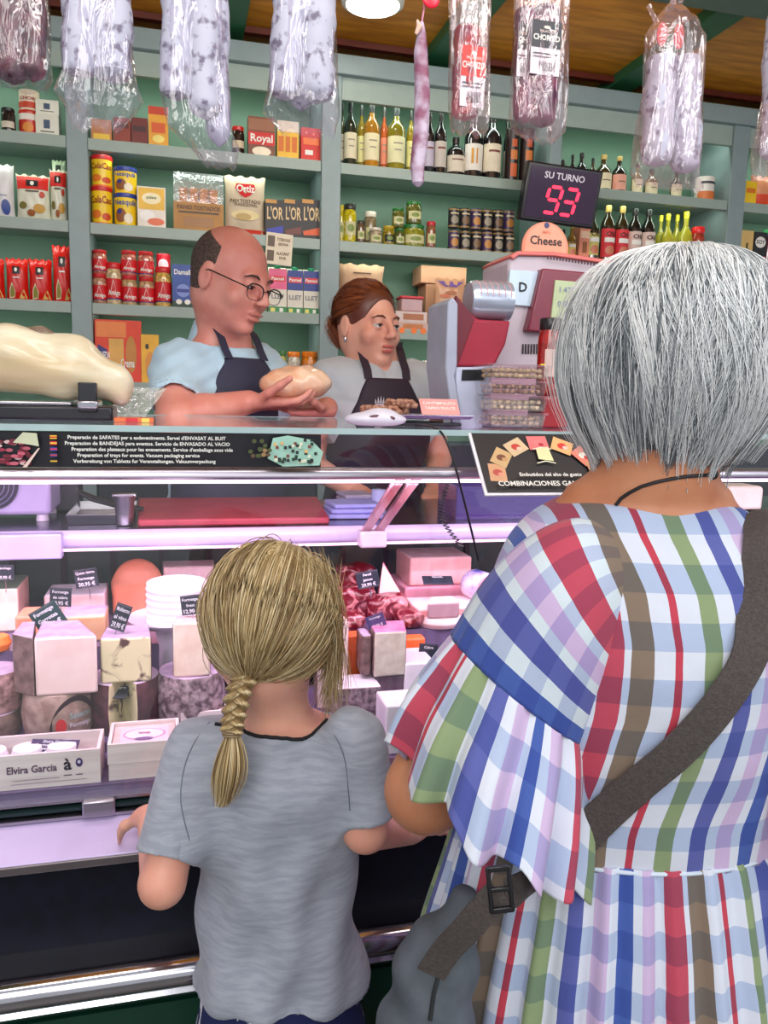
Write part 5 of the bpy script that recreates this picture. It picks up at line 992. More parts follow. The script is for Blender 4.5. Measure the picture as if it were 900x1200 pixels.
mb.prism([(0.0005+o.location.x-0.0-(at(115, 790, Y=1.315).x-x1)/2-0.001-o.location.x, 0.0), (x0-o.location.x, 0.03), (x0-o.location.x+0.004, 0.098), (-0.06, 0.0995), ], 0, h, C_brown, C_lilac); mb.build('rind', o, bevel=0.002)
wd = wheel('whole_cheese', 'dark purple-brown cheese wheel under the marbled piece', 100, 187, 800, D2, 1.315, C_dark, C_lilac, cut=(pi*0.62+pi, pi*2.38+pi), mcut=C_marb)
o = block('marbled_cheese', 'cream cheese block with dark red marbling, standing on the dark wheel', 'cheese', 117, 178, 747, top(wd), 1.33, 0.075, C_marb, C_lilac, C_dark, back=0.85)
w2 = wheel('whole_cheese', 'grey speckled cheese wheel left of the girl', 184, 264, 792, D2, 1.313, C_grey, C_lilac)
o = block('cheese_wedge', 'upright pale cheese wedge on the grey speckled wheel beside the girl', 'cheese', 202, 247, 730, top(w2), 1.322, 0.045, C_cream, C_pink, C_brown, back=0.8, lean=0.05)
w3 = wheel('whole_cheese', 'rough reddish grey cheese wheel at left edge, upper of two', -45, 20, 790, at(5, 838, Y=1.34).z, 1.34, mat('rind_speckle', (206, 160, 160), 0.6, c2=(120, 84, 84), scale=70, bump=0.7), C_lilac)
w4 = wheel('whole_cheese', 'dark ribbed cheese wheel at left edge, lower of two', -47, 20, 838, D2, 1.335, C_brown, C_lilac); w3.location.z = top(w4)+0.0005
w5 = wheel('small_cheese', 'small bright orange cheese at the left edge behind the large wedge', -22, 9, 748, D3, 1.49, mat('cheese_bright_orange', (250, 130, 50), 0.4), None)
w6 = block('cheese_wedge', 'salmon coloured cheese piece behind the large wedge', 'cheese', 18, 62, 722, D3, 1.50, 0.07, C_orange, back=0.9)
# back row
b1 = block('cheese_block', 'tall cheese block with green top at the left edge', 'cheese', -36, 22, 690, D3, 1.62, 0.12, C_cream, mat('top_green', (110, 130, 110), 0.5), cheese_m('side_tan', (206, 160, 150)), back=1.0)
b2 = block('cheese_block', 'wide pale pink cheese block behind the black price tags', 'cheese', 52, 124, 697, D3, 1.66, 0.10, C_pink, C_white, cheese_m('side_rose', (186, 150, 160)))
b3 = block('cheese_block', 'low tan cheese slab right of the salmon piece', 'cheese', 72, 124, 722, D3, 1.53, 0.08, cheese_m('cheese_tan', (226, 180, 140), (214, 160, 120)), C_lilac)
o = wheel('half_cheese', 'round-topped salmon cheese standing behind the white ribbed cheese', 131, 190, 660, D3, 1.70, C_orange, None)
me = o.data; S = SDF((-0.07, -0.035, -0.002), (0.07, 0.035, 0.13), 0.0025); rw = (at(190, 690, Y=1.70).x-at(131, 690, Y=1.70).x)/2; hz = at(160, 658, Y=1.70).z-D3
S.box((0, 0, hz*0.3), (rw, 0.028, hz*0.32), k=0.01, rad=0.01).ell((0, 0, hz*0.55), (rw, 0.028, hz*0.45), k=0.015).plane((0, 0, 0), (0, 0, -1)); vs, fs = S.mesh(); loc = (o.location.x, 1.73, D3); bpy.data.objects.remove(o)
o = tag(np_obj('half_cheese', vs, fs, C_orange), 'round-topped salmon cheese standing behind the white ribbed cheese', 'cheese'); o.location = loc
b4 = block('cheese_wedge', 'long pale cheese wedge at the back above the white ribbed cheese', 'cheese', 192, 250, 664, D3, 1.73, 0.07, C_pink, C_pink, back=1.1, shift=0.0)
# cake stand with ribbed white cheese
st = empty('cake_stand', (at(208, 740, Y=1.56).x, 1.575, D2), 'white cake stand with blue decorated rim', 'cake stand')
zt = at(200, 739, Y=1.385).z; hh = zt-D2; st.location.y = 1.535-0.045
xs0 = at(208, 740, Y=1.49).x; st.location = (xs0, 1.49, D2)
# pedestal stands in front step: widen clear of the third deck
MB().lathe([(0.028, 0), (0.03, 0.004), (0.022, 0.02), (0.021, hh*0.7), (0.03, hh-0.012)], mat('china_white', (216, 206, 226), 0.15, coat=0.5), n=32).build('pedestal', st)
MB().lathe([(0.03, hh-0.012), (0.060, hh-0.006), (0.075, hh+0.004), (0.076, hh+0.006), (0.058, hh-0.002), (0, hh-0.004)], mat('china_white', (216, 206, 226), 0.15, coat=0.5), n=40).build('plate', st)
st.location.y = 1.458; st.location.x = at(200, 740, Y=1.458).x
r = (at(247, 705, Y=1.458).x-at(170, 705, Y=1.458).x)/2*0.93; hz = at(208, 680, Y=1.458).z-zt; pr_ = []
for i in range(25):
    z = hz*i/24; pr_.append((r+0.0012*sin(i*2*pi/4), z))
o = tag(MB().lathe(pr_+[(r*0.96, hz+0.002), (0, hz+0.003)], C_white, n=48).build('ribbed_cheese', angle=70), 'white fresh cheese with ribbed sides on the cake stand', 'cheese'); o.location = (st.location.x+0.012, 1.458, D2+hh-0.0035)
# price tags left
for a in (('slanted price tag stuck on the salmon cheese, farthest left cluster', 38, 75, 709, 739, 1.42, ['Formatge', 'Garrotxa', '22,95 €'], -0.55, (28, 60, 60)),
          ('price tag below the highest one, left of the salmon round cheese', 58, 84, 689, 711, 1.52, ['Formatge', 'de cabra', '18,95 €'], 0.05),
          ('highest price tag of the left group, above the wide pink block', 87, 115, 666, 689, 1.62, ['Queso tierno', 'Formatge', '20,95 €'], -0.15),
          ('price tag bent sideways on the marbled block', 132, 151, 707, 740, 1.345, ['Moliterno', 'al vino', '29,90 €'], 0.35),
          ('price tag in front of the white ribbed cheese', 212, 235, 697, 721, 1.352, ['Formatge', 'fresc', '12,90 €'], -0.12),
          ('faint price tag on the green-topped block at left edge', -6, 17, 662, 680, 1.60, ['Manchego', '19,90 €'], 0.0)):
    price(*a[:7], tilt=a[7], **({'col': a[8]} if len(a) > 8 else {}))
price('dark price tag lying on the grey speckled wheel', 198, 238, 793, 812, 1.375, ['Formatge', 'Blau', '24,50 €'], tilt=-0.05, col=(40, 50, 60), lay=-1.2, stick=False)
price('dark price tag lying on the dark purple wheel', 122, 150, 806, 816, 1.345, ['Vi negre'], tilt=0.05, lay=-1.25, stick=False)
# right-hand side
o = block('cheese_wedge', 'tall pale cheese wedge right behind the girl’s head', 'cheese', 372, 409, 728, D2, 1.37, 0.07, mat('cheese_ivory', (240, 216, 214)), C_pink, C_brown, back=0.8)
bd = block('cheese_block', 'dark grey cheese block under the wedge with a pink top', 'cheese', 440, 474, 792, D2, 1.335, 0.08, cheese_m('mauve_rind', (120, 96, 110), (90, 70, 84), scale=40, bump=0.4), None)
o = block('cheese_wedge', 'tall ivory cheese wedge with bright pink top, right of the girl', 'cheese', 438, 476, 740, top(bd), 1.33, 0.07, cheese_m('cheese_stone', (214, 206, 190), (196, 186, 170), scale=60, bump=0.2), mat('pink_top', (246, 110, 160), 0.35, c2=(226, 150, 190), scale=30), C_brown, back=1.15, shift=0.01)
mb = MB(); o2 = block('rind_side', 'x', 'x', 426, 438, 744, top(bd), 1.345, 0.05, C_brown, C_lilac); o2.parent = o; o2.location = (-(at(476, 770, Y=1.33).x-at(438, 770, Y=1.33).x)/2-0.0095, 0.012, 0); 
for k_ in ('label', 'category'): del o2[k_]
bx = block('cheese_box', 'pale lilac box with printed top directly right of the girl', 'box', 394, 446, 806, D2, 1.305, 0.07, C_grey, C_white, bevel=0.002)
bx2 = block('cheese_box', 'white wrapped block beneath the flounced sleeve', 'box', 474, 510, 777, D2, 1.33, 0.09, C_white, C_white, bevel=0.003)
bx3 = block('cheese_box', 'small white block low between girl and striped sleeve', 'box', 452, 500, 826, D1, 1.20, 0.07, C_white, C_white, bevel=0.003)
a1 = block('cheese_block', 'large rosy cheese block at the back right', 'cheese', 480, 552, 656, D3+0.045, 1.66, 0.12, cheese_m('cheese_rose', (226, 176, 176), (214, 160, 160), scale=30), C_pink)
a1.location.z = D3+0.0505; a0 = block('cheese_block', 'wide pink slab beneath the large rosy block', 'cheese', 474, 566, 690, D3, 1.655, 0.14, cheese_m('cheese_rose2', (236, 170, 190), (226, 160, 180)), None); a0.scale.z = 0.05/a0['_t']
a2 = block('cheese_slab', 'broad salmon slab in front of the rosy block', 'cheese', 490, 580, 712, D3, 1.52, 0.10, cheese_m('cheese_salmon', (240, 176, 176), (230, 160, 160)), C_pink, back=1.05)
mb = MB(); x0, x1 = xz(441, 486, 680, 1.60); hz = at(456, 662, Y=1.6).z-D3
mb.add([(x0, 1.60, D3), (x1, 1.585, D3), (x1-0.01, 1.68, D3), (x0+0.012, 1.66, D3), (x0+0.02, 1.625, D3+hz), (x0+0.024, 1.635, D3+hz)], [(0, 1, 4), (1, 2, 5, 4), (2, 3, 5), (3, 0, 4, 5), (0, 3, 2, 1)], C_pink)
mb.m[-4] = mb.mi(mat('wedge_dark_pink', (196, 90, 110), 0.5)); mb.m[-2] = mb.mi(mat('wedge_dark_pink', (196, 90, 110), 0.5)); rebase(tag(mb.build('cheese_wedge', bevel=0.0015, smooth=False), 'pointed pale wedge with dark pink side right of a price tag', 'cheese'), (x0, 1.62, D3))
r_ = 0.034; mb = MB(); mb.lathe([(r_*0.94, 0), (r_, 0.006), (r_, 0.055), (r_*0.94, 0.062)], mat('ham_wrap_blue', (50, 60, 150), 0.3, c2=(220, 210, 226), scale=20), n=32, capa=False, capb=False); mb.lathe([(0, 0), (r_*0.94, 0)], C_ham, n=32, capa=False, capb=False); mb.lathe([(r_*0.94, 0.062), (0, 0.062)], C_ham, n=32, capa=False, capb=False)
o = tag(mb.build('cooked_ham'), 'round pink cooked ham in blue wrapper near the forearm', 'ham'); o.rotation_euler = (pi/2, 0, 0.25); o.location = (at(566, 672, Y=1.56).x, 1.62, D3+r_+0.028)
b9 = block('cheese_slab', 'pink slab under the round cooked ham', 'cheese', 572, 625, 706, D3, 1.545, 0.12, C_ham, None); b9.scale.z = 0.026/b9['_t']; b9.location.x = at(580, 672, Y=1.56).x+0.02
cw = wheel('small_cheese', 'low round pale cheese right of the pink-topped wedge', 494, 548, 724, D3-0.0, 1.49, C_pink, C_pink)
o = block('cheese_wedge', 'plastic-wrapped cheese wedge on the low round cheese', 'cheese', 500, 538, 706, top(cw), 1.50, 0.05, cheese_m('side_grey_rose', (176, 140, 150)), C_white, back=0.7, shift=0.012)
for k, (u0, u1, vt, Y, la, kk) in enumerate(((396, 440, 692, 1.58, 'fatty raw ham chunk, upper left of the meats', 0), (432, 478, 702, 1.56, 'dark red meat chunk right of the fatty ham', 1), (398, 428, 730, 1.50, 'dark red meat piece low behind the girl’s hair', 2), (470, 496, 742, 1.50, 'deep red meat chunk right of the pink-topped wedge', 3), (398, 440, 664, 1.70, 'red-edged meat pack at the very back', 4))):
    x0, x1 = xz(u0, u1, vt+20, Y); hz = max(0.03, at((u0+u1)/2, vt, Y=Y).z-D3); w = x1-x0
    S = SDF((-w*0.62, -0.02, -0.003), (w*0.62, 0.09, hz+0.01), 0.0025); S.box((0, 0.035, hz*0.48), (w*0.5, 0.032, hz*0.48), k=0.01, rad=0.012).ell((w*0.2, 0.03, hz*0.7), (w*0.3, 0.03, hz*0.3), k=0.02).plane((0, 0, 0), (0, 0, -1)); vs, fs = S.mesh(); nn = vnorm(vs, fs)
    vs = vs+nn*(0.002*np.sin(vs[:, :1]*110+k)*np.sin(vs[:, 2:]*150+vs[:, 1:2]*90))*(vs[:, 2:] > 0.004); o = tag(np_obj('meat_chunk', vs, fs, C_meat), la, 'meat', 'meat chunks in the case'); o.location = ((x0+x1)/2, Y, D3+0.0005)
for k, (u0, u1, v, Y) in enumerate(((402, 430, 762, 1.40), (474, 498, 766, 1.44))):
    o = block('orange_pack', ['bright orange deli pack below the dark red meat', 'bright orange deli pack right of the pink-topped wedge'][k], 'pack', u0, u1, v-18, D2, Y, 0.03, mat('pack_orange', (246, 110, 50), 0.4), None)
for a in (('price tag on the red meats above the pink-topped wedge', 418, 444, 668, 690, 1.56, ['Pernil', 'Jamon', '29,90 €'], -0.2), ('lilac-black price tag stuck on the pink-topped wedge', 430, 451, 719, 737, 1.37, ['Formatge', '17,50 €'], -0.35, (70, 64, 110)), ('black price tag low beside the striped sleeve', 491, 512, 753, 776, 1.39, ['Cabra', '14,90 €'], 0.08)):
    price(*a[:7], tilt=a[7], **({'col': a[8]} if len(a) > 8 else {}))
price('black price tag lying on the salmon slab', 496, 530, 676, 684, 1.60, ['Gouda'], lay=-1.2, stick=False)

# ------------------------------------------------------------------ sausages hung in plastic from the rail
RZ = 2.32
HR = empty('hanging_rail', (0.7, 1.5, RZ), 'steel rail hung from the ceiling, above the frame, carrying the sausages', 'rail')
part(MB().tube([(-1.2, 1.5, RZ), (2.4, 1.5, RZ)], 0.011, m_steel, 16), 'rail', HR)
for x in (-1.0, 0.6, 2.2): part(MB().tube([(x, 1.5, RZ), (x, 1.5, 2.77)], 0.006, m_steel, 10), 'hanger_rod', HR)
m_mold = mat('white_mould', (186, 188, 206), 0.6, c2=(112, 104, 128), scale=55, bump=0.5, bscale=45)
for e_, p_ in zip(m_mold.node_tree.nodes['Color Ramp'].color_ramp.elements, (0.33, 0.46)): e_.position = p_
m_cho = mat('chorizo_dark', (104, 30, 44), 0.35, c2=(56, 16, 28), scale=40, bump=0.5, bscale=60)
m_choR = mat('chorizo_red', (170, 44, 52), 0.35, c2=(120, 30, 60), scale=25, bump=0.3)
film = clear('sausage_film', tint=(0.97, 0.95, 0.98), gloss=0.08, rough=0.09, bump=1.0, bscale=26, fres=1.38, haze=0.05, hazecol=(226, 220, 240), stretch=(1, 1, 0.35))  # lilac haze colour paints purple reflections into the film
filmP = clear('pink_film', tint=(0.98, 0.93, 0.94), gloss=0.08, rough=0.09, bump=1.0, bscale=26, fres=1.38, haze=0.08, hazecol=(240, 205, 214), stretch=(1, 1, 0.35))
def hung(name, label, rows, saus, m, Y=1.5, ty=0.03, fm=None, seed=0, extra=None, cat='sausage', flare=0, hookrow=None, cap_up=True):
    """rows: (v, uL, uR) outline of the bag; saus: list of (u0,v0,u1,v1,radius px, dY)"""
    rg = random.Random(seed); v0, a, b = rows[0]; topc = at((a+b)/2, v0, Y=Y); L = empty(name, (topc.x, Y, topc.z), label, cat, 'sausages hanging in plastic above the counter')
    rings = []; n = 48; ph = [rg.uniform(0, 6) for _ in range(8)]
    zz = [at((r[1]+r[2])/2, r[0], Y=Y) for r in rows]; tot = len(rows)
    F = []; 
    for i in range(tot-1):
        for k in range(5): t = k/5; F.append(tuple(rows[i][j]*(1-t)+rows[i+1][j]*t for j in range(3)))
    F.append(rows[-1])
    for i, (v, a, b) in enumerate(F):
        f = i/(len(F)-1); c = at((a+b)/2, v, Y=Y); w = (at(b, v, Y=Y).x-at(a, v, Y=Y).x)/2; tk = min(ty, w)*(1 if f < 0.75 else 1-0.65*(f-0.75)/0.25)*min(1.0, 0.35+3*f)
        R_ = []
        for j in range(n):
            t = 2*pi*j/n; cr = 1+0.06*sin(5*t+ph[0]+7*f)+0.04*sin(11*t+ph[1]-9*f)+(0.10*f**4)*sin(9*t+ph[2]); e = 0.75
            x = w*math.copysign(abs(cos(t))**e, cos(t)); y = tk*math.copysign(abs(sin(t))**e, sin(t))*cr+0.003*sin(x*260+f*11+ph[3])
            R_.append((c.x+x*(1+0.02*sin(8*t+ph[4]+f*20)), Y+y, c.z+0.004*(f > 0.93)*sin(6*t+ph[5])))
        rings.append(R_)
    part(MB().loft(rings, fm or film, capa=False, capb=False), 'plastic_bag', L, angle=180)
    for q, s_ in enumerate(saus):
        u0, v0, u1, v1, rp, dy = s_; A, B = np.array(at(u0, v0, Y=Y+dy)), np.array(at(u1, v1, Y=Y+dy)); r = rp*Y/940*1.02; N = 26; mb = MB(); pts = []; rad = []
        for i in range(N+1):
            t = i/N; p = A+(B-A)*t+np.array([0.0015*sin(9*t+q+seed), 0.001*sin(7*t), 0]); e0 = min(1, t*N/2.2); e1 = min(1, (1-t)*N/2.6); rr_ = r*sqrt(max(0.0, 1-(1-e0)**2))*sqrt(max(0.0, 1-(1-e1)**2))
            pts.append(tuple(p)); rad.append(max(0.0015, rr_*(1+0.05*sin(17*t+q*2+seed)+0.03*sin(41*t+q))))
        mb.tube(pts, rad, m, 20); part(mb, 'sausage', L)
    if extra: extra(L)
    mb = MB(); x = topc.x; zt = topc.z-0.005
    mb.tube([(x, Y, zt), (x+0.001, Y, (zt+RZ)/2), (x, Y, RZ-0.02)], 0.0015, mat('string', (206, 190, 180), 0.7), 6); mb.tube([(x, Y-0.0, RZ-0.022)]+[(x, Y+0.014*sin(t), RZ+0.014*cos(t)) for t in np.linspace(pi, -pi*0.6, 12)], 0.002, m_steel, 6); part(mb, 'hook_string', L)
    return L
hung('chorizo_bag', 'bag of dark wrinkled chorizos cut by the top left corner', [(-95, 8, 30), (-60, -14, 52), (0, -22, 58), (60, -24, 60), (88, -22, 62), (104, -10, 56)], [(-4, -60, -4, 92, 12, 0), (17, -62, 17, 100, 12, -0.006), (39, -60, 40, 96, 12, 0.0), (28, -40, 28, 94, 11, 0.02), (6, -50, 7, 96, 11, 0.02)], m_cho, seed=1, ty=0.036)
hung('salami_bag', 'bag with two thick white-moulded salamis at the left, bottom splayed out', [(-95, 112, 126), (-60, 82, 152), (0, 78, 152), (60, 72, 156), (90, 74, 160), (112, 64, 168), (130, 78, 160), (152, 86, 136)], [(93, -62, 94, 92, 18, 0), (131, -62, 133, 98, 19, 0.0)], m_mold, seed=2, ty=0.032)
hung('salami_bag', 'longest salami bag, second from the left, reaching below the top shelf', [(-95, 222, 236), (-60, 198, 256), (0, 194, 260), (50, 190, 264), (110, 188, 270), (150, 196, 272), (172, 220, 280), (196, 244, 276)], [(210, -62, 206, 118, 17, 0.0), (236, -60, 240, 140, 16, -0.012), (252, -55, 256, 172, 13, 0.008)], m_mold, seed=3, ty=0.032)
hung('salami_bag', 'wide salami bag in front of the central upright', [(-95, 346, 360), (-60, 326, 388), (0, 324, 392), (60, 319, 395), (110, 314, 397), (135, 308, 398), (158, 330, 392)], [(340, -62, 335, 118, 18, 0), (372, -62, 370, 122, 20, -0.008), (354, -50, 352, 130, 13, 0.018)], m_mold, seed=4, ty=0.034)
def lblA(L):
    for (u0, v0, u1, v1) in ((543, 53, 569, 127),):
        pass
def pack_label(u0, u1, v0, v1, c1, Y, word):
    def f(L):
        a, b = at(u0, v0, Y=Y), at(u1, v1, Y=Y); w = b.x-a.x; h = a.z-b.z; cx, cz = (a.x+b.x)/2, (a.z+b.z)/2; mb = MB().box((cx, Y+0.0006, cz), (w, 0.001, h), cmat((214, 206, 214), 0.35))
        paint(mb, lambda p, q, e=0: (cx+(p-0.5)*w+0.03*w*(q-0.5), Y-e, cz+(q-0.5)*h), [('r', 0, 0.5, 1, 1, c1), ('t', word, 0.5, 0.68, 0.11, W_, 0.9), ('e', 0.5, 0.88, 0.12, 0.03, (220, 210, 200)), ('t', 'PALACIOS', 0.5, 0.80, 0.05, (226, 200, 190), 0.6), ('r', 0.08, 0.38, 0.9, 0.4, (90, 80, 90)), ('r', 0.08, 0.32, 0.8, 0.34, (120, 110, 120))]+[('r', 0.3+0.05*k, 0.06, 0.32+0.05*k, 0.24, (40, 40, 50)) for k in range(11)], w, h)
        part(mb, 'paper_label', L, smooth=False)
    return f
hung('chorizo_pack', 'vacuum pack with one red chorizo and a red label reading CHORIZO', [(-95, 540, 556), (-70, 528, 574), (0, 527, 575), (60, 528, 574), (130, 526, 573), (150, 528, 571), (158, 532, 566)], [(548, 28, 544, 142, 15, 0.004)], m_choR, seed=5, ty=0.022, fm=filmP, extra=pack_label(541, 567, 52, 127, (214, 50, 44), 1.4795, 'CHORIZO'))
def lblB(L):
    pack_label(624, 655, 22, 90, (36, 36, 46), 1.474, 'CHORIZO')(L); pack_label(608, 616, 26, 90, (36, 36, 46), 1.486, 'CH')(L)
hung('chorizo_pack', 'double vacuum pack of dark chorizos with black label reading CHORIZO', [(-95, 618, 640), (-70, 604, 666), (0, 603, 667), (60, 602, 666), (130, 598, 663), (154, 600, 660), (166, 618, 646)], [(616, 6, 612, 146, 12, 0.006), (640, 4, 634, 150, 17, 0.002)], mat('chorizo_purple', (120, 44, 80), 0.35, c2=(70, 30, 60), scale=25), seed=6, ty=0.026, fm=filmP, extra=lblB)
def rope(L):
    mb = MB()
    for (u, v, u2, v2) in ((770, 28, 760, 6), (790, 4, 782, -16), (797, 2, 806, -14)):
        a, b = at(u, v, Y=1.5), at(u2, v2, Y=1.5); mb.tube([a, (a+b)/2, b], [0.006, 0.004, 0.005], filmP, 8)
    part(mb, 'knot', L)
    mb = MB()
    for (u, v, ru, rv) in ((776, 40, 7, 14), (796, 42, 7, 15)):
        c = at(u, v, Y=1.492); mb.slab([(c.x+ru*0.0016*cos(t), c.y, c.z+rv*0.0016*sin(t)) for t in np.linspace(0, 2*pi, 17)[:-1]], 0.002, cmat((196, 24, 40), 0.3), (0, 1, 0))
    part(mb, 'red_tag', L, smooth=False)
hung('salami_bag', 'pink-wrapped bag with two salamis at the right, knotted on top', [(2, 786, 796), (22, 770, 812), (44, 760, 824), (110, 756, 821), (170, 746, 820), (205, 740, 818), (220, 744, 823)], [(776, 62, 768, 196, 19, 0.0), (804, 62, 803, 204, 18, 0.0)], m_mold, seed=7, ty=0.034, fm=filmP, extra=rope)
hung('chorizo_bag', 'sausage bag cut by the right frame edge with a red tag', [(-40, 912, 925), (40, 905, 940), (120, 897, 950), (180, 884, 955), (215, 882, 950)], [(915, 10, 905, 190, 17, 0.0)], mat('white_mould', (0, 0, 0)), seed=8, ty=0.03, fm=filmP)
# the thin unwrapped sausage with its string and red tag
c0 = at(494, 26, Y=1.5); L = empty('thin_sausage', tuple(c0), 'thin white unwrapped sausage hanging by string from a red tag', 'sausage')
mb = MB(); ps = [at(494, 26, Y=1.5), at(494, 40, Y=1.5), at(493, 60, Y=1.5), at(495, 110, Y=1.5), at(493, 160, Y=1.5), at(489, 195, Y=1.5), at(490, 214, Y=1.5), at(490, 219, Y=1.5)]
mb.tube(ps, [0.004, 0.008, 0.0125, 0.0145, 0.0145, 0.0135, 0.011, 0.003], mat('thin_mould', (200, 186, 206), 0.6, c2=(140, 84, 110), scale=30, bump=0.5, bscale=60), 18); part(mb, 'sausage', L)
mb = MB(); a = at(497, 2, Y=1.5); mb.tube([at(494, 28, Y=1.5), at(497, 10, Y=1.5), (a.x, 1.5, RZ-0.02)], 0.0016, mat('string_pink', (226, 150, 180), 0.6), 6); mb.tube([(a.x, 1.5, RZ-0.022)]+[(a.x, 1.5+0.014*sin(t), RZ+0.014*cos(t)) for t in np.linspace(pi, -pi*0.6, 12)], 0.002, m_steel, 6); part(mb, 'string', L)
mb = MB(); c = at(505, 0, Y=1.49); mb.ell((c.x, c.y, c.z), (0.016, 0.004, 0.014), cmat((230, 30, 60), 0.3)); part(mb, 'red_tag', L)
mb = MB(); c = at(490, 32, Y=1.49); mb.tube([(c.x-0.004, 1.49, c.z-0.012), (c.x+0.002, 1.488, c.z), (c.x-0.002, 1.49, c.z+0.012)], [0.003, 0.006, 0.002], mat('tail_knot', (226, 190, 170), 0.6), 8); part(mb, 'tail', L)
def smooth_rows(K, n):
    K = np.array(K, float); t = np.linspace(0, len(K)-1, n); i = np.clip(t.astype(int), 0, len(K)-2); f = (t-i)[:, None]; p = lambda j: K[np.clip(j, 0, len(K)-1)]
    return 0.5*((2*p(i))+(p(i+1)-p(i-1))*f+(2*p(i-1)-5*p(i)+4*p(i+1)-p(i+2))*f**2+(3*p(i)-p(i-1)-3*p(i+1)+p(i+2))*f**3)
# ------------------------------------------------------------------ people
def skin(name, c, c2): return mat(name, c, 0.45, c2=c2, scale=14, bump=0.06, bscale=120, sss=0.12)
def head(S, fr, s=1.0, fem=False, lids=0.0045):
    E = lambda c, r, k=0.01, op='u': S.ell(np.array(c)*s, np.array(r)*s, k*s, op, fr)
    E((0, .018, .03), (.076, .095, .088)); E((0, -.028, -.04), (.058, .062, .076) if not fem else (.055, .060, .074), .03); E((0, -.066, -.098), (.022, .02, .016), .02)
    E((0, .03, -.035), (.066, .06, .06), .03)
    E((0, -.076, .020), (.046, .014, .012), .02)
    for q in (-1, 1):
        E((q*.031, -.096, -.002), (.017, .014, .011), .012, 's'); E((q*.043, -.058, -.032), (.022, .022, .022), .02)
        E((q*.031, -.0765, lids), (.0145, .0145, .0105), .003); E((q*.031, -.076, -.0105), (.0135, .0125, .005), .004)
        E((q*.079, .012, -.008), (.008, .019, .031), .006); E((q*.088, .006, -.004), (.005, .010, .018), .004, 's')
    a, b = fp(fr, np.array((0, -.088, .012))*s), fp(fr, np.array((0, -.110, -.030))*s)
    S.cap(a, b, .0075*s, .0105*s, k=.012*s)
    for q in (-1, 1): E((q*.011, -.100, -.034), (.008, .010, .007), .006)
    E((0, -.092, -.061), (.024, .009, .006), .006); E((0, -.089, -.073), (.019, .009, .007), .006)
    S.cap(fp(fr, np.array((-.023, -.097, -.0665))*s), fp(fr, np.array((.023, -.097, -.0665))*s), .0022*s, k=.003*s, op='s')
def face_parts(L, fr, s, iris, brow, lipc, lids=0.0045, closed=False):
    for q in (-1, 1):
        mb = MB(); c = fp(fr, np.array((q*.031, -.0765, -.002))*s); r = .0128*s
        mb.ell((0, 0, 0), (r, r, r), mat('eye_white', (226, 216, 210), 0.2), 20, 14)
        gz = Vector(fr[0]@np.array((0.0, -1, -0.12 if closed else 0.0))).normalized(); ax = gz.orthogonal().normalized(); ay = gz.cross(ax)
        for rr_, zz, m in ((.0062*s, .0116*s, mat('iris_%d' % iris[0], iris, 0.2)), (.003*s, .0128*s, mat('pupil', (10, 8, 8), 0.1))):
            vs = [gz*(zz)+ax*(rr_*cos(t))+ay*(rr_*sin(t)) for t in np.linspace(0, 2*pi, 15)[:-1]]; mb.add([gz*(r+.0006)]+vs, [(0, i+1, (i+1) % 14+1) for i in range(14)], m)
        mb.v = [(p[0]+c[0], p[1]+c[1], p[2]+c[2]) for p in mb.v]; part(mb, 'eye', L)
        P_ = [fp(fr, np.array((q*x, y, z))*s) for x, y, z in ((.014, -.0905, .017), (.026, -.092, .0225), (.039, -.086, .0215), (.049, -.074, .015))]
        mb = MB(); mb.tube(P_, [.0016*s, .0028*s, .0026*s, .001*s], mat('brow_%d' % brow[0], brow, 0.8), 8); part(mb, 'eyebrow', L)
        P_ = [fp(fr, np.array((q*x, y, z))*s) for x, y, z in ((.019, -.087, -.0025), (.027, -.0915, -.0005+lids*0.2), (.036, -.0905, -.0005), (.044, -.0835, -.003))]
        mb = MB(); mb.tube(P_, .0009*s, mat('lash', (40, 26, 26), 0.7), 6); part(mb, 'eyelash', L)
    S = SDF(fp(fr, (0, -.09*s, -.067*s))-.04, fp(fr, (0, -.09*s, -.067*s))+.04, .0016)
    S.ell(np.array((0, -.0925, -.061))*s, np.array((.0235, .009, .0052))*s, .003, 'u', fr).ell(np.array((0, -.0898, -.073))*s, np.array((.0188, .009, .0062))*s, .003, 'u', fr)
    S.cap(fp(fr, np.array((-.023, -.0985, -.0665))*s), fp(fr, np.array((.023, -.0985, -.0665))*s), .0022*s, k=.002, op='s'); vs, fs = S.mesh(); np_obj('lips', vs, fs, mat('lips_%d' % lipc[0], lipc, 0.4), L)
def hand(S, w, d, n, side, curl=(18, 32, 28), s=1.0, thumb=25):
    w = Vector(w); d = Vector(d).normalized(); n = Vector(n); n = (n-d*n.dot(d)).normalized(); l = n.cross(d)*side
    for i, (off, ln) in enumerate(((.030, .070), (.010, .078), (-.011, .072), (-.030, .056))):
        k = w+d*(.088-.006*abs(i-1))*s+l*off*s; S.cap(w+l*off*.5*s+d*.01, k, .0145*s, .0105*s, k=.014)
        dd = d.copy(); p = k
        for j, f in enumerate((.45, .30, .25)):
            a = radians(curl[j]*(1+.1*i)); dd = (dd*cos(a)+n*sin(a)).normalized(); q = p+dd*ln*f*s; S.cap(p, q, (.0092-.001*j)*s, (.0086-.0012*j)*s, k=.0035); p = q
    dd = (d*.62+l*.72+n*.35).normalized(); p = w+d*.022*s+l*.022*s; S.cap(w+d*.01, p, .014*s, .014*s, k=.012)
    for j, f in enumerate((.045, .034, .028)):
        q = p+dd*f*s; S.cap(p, q, (.0125-.0015*j)*s, (.0108-.0015*j)*s, k=.006); p = q; a = radians(thumb); dd = (dd*cos(a)+(d*.6+n*.5-l*.4).normalized()*sin(a)).normalized()
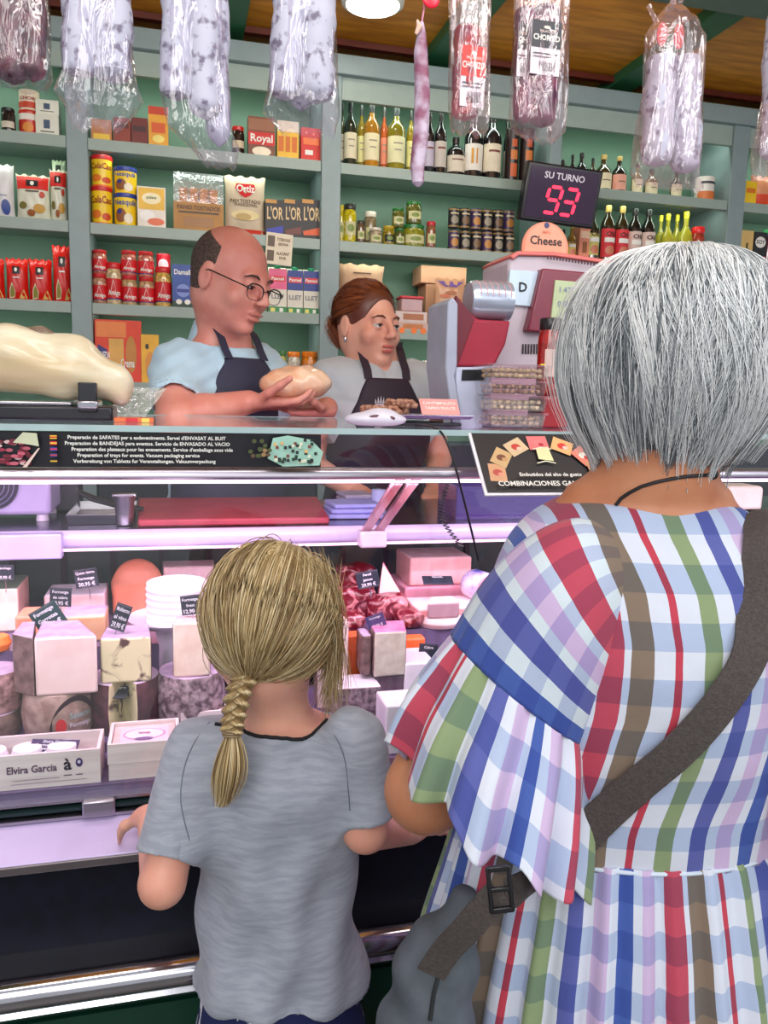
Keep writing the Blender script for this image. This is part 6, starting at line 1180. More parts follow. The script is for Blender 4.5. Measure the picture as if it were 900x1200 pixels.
def legs(S, hip, yaw, floor, hw=.085, r=(.08, .055, .035), shoes=True):
    R = np.array(Matrix.Rotation(radians(yaw), 3, 'Z')); hip = np.array(hip, float); J = []
    for q in (-1, 1):
        h = hip+R@np.array((q*hw, 0, 0)); a = np.array((h[0], h[1], floor+.08)); kn = (h+a)/2+R@np.array((0, -.015, 0))
        S.cap(h, kn, r[0], r[1], k=.03); S.cap(kn, a, r[1], r[2], k=.02); J.append((h, kn, a))
    return J, R
def shoes(L, J, R, c, floor, s=1.0):
    for h, kn, a in J:
        S = SDF(a-.2, a+.2, .005); t = a+R@np.array((0, -.13*s, 0)); 
        S.cap((a[0], a[1], floor+.045), (t[0], t[1], floor+.032), .042*s, .036*s, k=.02).cap((a[0], a[1], floor+.05), (a[0], a[1], floor+.10), .042*s, .04*s, k=.02).plane((0, 0, floor+.002), (0, 0, -1)); vs, fs = S.mesh(); np_obj('shoe', vs, fs, mat('shoe_%d' % c[0], c, 0.5), L)
def grown(S, o, n, k): pass
PF = 0.12
# ================= bald man
s = 1.0; hc = np.array(at(272, 328, D=1.88)); frH = frame(hc, 46, 15, 3)
O = np.array(at(261, 393, D=1.96)); frB = frame(O, 38); fB = lambda p: fp(frB, p)
MAN = empty('person', (O[0], O[1], PF), 'person with grey-fringed bald head, glasses, pale blue polo and dark apron, holding cheese', 'person')
torso = [(0.02, 0, -.01, .058, .058), (-.03, 0, .0, .11, .07), (-.065, 0, 0, .145, .09), (-.15, 0, -.005, .156, .112), (-.25, 0, -.015, .156, .12), (-.38, 0, -.02, .16, .125), (-.50, 0, 0, .165, .125), (-.62, 0, 0, .16, .12)]
shR, shL = fB((-.142, 0, -.085)), fB((.140, 0, -.08))
elR, wrR = np.array(at(206, 492, Y=1.80)), np.array(at(291, 471, Y=1.875)); elL, wrL = np.array(at(360, 508, Y=2.03)), np.array(at(383, 478, Y=1.955))
def man_body(S):
    S.stack([(z, x, y, rx-.012, ry-.012) for z, x, y, rx, ry in torso], k=.02, fr=frB)
    S.cap(fp(frH, (0, .03, -.05)), O+[0, 0, -.02], .055, .06, k=.03)
S = SDF((O[0]-.34, O[1]-.34, PF+.05), (O[0]+.40, O[1]+.34, hc[2]+.15), .0042)
man_body(S); head(S, frH, s, lids=0.001)
for a, b, c in ((shR, elR, wrR), (shL, elL, wrL)): S.cap(a, b, .050, .042, k=.02); S.cap(b, b+(c-b)*.35, .043, .042, k=.012); S.cap(b+(c-b)*.35, c, .042, .027, k=.012)
hand(S, wrR, at(338, 474, Y=1.86)-Vector(wrR), (0.15, 0.15, 1), -1, curl=(10, 26, 26), thumb=12); hand(S, wrL, (-0.72, -.25, -.05), (0, -.2, 1), 1, curl=(10, 25, 25))
J, RR = legs(S, fB((0, 0, -.66)), 38, PF)
vs, fs = S.mesh(); vs = relax(vs, fs, 1); np_obj('body', vs, fs, skin('skin_man', (218, 150, 134), (206, 130, 116)), MAN)
face_parts(MAN, frH, s, (70, 50, 40), (70, 52, 46), (190, 118, 106), lids=-.002, closed=True)
# fringe of short hair
S = SDF(hc-.14, hc+.15, .003); S.ell(np.array((0, .018, .03))*s, np.array((.0775, .0965, .0885))*s, .01, 'u', frH).ell(np.array((0, .03, -.035))*s, np.array((.0675, .062, .062))*s, .03, 'u', frH)
S.ell(np.array((0, -.03, .09))*s, np.array((.070, .100, .066))*s, .01, 's', frH); S.ell(np.array((0, -.06, -.02))*s, np.array((.12, .068, .2))*s, .006, 's', frH); S.plane(fp(frH, (0, 0, -.075)), frH[0]@np.array((0, .3, -1))); 
for q in (-1, 1): S.ell(np.array((q*.08, .006, -.012))*s, np.array((.02, .024, .036))*s, .006, 's', frH)
vs, fs = S.mesh(); np_obj('hair', vs, fs, mat('hair_short_grey', (96, 78, 70), 0.8, c2=(64, 50, 46), scale=160, bump=0.8, bscale=300), MAN)
# polo shirt
def tube_sleeve(S, a, b, f, ra, rb, inner): S.cap(a, a+(b-a)*f, ra, rb, k=.03)
S = SDF((O[0]-.34, O[1]-.34, O[2]-.62), (O[0]+.34, O[1]+.34, O[2]+.08), .004)
S.stack([(z, x, y, rx, ry) for z, x, y, rx, ry in torso[1:]], k=.02, fr=frB); 
for a, b in ((shR, elR), (shL, elL)): S.sleeve(a, a+(b-a)*.70, .056, .057, k=.06)
S.ell((0, -.012, .04), (.066, .062, .06), .004, 's', frB); S.cap(fB((0, -.07, .03)), fB((0, -.135, -.105)), .034, .006, k=.006, op='s')
vs, fs = S.mesh(); vs = relax(vs, fs, 1); nn = vnorm(vs, fs); lz = vs-O
vs = vs+nn*(0.0028*np.sin(lz[:, 2:]*70+lz[:, :1]*55)*np.sin(lz[:, :1]*38+1)+0.0015*np.sin(lz[:, 2:]*150-lz[:, :1]*90))
m_polo = mat('polo_blue', (176, 206, 222), 0.75, var=0.03, bump=0.25, bscale=300, sheen=0.2); np_obj('polo_shirt', vs, fs, m_polo, MAN)
def collar(L, frB, r, m, z0=-.028, drop=.045, gap=0.75, lean=(0, 0), name='collar'):
    rg = []
    for i in range(31):
        t = -pi/2+gap*0.5+(2*pi-gap)*i/30; fr_ = abs(i-15)/15; rr_ = r*(1+.0*fr_)
        x, y = rr_*cos(t), rr_*.92*sin(t)+.004; zt = z0+.038-.050*fr_**1.5+0.012; out = .016+.018*fr_**2; dz = drop*(1+.35*fr_**3)
        rg.append([fp(frB, (x*.97, y*.97, zt-.002)), fp(frB, (x, y, zt)), fp(frB, (x*(1+out/r), y*(1+out/r), zt-dz)), fp(frB, (x*(1+out/r)*.97, y*(1+out/r)*.97, zt-dz-.001))])
    part(MB().loft(rg, m), name, L, angle=60)
collar(MAN, frB, .066, m_polo, z0=-.004, drop=.05, gap=1.0)
def apron(L, frB, sec, m, ztop, zbot, wt, wb, lo, hi, strapm=None, e=.006, notch=True, res=.004):
    S = SDF(lo, hi, res); S.stack([(z, x, y, rx+e, ry+e) for z, x, y, rx, ry in sec], k=.01, fr=frB)
    S.box((0, -.25, (ztop+zbot)/2), (.6, .25, (ztop-zbot)/2), k=.002, op='i', fr=frB, full=True)
    for q in (-1, 1):
        t = atan2(wb-wt, .16); R3 = frB[0]@np.array(Matrix.Rotation(-q*t, 3, 'Y')); S.box((q*.3, 0, 0), (.3, .6, .6), k=.006, op='s', fr=(R3, fp(frB, (q*wt, 0, ztop))), full=True)
    vs, fs = S.mesh(); np_obj('apron', vs, fs, m, L)
    for q in (-1, 1):
        P_ = []
        for i in range(9):
            f = i/8; P_.append((q*(wt*.92+(.062-wt)*f), f))
        rg = []
        S_ = sec
        for x, f in P_:
            z = ztop-.004+(.035-ztop)*f; A = sorted(S_); zz = [a[0] for a in A]; rx = np.interp(z, zz, [a[3] for a in A]); ry = np.interp(z, zz, [a[4] for a in A]); y = -ry*sqrt(max(0.05, 1-(x/rx)**2)) if abs(x) < rx else -.01
            y -= .011; rg.append([fp(frB, (x-.011, y, z)), fp(frB, (x+.011, y, z)), fp(frB, (x+.011, y+.003, z)), fp(frB, (x-.011, y+.003, z))])
        part(MB().loft(rg, m), 'apron_strap', L, bevel=0)
m_apr = mat('apron_ink', (44, 44, 66), 0.7, var=0.06, bump=0.2, bscale=300)
apron(MAN, frB, torso, m_apr, -.055, -.62, .062, .165, (O[0]-.3, O[1]-.34, O[2]-.62), (O[0]+.3, O[1]+.3, O[2]+.02))
S = SDF((O[0]-.34, O[1]-.34, PF+.02), (O[0]+.34, O[1]+.34, O[2]-.5), .006); S.stack([(-.70, 0, 0, .155, .12), (-.62, 0, 0, .172, .132), (-.54, 0, 0, .172, .130)], k=.02, fr=frB); legs(S, fB((0, 0, -.66)), 38, PF, r=(.09, .07, .055)); vs, fs = S.mesh(); np_obj('trousers', vs, fs, mat('trousers_dark', (36, 38, 48), 0.8), MAN)
shoes(MAN, J, RR, (24, 24, 26), PF)
# glasses
mb = MB(); g = lambda p: fp(frH, np.array(p)*s)
m_gl = mat('glasses_black', (20, 20, 26), 0.3)
for q in (-1, 1):
    mb.tube([g((q*.036+.0255*math.copysign(abs(cos(t))**.7,cos(t)), -.106-.002*abs(cos(t))+.006*abs(q*.036+.0255*cos(t))/.06, -.012+.0175*math.copysign(abs(sin(t))**.8,sin(t)))) for t in np.linspace(0, pi, 20)], .0017, m_gl, 8)
    mb.tube([g((q*.036+.0255*math.copysign(abs(cos(t))**.7,cos(t)), -.106-.002*abs(cos(t))+.006*abs(q*.036+.0255*cos(t))/.06, -.012+.0175*math.copysign(abs(sin(t))**.8,sin(t)))) for t in np.linspace(pi, 2*pi, 20)], .0009, m_gl, 6)
    mb.tube([g((q*.0565, -.108, -.008)), g((q*.074, -.098, -.004)), g((q*.079, -.05, .002)), g((q*.083, .0, .008)), g((q*.082, .018, .002))], .0016, m_gl, 8)
mb.tube([g((-.0115, -.110, -.006)), g((0, -.114, -.003)), g((.0115, -.110, -.006))], .0012, m_gl, 8); part(mb, 'glasses', MAN)
# the wrapped piece of cheese he holds
mc = np.array(at(346, 450, Y=1.88)); S = SDF(mc-.13, mc+.13, .003); k_ = 1.92/940
S.ell(mc, (39*k_, .05, 17*k_), .01).ell(mc+[-14*k_, -.01, -2*k_], (24*k_, .045, 15*k_), .02).ell(mc+[16*k_, 0, 3*k_], (23*k_, .04, 14*k_), .02).ell(mc+[4*k_, .0, 9*k_], (20*k_, .03, 10*k_), .02)
vs, fs = S.mesh(); nn = vnorm(vs, fs); vs = vs+nn*(.002*np.sin(vs[:, :1]*120)*np.sin(vs[:, 2:]*140+vs[:, 1:2]*70)); o = tag(np_obj('cheese_piece', vs, fs, mat('wrapped_cheese', (240, 206, 176), 0.22, c2=(226, 166, 130), scale=16, bump=0.4, bscale=30, coat=0.6)), 'lumpy peach-coloured wrapped cheese piece held by the bald man', 'cheese'); rebase(o, tuple(mc))
# ================= woman seller
s = .93; hc = np.array(at(432, 381, D=2.15)); frH = frame(hc, 26, 2, 0)
O = np.array(at(441, 414, D=2.18)); frB = frame(O, 6, 0); fB = lambda p: fp(frB, p)
WOM = empty('person', (O[0], O[1], PF), 'person with red-brown ponytail, pale grey polo and black crowned apron behind the counter', 'person')
torso = [(0.02, 0, -.005, .05, .05), (-.02, 0, 0, .088, .06), (-.045, 0, 0, .135, .08), (-.12, 0, -.01, .148, .110), (-.20, 0, -.025, .146, .125), (-.32, 0, -.005, .130, .105), (-.45, 0, 0, .15, .12), (-.58, 0, 0, .155, .125)]
shR, shL = fB((-.132, 0, -.07)), fB((.132, 0, -.07)); elR, elL = fB((-.185, .0, -.30)), fB((.195, .0, -.29)); wrR, wrL = fB((-.10, -.17, -.36)), fB((.11, -.17, -.36))
S = SDF((O[0]-.30, O[1]-.32, PF+.05), (O[0]+.30, O[1]+.26, hc[2]+.14), .0042)
S.stack([(z, x, y, rx-.012, ry-.012) for z, x, y, rx, ry in torso], k=.02, fr=frB); S.cap(fp(frH, (0, .03, -.05)), O+[0, 0, -.02], .047, .052, k=.03); head(S, frH, s, True)
for a, b, c in ((shR, elR, wrR), (shL, elL, wrL)): S.cap(a, b, .045, .036, k=.02); S.cap(b, c, .036, .023, k=.012)
hand(S, wrR, (.3, -1, -.1), (0, 0, -1), 1, s=.9); hand(S, wrL, (-.3, -1, -.1), (0, 0, -1), -1, s=.9)
J, RR = legs(S, fB((0, 0, -.62)), 6, PF, hw=.08); vs, fs = S.mesh(); vs = relax(vs, fs, 1); np_obj('body', vs, fs, skin('skin_woman', (236, 178, 154), (226, 158, 134)), WOM)
face_parts(WOM, frH, s, (60, 44, 36), (110, 66, 46), (204, 106, 100))
m_polo2 = mat('polo_grey', (186, 194, 200), 0.75, var=0.03, bump=0.25, bscale=300, sheen=0.2)
S = SDF((O[0]-.30, O[1]-.26, O[2]-.6), (O[0]+.30, O[1]+.26, O[2]+.07), .004); S.stack(torso[1:], k=.02, fr=frB)
for a, b in ((shR, elR), (shL, elL)):
    S.sleeve(a, a+(b-a)*.62, .052, .055, k=.05)
S.ell((0, -.012, .035), (.058, .056, .05), .004, 's', frB); S.cap(fB((0, -.06, .02)), fB((0, -.115, -.085)), .040, .008, k=.006, op='s')
vs, fs = S.mesh(); vs = relax(vs, fs, 1); nn = vnorm(vs, fs); lz = vs-O; vs = vs+nn*(0.002*np.sin(lz[:, 2:]*80+lz[:, :1]*50)*np.sin(lz[:, :1]*40+1)); np_obj('polo_shirt', vs, fs, m_polo2, WOM); collar(WOM, frB, .060, m_polo2, drop=.045, gap=1.1)
m_apr2 = mat('apron_black', (42, 30, 46), 0.65, var=0.06, bump=0.2, bscale=300)
apron(WOM, frB, torso, m_apr2, -.068, -.56, .058, .135, (O[0]-.26, O[1]-.3, O[2]-.6), (O[0]+.26, O[1]+.3, O[2]+.02))
# crown emblem on the bib
mb = MB(); cx, cz = fB((-.02, 0, -.125))[0], fB((0, 0, -.125))[2]; yb = O[1]-.128-.014; m_em = cmat((214, 206, 214))
for a_ in ((-.013, .004, .0), (-.0065, .009, .0), (0, .012, 0), (.0065, .009, 0), (.013, .004, 0)): mb.add([(cx+a_[0]-.003, yb, cz-.008), (cx+a_[0]+.003, yb, cz-.008), (cx+a_[0]*1.15, yb, cz+a_[1])], [(0, 1, 2)], m_em)
mb.box((cx, yb+.0005, cz-.011), (.03, .001, .003), m_em); mb.text('CANSALADERIA', m_em, lambda x, y: (cx+x, yb, cz-.018+y), .009, True); part(mb, 'apron_emblem', WOM, smooth=False)
S = SDF((O[0]-.3, O[1]-.3, PF+.02), (O[0]+.3, O[1]+.3, O[2]-.45), .006); S.stack([(-.66, 0, 0, .14, .11), (-.58, 0, 0, .166, .136), (-.5, 0, 0, .163, .132)], k=.02, fr=frB); legs(S, fB((0, 0, -.62)), 6, PF, hw=.08, r=(.09, .065, .05)); vs, fs = S.mesh(); np_obj('trousers', vs, fs, mat('trousers_dark', (36, 38, 48), 0.8), WOM); shoes(WOM, J, RR, (24, 24, 26), PF, .9)
mb = MB(); p = fp(frH, np.array((-.083, .0, -.045))*s); mb.ell(tuple(p), (.004, .004, .009), mat('earring', (210, 210, 220), 0.2, metal=1)); part(mb, 'earring', WOM)
def hair_mats(base, cols): return [mat('%s_%d' % (base, i), c, 0.38, var=0.04, spec=0.6) for i, c in enumerate(cols)]
def ball_dirs(n, keep):
    out = []
    while len(out) < n:
        d = rng.normal(size=3); d /= np.linalg.norm(d)
        if keep(d): out.append(d)
    return np.array(out)
def pulled_hair(L, name, fr, c, r, gather, n, cols, keep, rad=.0006, layer=(.0, .006), K=14, lift=0.0, base=None):
    g = np.array(gather, float); g /= np.linalg.norm(g); D = ball_dirs(n, keep); t = np.linspace(0, 1, K)[None, :, None]
    ok_ = D@g > -.975; D = D[ok_]; n = len(D); w_ = np.arccos(np.clip(D@g, -.9999, .9999))[:, None, None]; gg = g[None, None]+rng.normal(size=(n, 1, 3))*.03
    P_ = (np.sin((1-t)*w_)*D[:, None]+np.sin(t*w_)*gg)/np.sin(w_)
    lay = rng.uniform(layer[0], layer[1], (n, 1, 1)); wob = .004*np.sin(t*rng.uniform(2, 7, (n, 1, 1))+rng.uniform(0, 6, (n, 1, 1)))*rng.uniform(0, 1, (n, 1, 1))
    rr_ = np.array(r)[None, None]+lay+wob*.5+lift*np.sin(t*pi); X = P_*rr_+np.array(c)[None, None]; W = X@fr[0].T+fr[1]
    return strand_mesh(name, W, rad, None, L, mats=cols, mi=rng.integers(0, len(cols), n))
cols = hair_mats('auburn', [(158, 84, 44), (126, 62, 34), (184, 104, 56), (96, 46, 28)])
keepW = lambda d: not (d[1] < .1 and (d[0]/.86)**2+((d[2]+.30)/.98)**2 < 1) and ((d[2] > .52 and d[1] > -.80) or (d[1] > -.12 and d[2] > -.42 and not (abs(d[0]) > .82 and d[1] < .35 and d[2] < .05)) or (abs(d[0]) > .5 and d[2] > .0 and d[1] > -.7))
S = SDF(hc-.13, hc+.14, .003); S.ell(np.array((0, .02, .034))*s, np.array((.080, .098, .090))*s, .01, 'u', frH); S.ell((0, -.10, -.045), (.068, .085, .118), .01, 's', frH); S.box((0, 0, -.13), (.2, .2, .085), k=.01, op='s', fr=frH)
vs, fs = S.mesh(); np_obj('hair', vs, fs, cols[3], WOM)
pulled_hair(WOM, 'hair_strands', frH, np.array((0, .02, .034))*s, np.array((.081, .099, .091))*s, (0, .9, -.25), 5200, cols, keepW, rad=.0007, layer=(0, .005))
g0 = fp(frH, np.array((0, .112, .01))*s); n = 1500; t = np.linspace(0, 1, 12)[None, :, None]; off = rng.normal(size=(n, 1, 3))*.010; tip = np.array(at(401, 404, D=2.19))
P_ = g0+off*.5+(tip-g0)*t**1.3+np.array((-.012, .0, .012))*np.sin(t*pi)+off*(np.sin(t*pi)*.9); strand_mesh('ponytail', P_, .0008, None, WOM, mats=cols, mi=rng.integers(0, 4, n))
S = SDF(np.minimum(g0, tip)-.05, np.maximum(g0, tip)+.06, .003); m_ = (g0+tip)/2+np.array((-.010, .0, .012)); S.cap(g0, m_, .014, .018, k=.01).cap(m_, tip+[0, 0, .02], .018, .007, k=.01); vs, fs = S.mesh(); np_obj('ponytail_core', vs, fs, cols[3], WOM)
# ================= girl
s = .845; hc = np.array(at(322, 737, D=1.0)); frH = frame(hc, 152, 8, -3)
N_ = np.array(at(333, 846, D=1.02)); frB = frame(N_, 172); fB = lambda p: fp(frB, p)
GIRL = empty('person', (N_[0], N_[1], 0), 'child seen from behind with blonde braid, grey T-shirt and navy fern-print shorts', 'person')
shirt = [(.0, 0, .0, .075, .052), (-.018, 0, 0, .105, .062), (-.05, .0, 0, .112, .078), (-.12, .004, 0, .103, .084), (-.22, .006, 0, .102, .086), (-.30, .004, 0, .109, .093), (-.350, .006, 0, .118, .100)]
sl0, sl1 = np.array(at(232, 872, D=1.0)), np.array(at(196, 1003, D=.965)); sr0, sr1 = np.array(at(414, 862, D=.985)), np.array(at(434, 958, D=.99))
elL_, wrL_ = np.array(at(190, 1036, D=.955)), np.array(at(176, 958, Y=1.065)); elR_, wrR_ = np.array(at(428, 973, D=.995)), np.array(at(480, 976, Y=1.04))
m_skg = skin('skin_girl', (232, 174, 150), (222, 156, 134))
S = SDF((N_[0]-.22, N_[1]-.2, .04), (N_[0]+.28, N_[1]+.26, hc[2]+.13), .0045)
S.stack([(z, x, y, rx-.010-(.012 if z < -.2 else 0), ry-.010-(.012 if z < -.2 else 0)) for z, x, y, rx, ry in shirt]+[(-.45, 0, 0, .094, .080)], k=.02, fr=frB); S.cap(fp(frH, (0, .025, -.04)), N_+[0, 0, -.01], .036, .040, k=.03); head(S, frH, s, True)
for a, b, c in ((sl0, elL_, wrL_), (sr0, elR_, wrR_)): S.cap(a, b, .030, .0265, k=.02); S.cap(b, c, .0255, .017, k=.01)
hand(S, wrL_, (0.05, .75, -.35), (0, 0, -1), -1, s=.68, curl=(12, 25, 25)); hand(S, wrR_, (.5, .8, .1), (0, 0, -1), 1, s=.68)
J, RR = legs(S, fB((0, 0, -.47)), 172, 0.0, hw=.055, r=(.055, .040, .026)); vs, fs = S.mesh(); vs = relax(vs, fs, 1); np_obj('body', vs, fs, m_skg, GIRL); face_parts(GIRL, frH, s, (70, 100, 130), (170, 140, 100), (206, 110, 110))
S = SDF((N_[0]-.24, N_[1]-.2, N_[2]-.42), (N_[0]+.22, N_[1]+.2, N_[2]+.06), .0035); S.stack(shirt, k=.012, fr=frB)
for a, b, ra, rb in ((sl0, sl1, .036, .039), (sr0, sr1, .036, .033)):
    S.sleeve(a, b, ra, rb, wall=.0075, k=.035)
S.ell((-.004, -.010, .034), (.084, .062, .037), .004, 's', frB)
vs, fs = S.mesh(); vs = relax(vs, fs, 1); nn = vnorm(vs, fs); q = (vs-N_)@frB[0]; dn_ = np.clip(-q[:, 2:]/.37, 0, 1)
amp = .0018+.0050*dn_**1.2; vs = vs+nn*amp*(np.sin(q[:, :1]*95+q[:, 2:]*22+1.3)*.7+np.sin(q[:, :1]*47-q[:, 2:]*35)*.8)+nn*.0018*np.sin(q[:, 2:]*60+q[:, :1]*40)
vs[:, 2:] += np.clip((-q[:, 2:]-.26)/.1, 0, 1)**2*(.012*np.sin(q[:, :1]*22+.9)); m_tee = mat('tee_heather', (162, 168, 180), 0.85, c2=(147, 153, 166), scale=70, bump=0.15, bscale=400, sheen=0.2, stretch=(.5, .5, 2.5)); TEE = np_obj('t_shirt', vs, fs, m_tee, GIRL)
dg = bpy.context.evaluated_depsgraph_get()
def surf(obj, u, v, off=.0):
    """first hit of obj seen through photo point (u, v)"""
    me = obj.data; 
    if '_bvh' not in surf.__dict__: surf._bvh = {}
    if obj.name not in surf._bvh:
        par = Vector(obj.parent.location) if obj.parent else Vector((0, 0, 0)); surf._bvh[obj.name] = BVHTree.FromPolygons([v_.co+par for v_ in me.vertices], [tuple(p.vertices) for p in me.polygons])
    d = (at(u, v, D=1)-CAM).normalized(); h = surf._bvh[obj.name].ray_cast(CAM, d)
    if h[0] is None: return None, None
    n_ = h[1] if h[1].dot(d) < 0 else -h[1]; return h[0]+n_*off, n_
P_ = []; GB = [c_ for c_ in GIRL.children if c_.name.startswith('body')][0]
for u in range(252, 386, 6):
    for v in range(800, 880):
        p, n_ = surf(TEE, u, v, .0010)
        q_, _ = surf(GB, u, v)
        if p is not None and (np.array(p)-N_)@frB[0][:, 1] > .012 and q_ is not None and (p-CAM).length < (q_-CAM).length-.0005: P_.append(p); break
if len(P_) > 3: mb = MB(); mb.tube(P_, .0024, mat('bias_black', (20, 20, 24), 0.8), 8); part(mb, 'neck_tape', GIRL)
for seam in (((246, 846), (228, 870), (216, 900), (212, 940), (222, 985)), ((372, 842), (392, 862), (404, 890), (408, 925), (410, 950))):
    Q_ = [surf(TEE, u, v, .0002)[0] for u, v in seam]; Q_ = [q_ for q_ in Q_ if q_ is not None]
    if len(Q_) > 3: mb = MB(); mb.tube([tuple(x) for x in smooth_rows(np.array([tuple(q_) for q_ in Q_]), 30)], .0007, mat('seam_grey', (112, 118, 132), 0.85), 6); part(mb, 'sleeve_seam', GIRL)
m_short = mat('shorts_navy', (22, 34, 84), 0.8, c2=(214, 214, 226), scale=34, stretch=(1, 1, .7))
for e_, p_ in zip(m_short.node_tree.nodes['Color Ramp'].color_ramp.elements, (0.0, 0.0)): pass
r_ = m_short.node_tree.nodes['Color Ramp'].color_ramp; r_.elements[0].color = rgb((24, 34, 84)); r_.elements[1].color = rgb((214, 214, 226)); r_.elements[0].position = .575; r_.elements[1].position = .595
S = SDF((N_[0]-.2, N_[1]-.2, .35), (N_[0]+.2, N_[1]+.2, N_[2]-.3), .005); S.stack([(-.46, .004, 0, .108, .094), (-.40, .004, 0, .106, .090), (-.33, .004, 0, .096, .082)], k=.02, fr=frB)
for q in (-1, 1): S.cap(fB((q*.055, 0, -.45)), fB((q*.062, 0, -.60)), .058, .062, k=.02)
vs, fs = S.mesh(); np_obj('shorts', vs, fs, m_short, GIRL); shoes(GIRL, J, RR, (200, 200, 206), 0.0, .72)
# fern sprigs
# hair: shell, swept strands, braid
gcols = hair_mats('blonde', [(206, 182, 134), (172, 146, 100), (226, 208, 166), (140, 114, 76), (190, 164, 116)])
GC = np.array((0, .018, .028))*s; GR = np.array((.0765, .096, .089))*s+.004
S = SDF(hc-.14, hc+.15, .003); S.ell(GC, GR-.002, .01, 'u', frH); S.box((0, -.13, -.05), (.2, .085, .10), k=.02, op='s', fr=frH); S.box((0, 0, -.15), (.2, .2, .072), k=.01, op='s', fr=frH)
vs, fs = S.mesh(); np_obj('hair', vs, fs, gcols[1], GIRL)
b0 = np.array(at(296, 792, D=.935)); gl = (frH[0].T@(b0-hc)-GC)/GR; 
keepG = lambda d: (d[2] > .45 and d[1] > -.85) or (d[1] > -.25 and d[2] > -.45 and not (abs(d[0]) > .84 and d[1] < .25 and d[2] < -.1)) or (d[1] > .35 and d[2] > -.72) or (abs(d[0]) > .5 and d[2] > .1 and d[1] > -.6)
pulled_hair(GIRL, 'hair_strands', frH, GC, GR, gl, 11000, gcols, keepG, rad=.00075, layer=(0, .0065), K=18, lift=.003)
# loose strands falling beside the cheek and over the crown
n = 420; t = np.linspace(0, 1, 14)[None, :, None]; a0 = np.array(at(352, 668, D=.95)); a1 = np.array(at(386, 812, D=1.0)); st0 = a0+rng.normal(size=(n, 1, 3))*np.array((.020, .012, .012)); en = a1+rng.normal(size=(n, 1, 3))*np.array((.010, .012, .022))
mid = np.array(at(394, 722, D=.97))+rng.normal(size=(n, 1, 3))*np.array((.008, .012, .008)); P_ = st0*(1-t)**2+mid*2*t*(1-t)+en*t*t+(mid-.5*(st0+en))*t*(1-t)*.9; strand_mesh('loose_strands', P_, .0005, None, GIRL, mats=gcols, mi=rng.integers(0, 5, n))
n = 700; D0 = ball_dirs(n, lambda d: d[2] > .35 and d[1] > -.3); g2 = ball_dirs(n, lambda d: d[2] < .1 and d[2] > -.5 and d[1] > .3); ok_ = (D0*g2).sum(1) > -.6; D0 = D0[ok_]; g2 = g2[ok_]; n = len(D0); w_ = np.arccos(np.clip((D0*g2).sum(1), -.99, .99))[:, None, None]; P_ = (np.sin((1-t)*w_)*D0[:, None]+np.sin(t*w_)*g2[:, None])/np.sin(w_)
X = (P_*(GR+.007+.003*rng.uniform(size=(n, 1, 1))*np.sin(t*pi))+GC)@frH[0].T+frH[1]; strand_mesh('flyaway_strands', X, .0005, None, GIRL, mats=[gcols[2], gcols[0]], mi=rng.integers(0, 2, n))
# braid
bp_ = [at(u, v, D=d) for u, v, d in ((300, 782, .937), (286, 796, .925), (279, 812, .922), (276, 830, .921), (273, 846, .920), (272, 858, .919))]
bp_ = np.array([tuple(p) for p in bp_]); cum = np.linspace(0, 1, 60); bx_ = np.stack([np.interp(cum, np.linspace(0, 1, len(bp_)), bp_[:, i]) for i in range(3)], 1)
rt, tow = np.array(RGT), -np.array(FWD)
for k in range(3):
    ph = cum*2*pi*2.2+k*2*pi/3; wdt = .0105*(1-.25*cum); c_ = bx_+rt*(wdt*np.sin(ph))[:, None]+tow*(.0055*np.sin(2*ph))[:, None]
    n = 260; off = rng.normal(size=(n, 1, 2)); off /= np.maximum(1, np.linalg.norm(off, axis=2, keepdims=True)); rad_ = (.0072*(1-.2*cum))[None, :, None]
    P_ = c_[None]+rad_*(off[..., :1]*rt+off[..., 1:]*tow); strand_mesh('braid_strand', P_, .0009, None, GIRL, mats=gcols, mi=rng.integers(0, 5, n), taper=1)
    MBb = MB(); MBb.tube([tuple(p) for p in c_[::3]], [.006]*len(c_[::3]), gcols[3], 10); part(MBb, 'braid_core', GIRL)
mb = MB()
for k in range(3): mb.tube([tuple(bx_[-1]+np.array((0, 0, .003-.003*k))+rt*.0105*cos(t_)+tow*.0095*sin(t_)) for t_ in np.linspace(0, 2*pi, 20)], .0013, mat('hair_tie', (150, 128, 96), 0.6), 6)
part(mb, 'hair_tie', GIRL)
n = 900; t = np.linspace(0, 1, 14)[None, :, None]; off = rng.normal(size=(n, 1, 2))*.4; tl = np.array(at(261, 944, D=.925)); m_ = np.array(at(271, 900, D=.915)); ln = rng.uniform(.78, 1.02, (n, 1, 1)); tt = t*ln
P_ = bx_[-1]*(1-tt)**2+m_*2*tt*(1-tt)+tl*tt**2+(.0050+.0115*np.sin(np.minimum(tt*1.25, 1)*pi*.62)-.007*tt**3)*(off[..., :1]*rt+off[..., 1:]*tow); strand_mesh('braid_tail', P_, .0008, None, GIRL, mats=gcols, mi=rng.integers(0, 5, n))
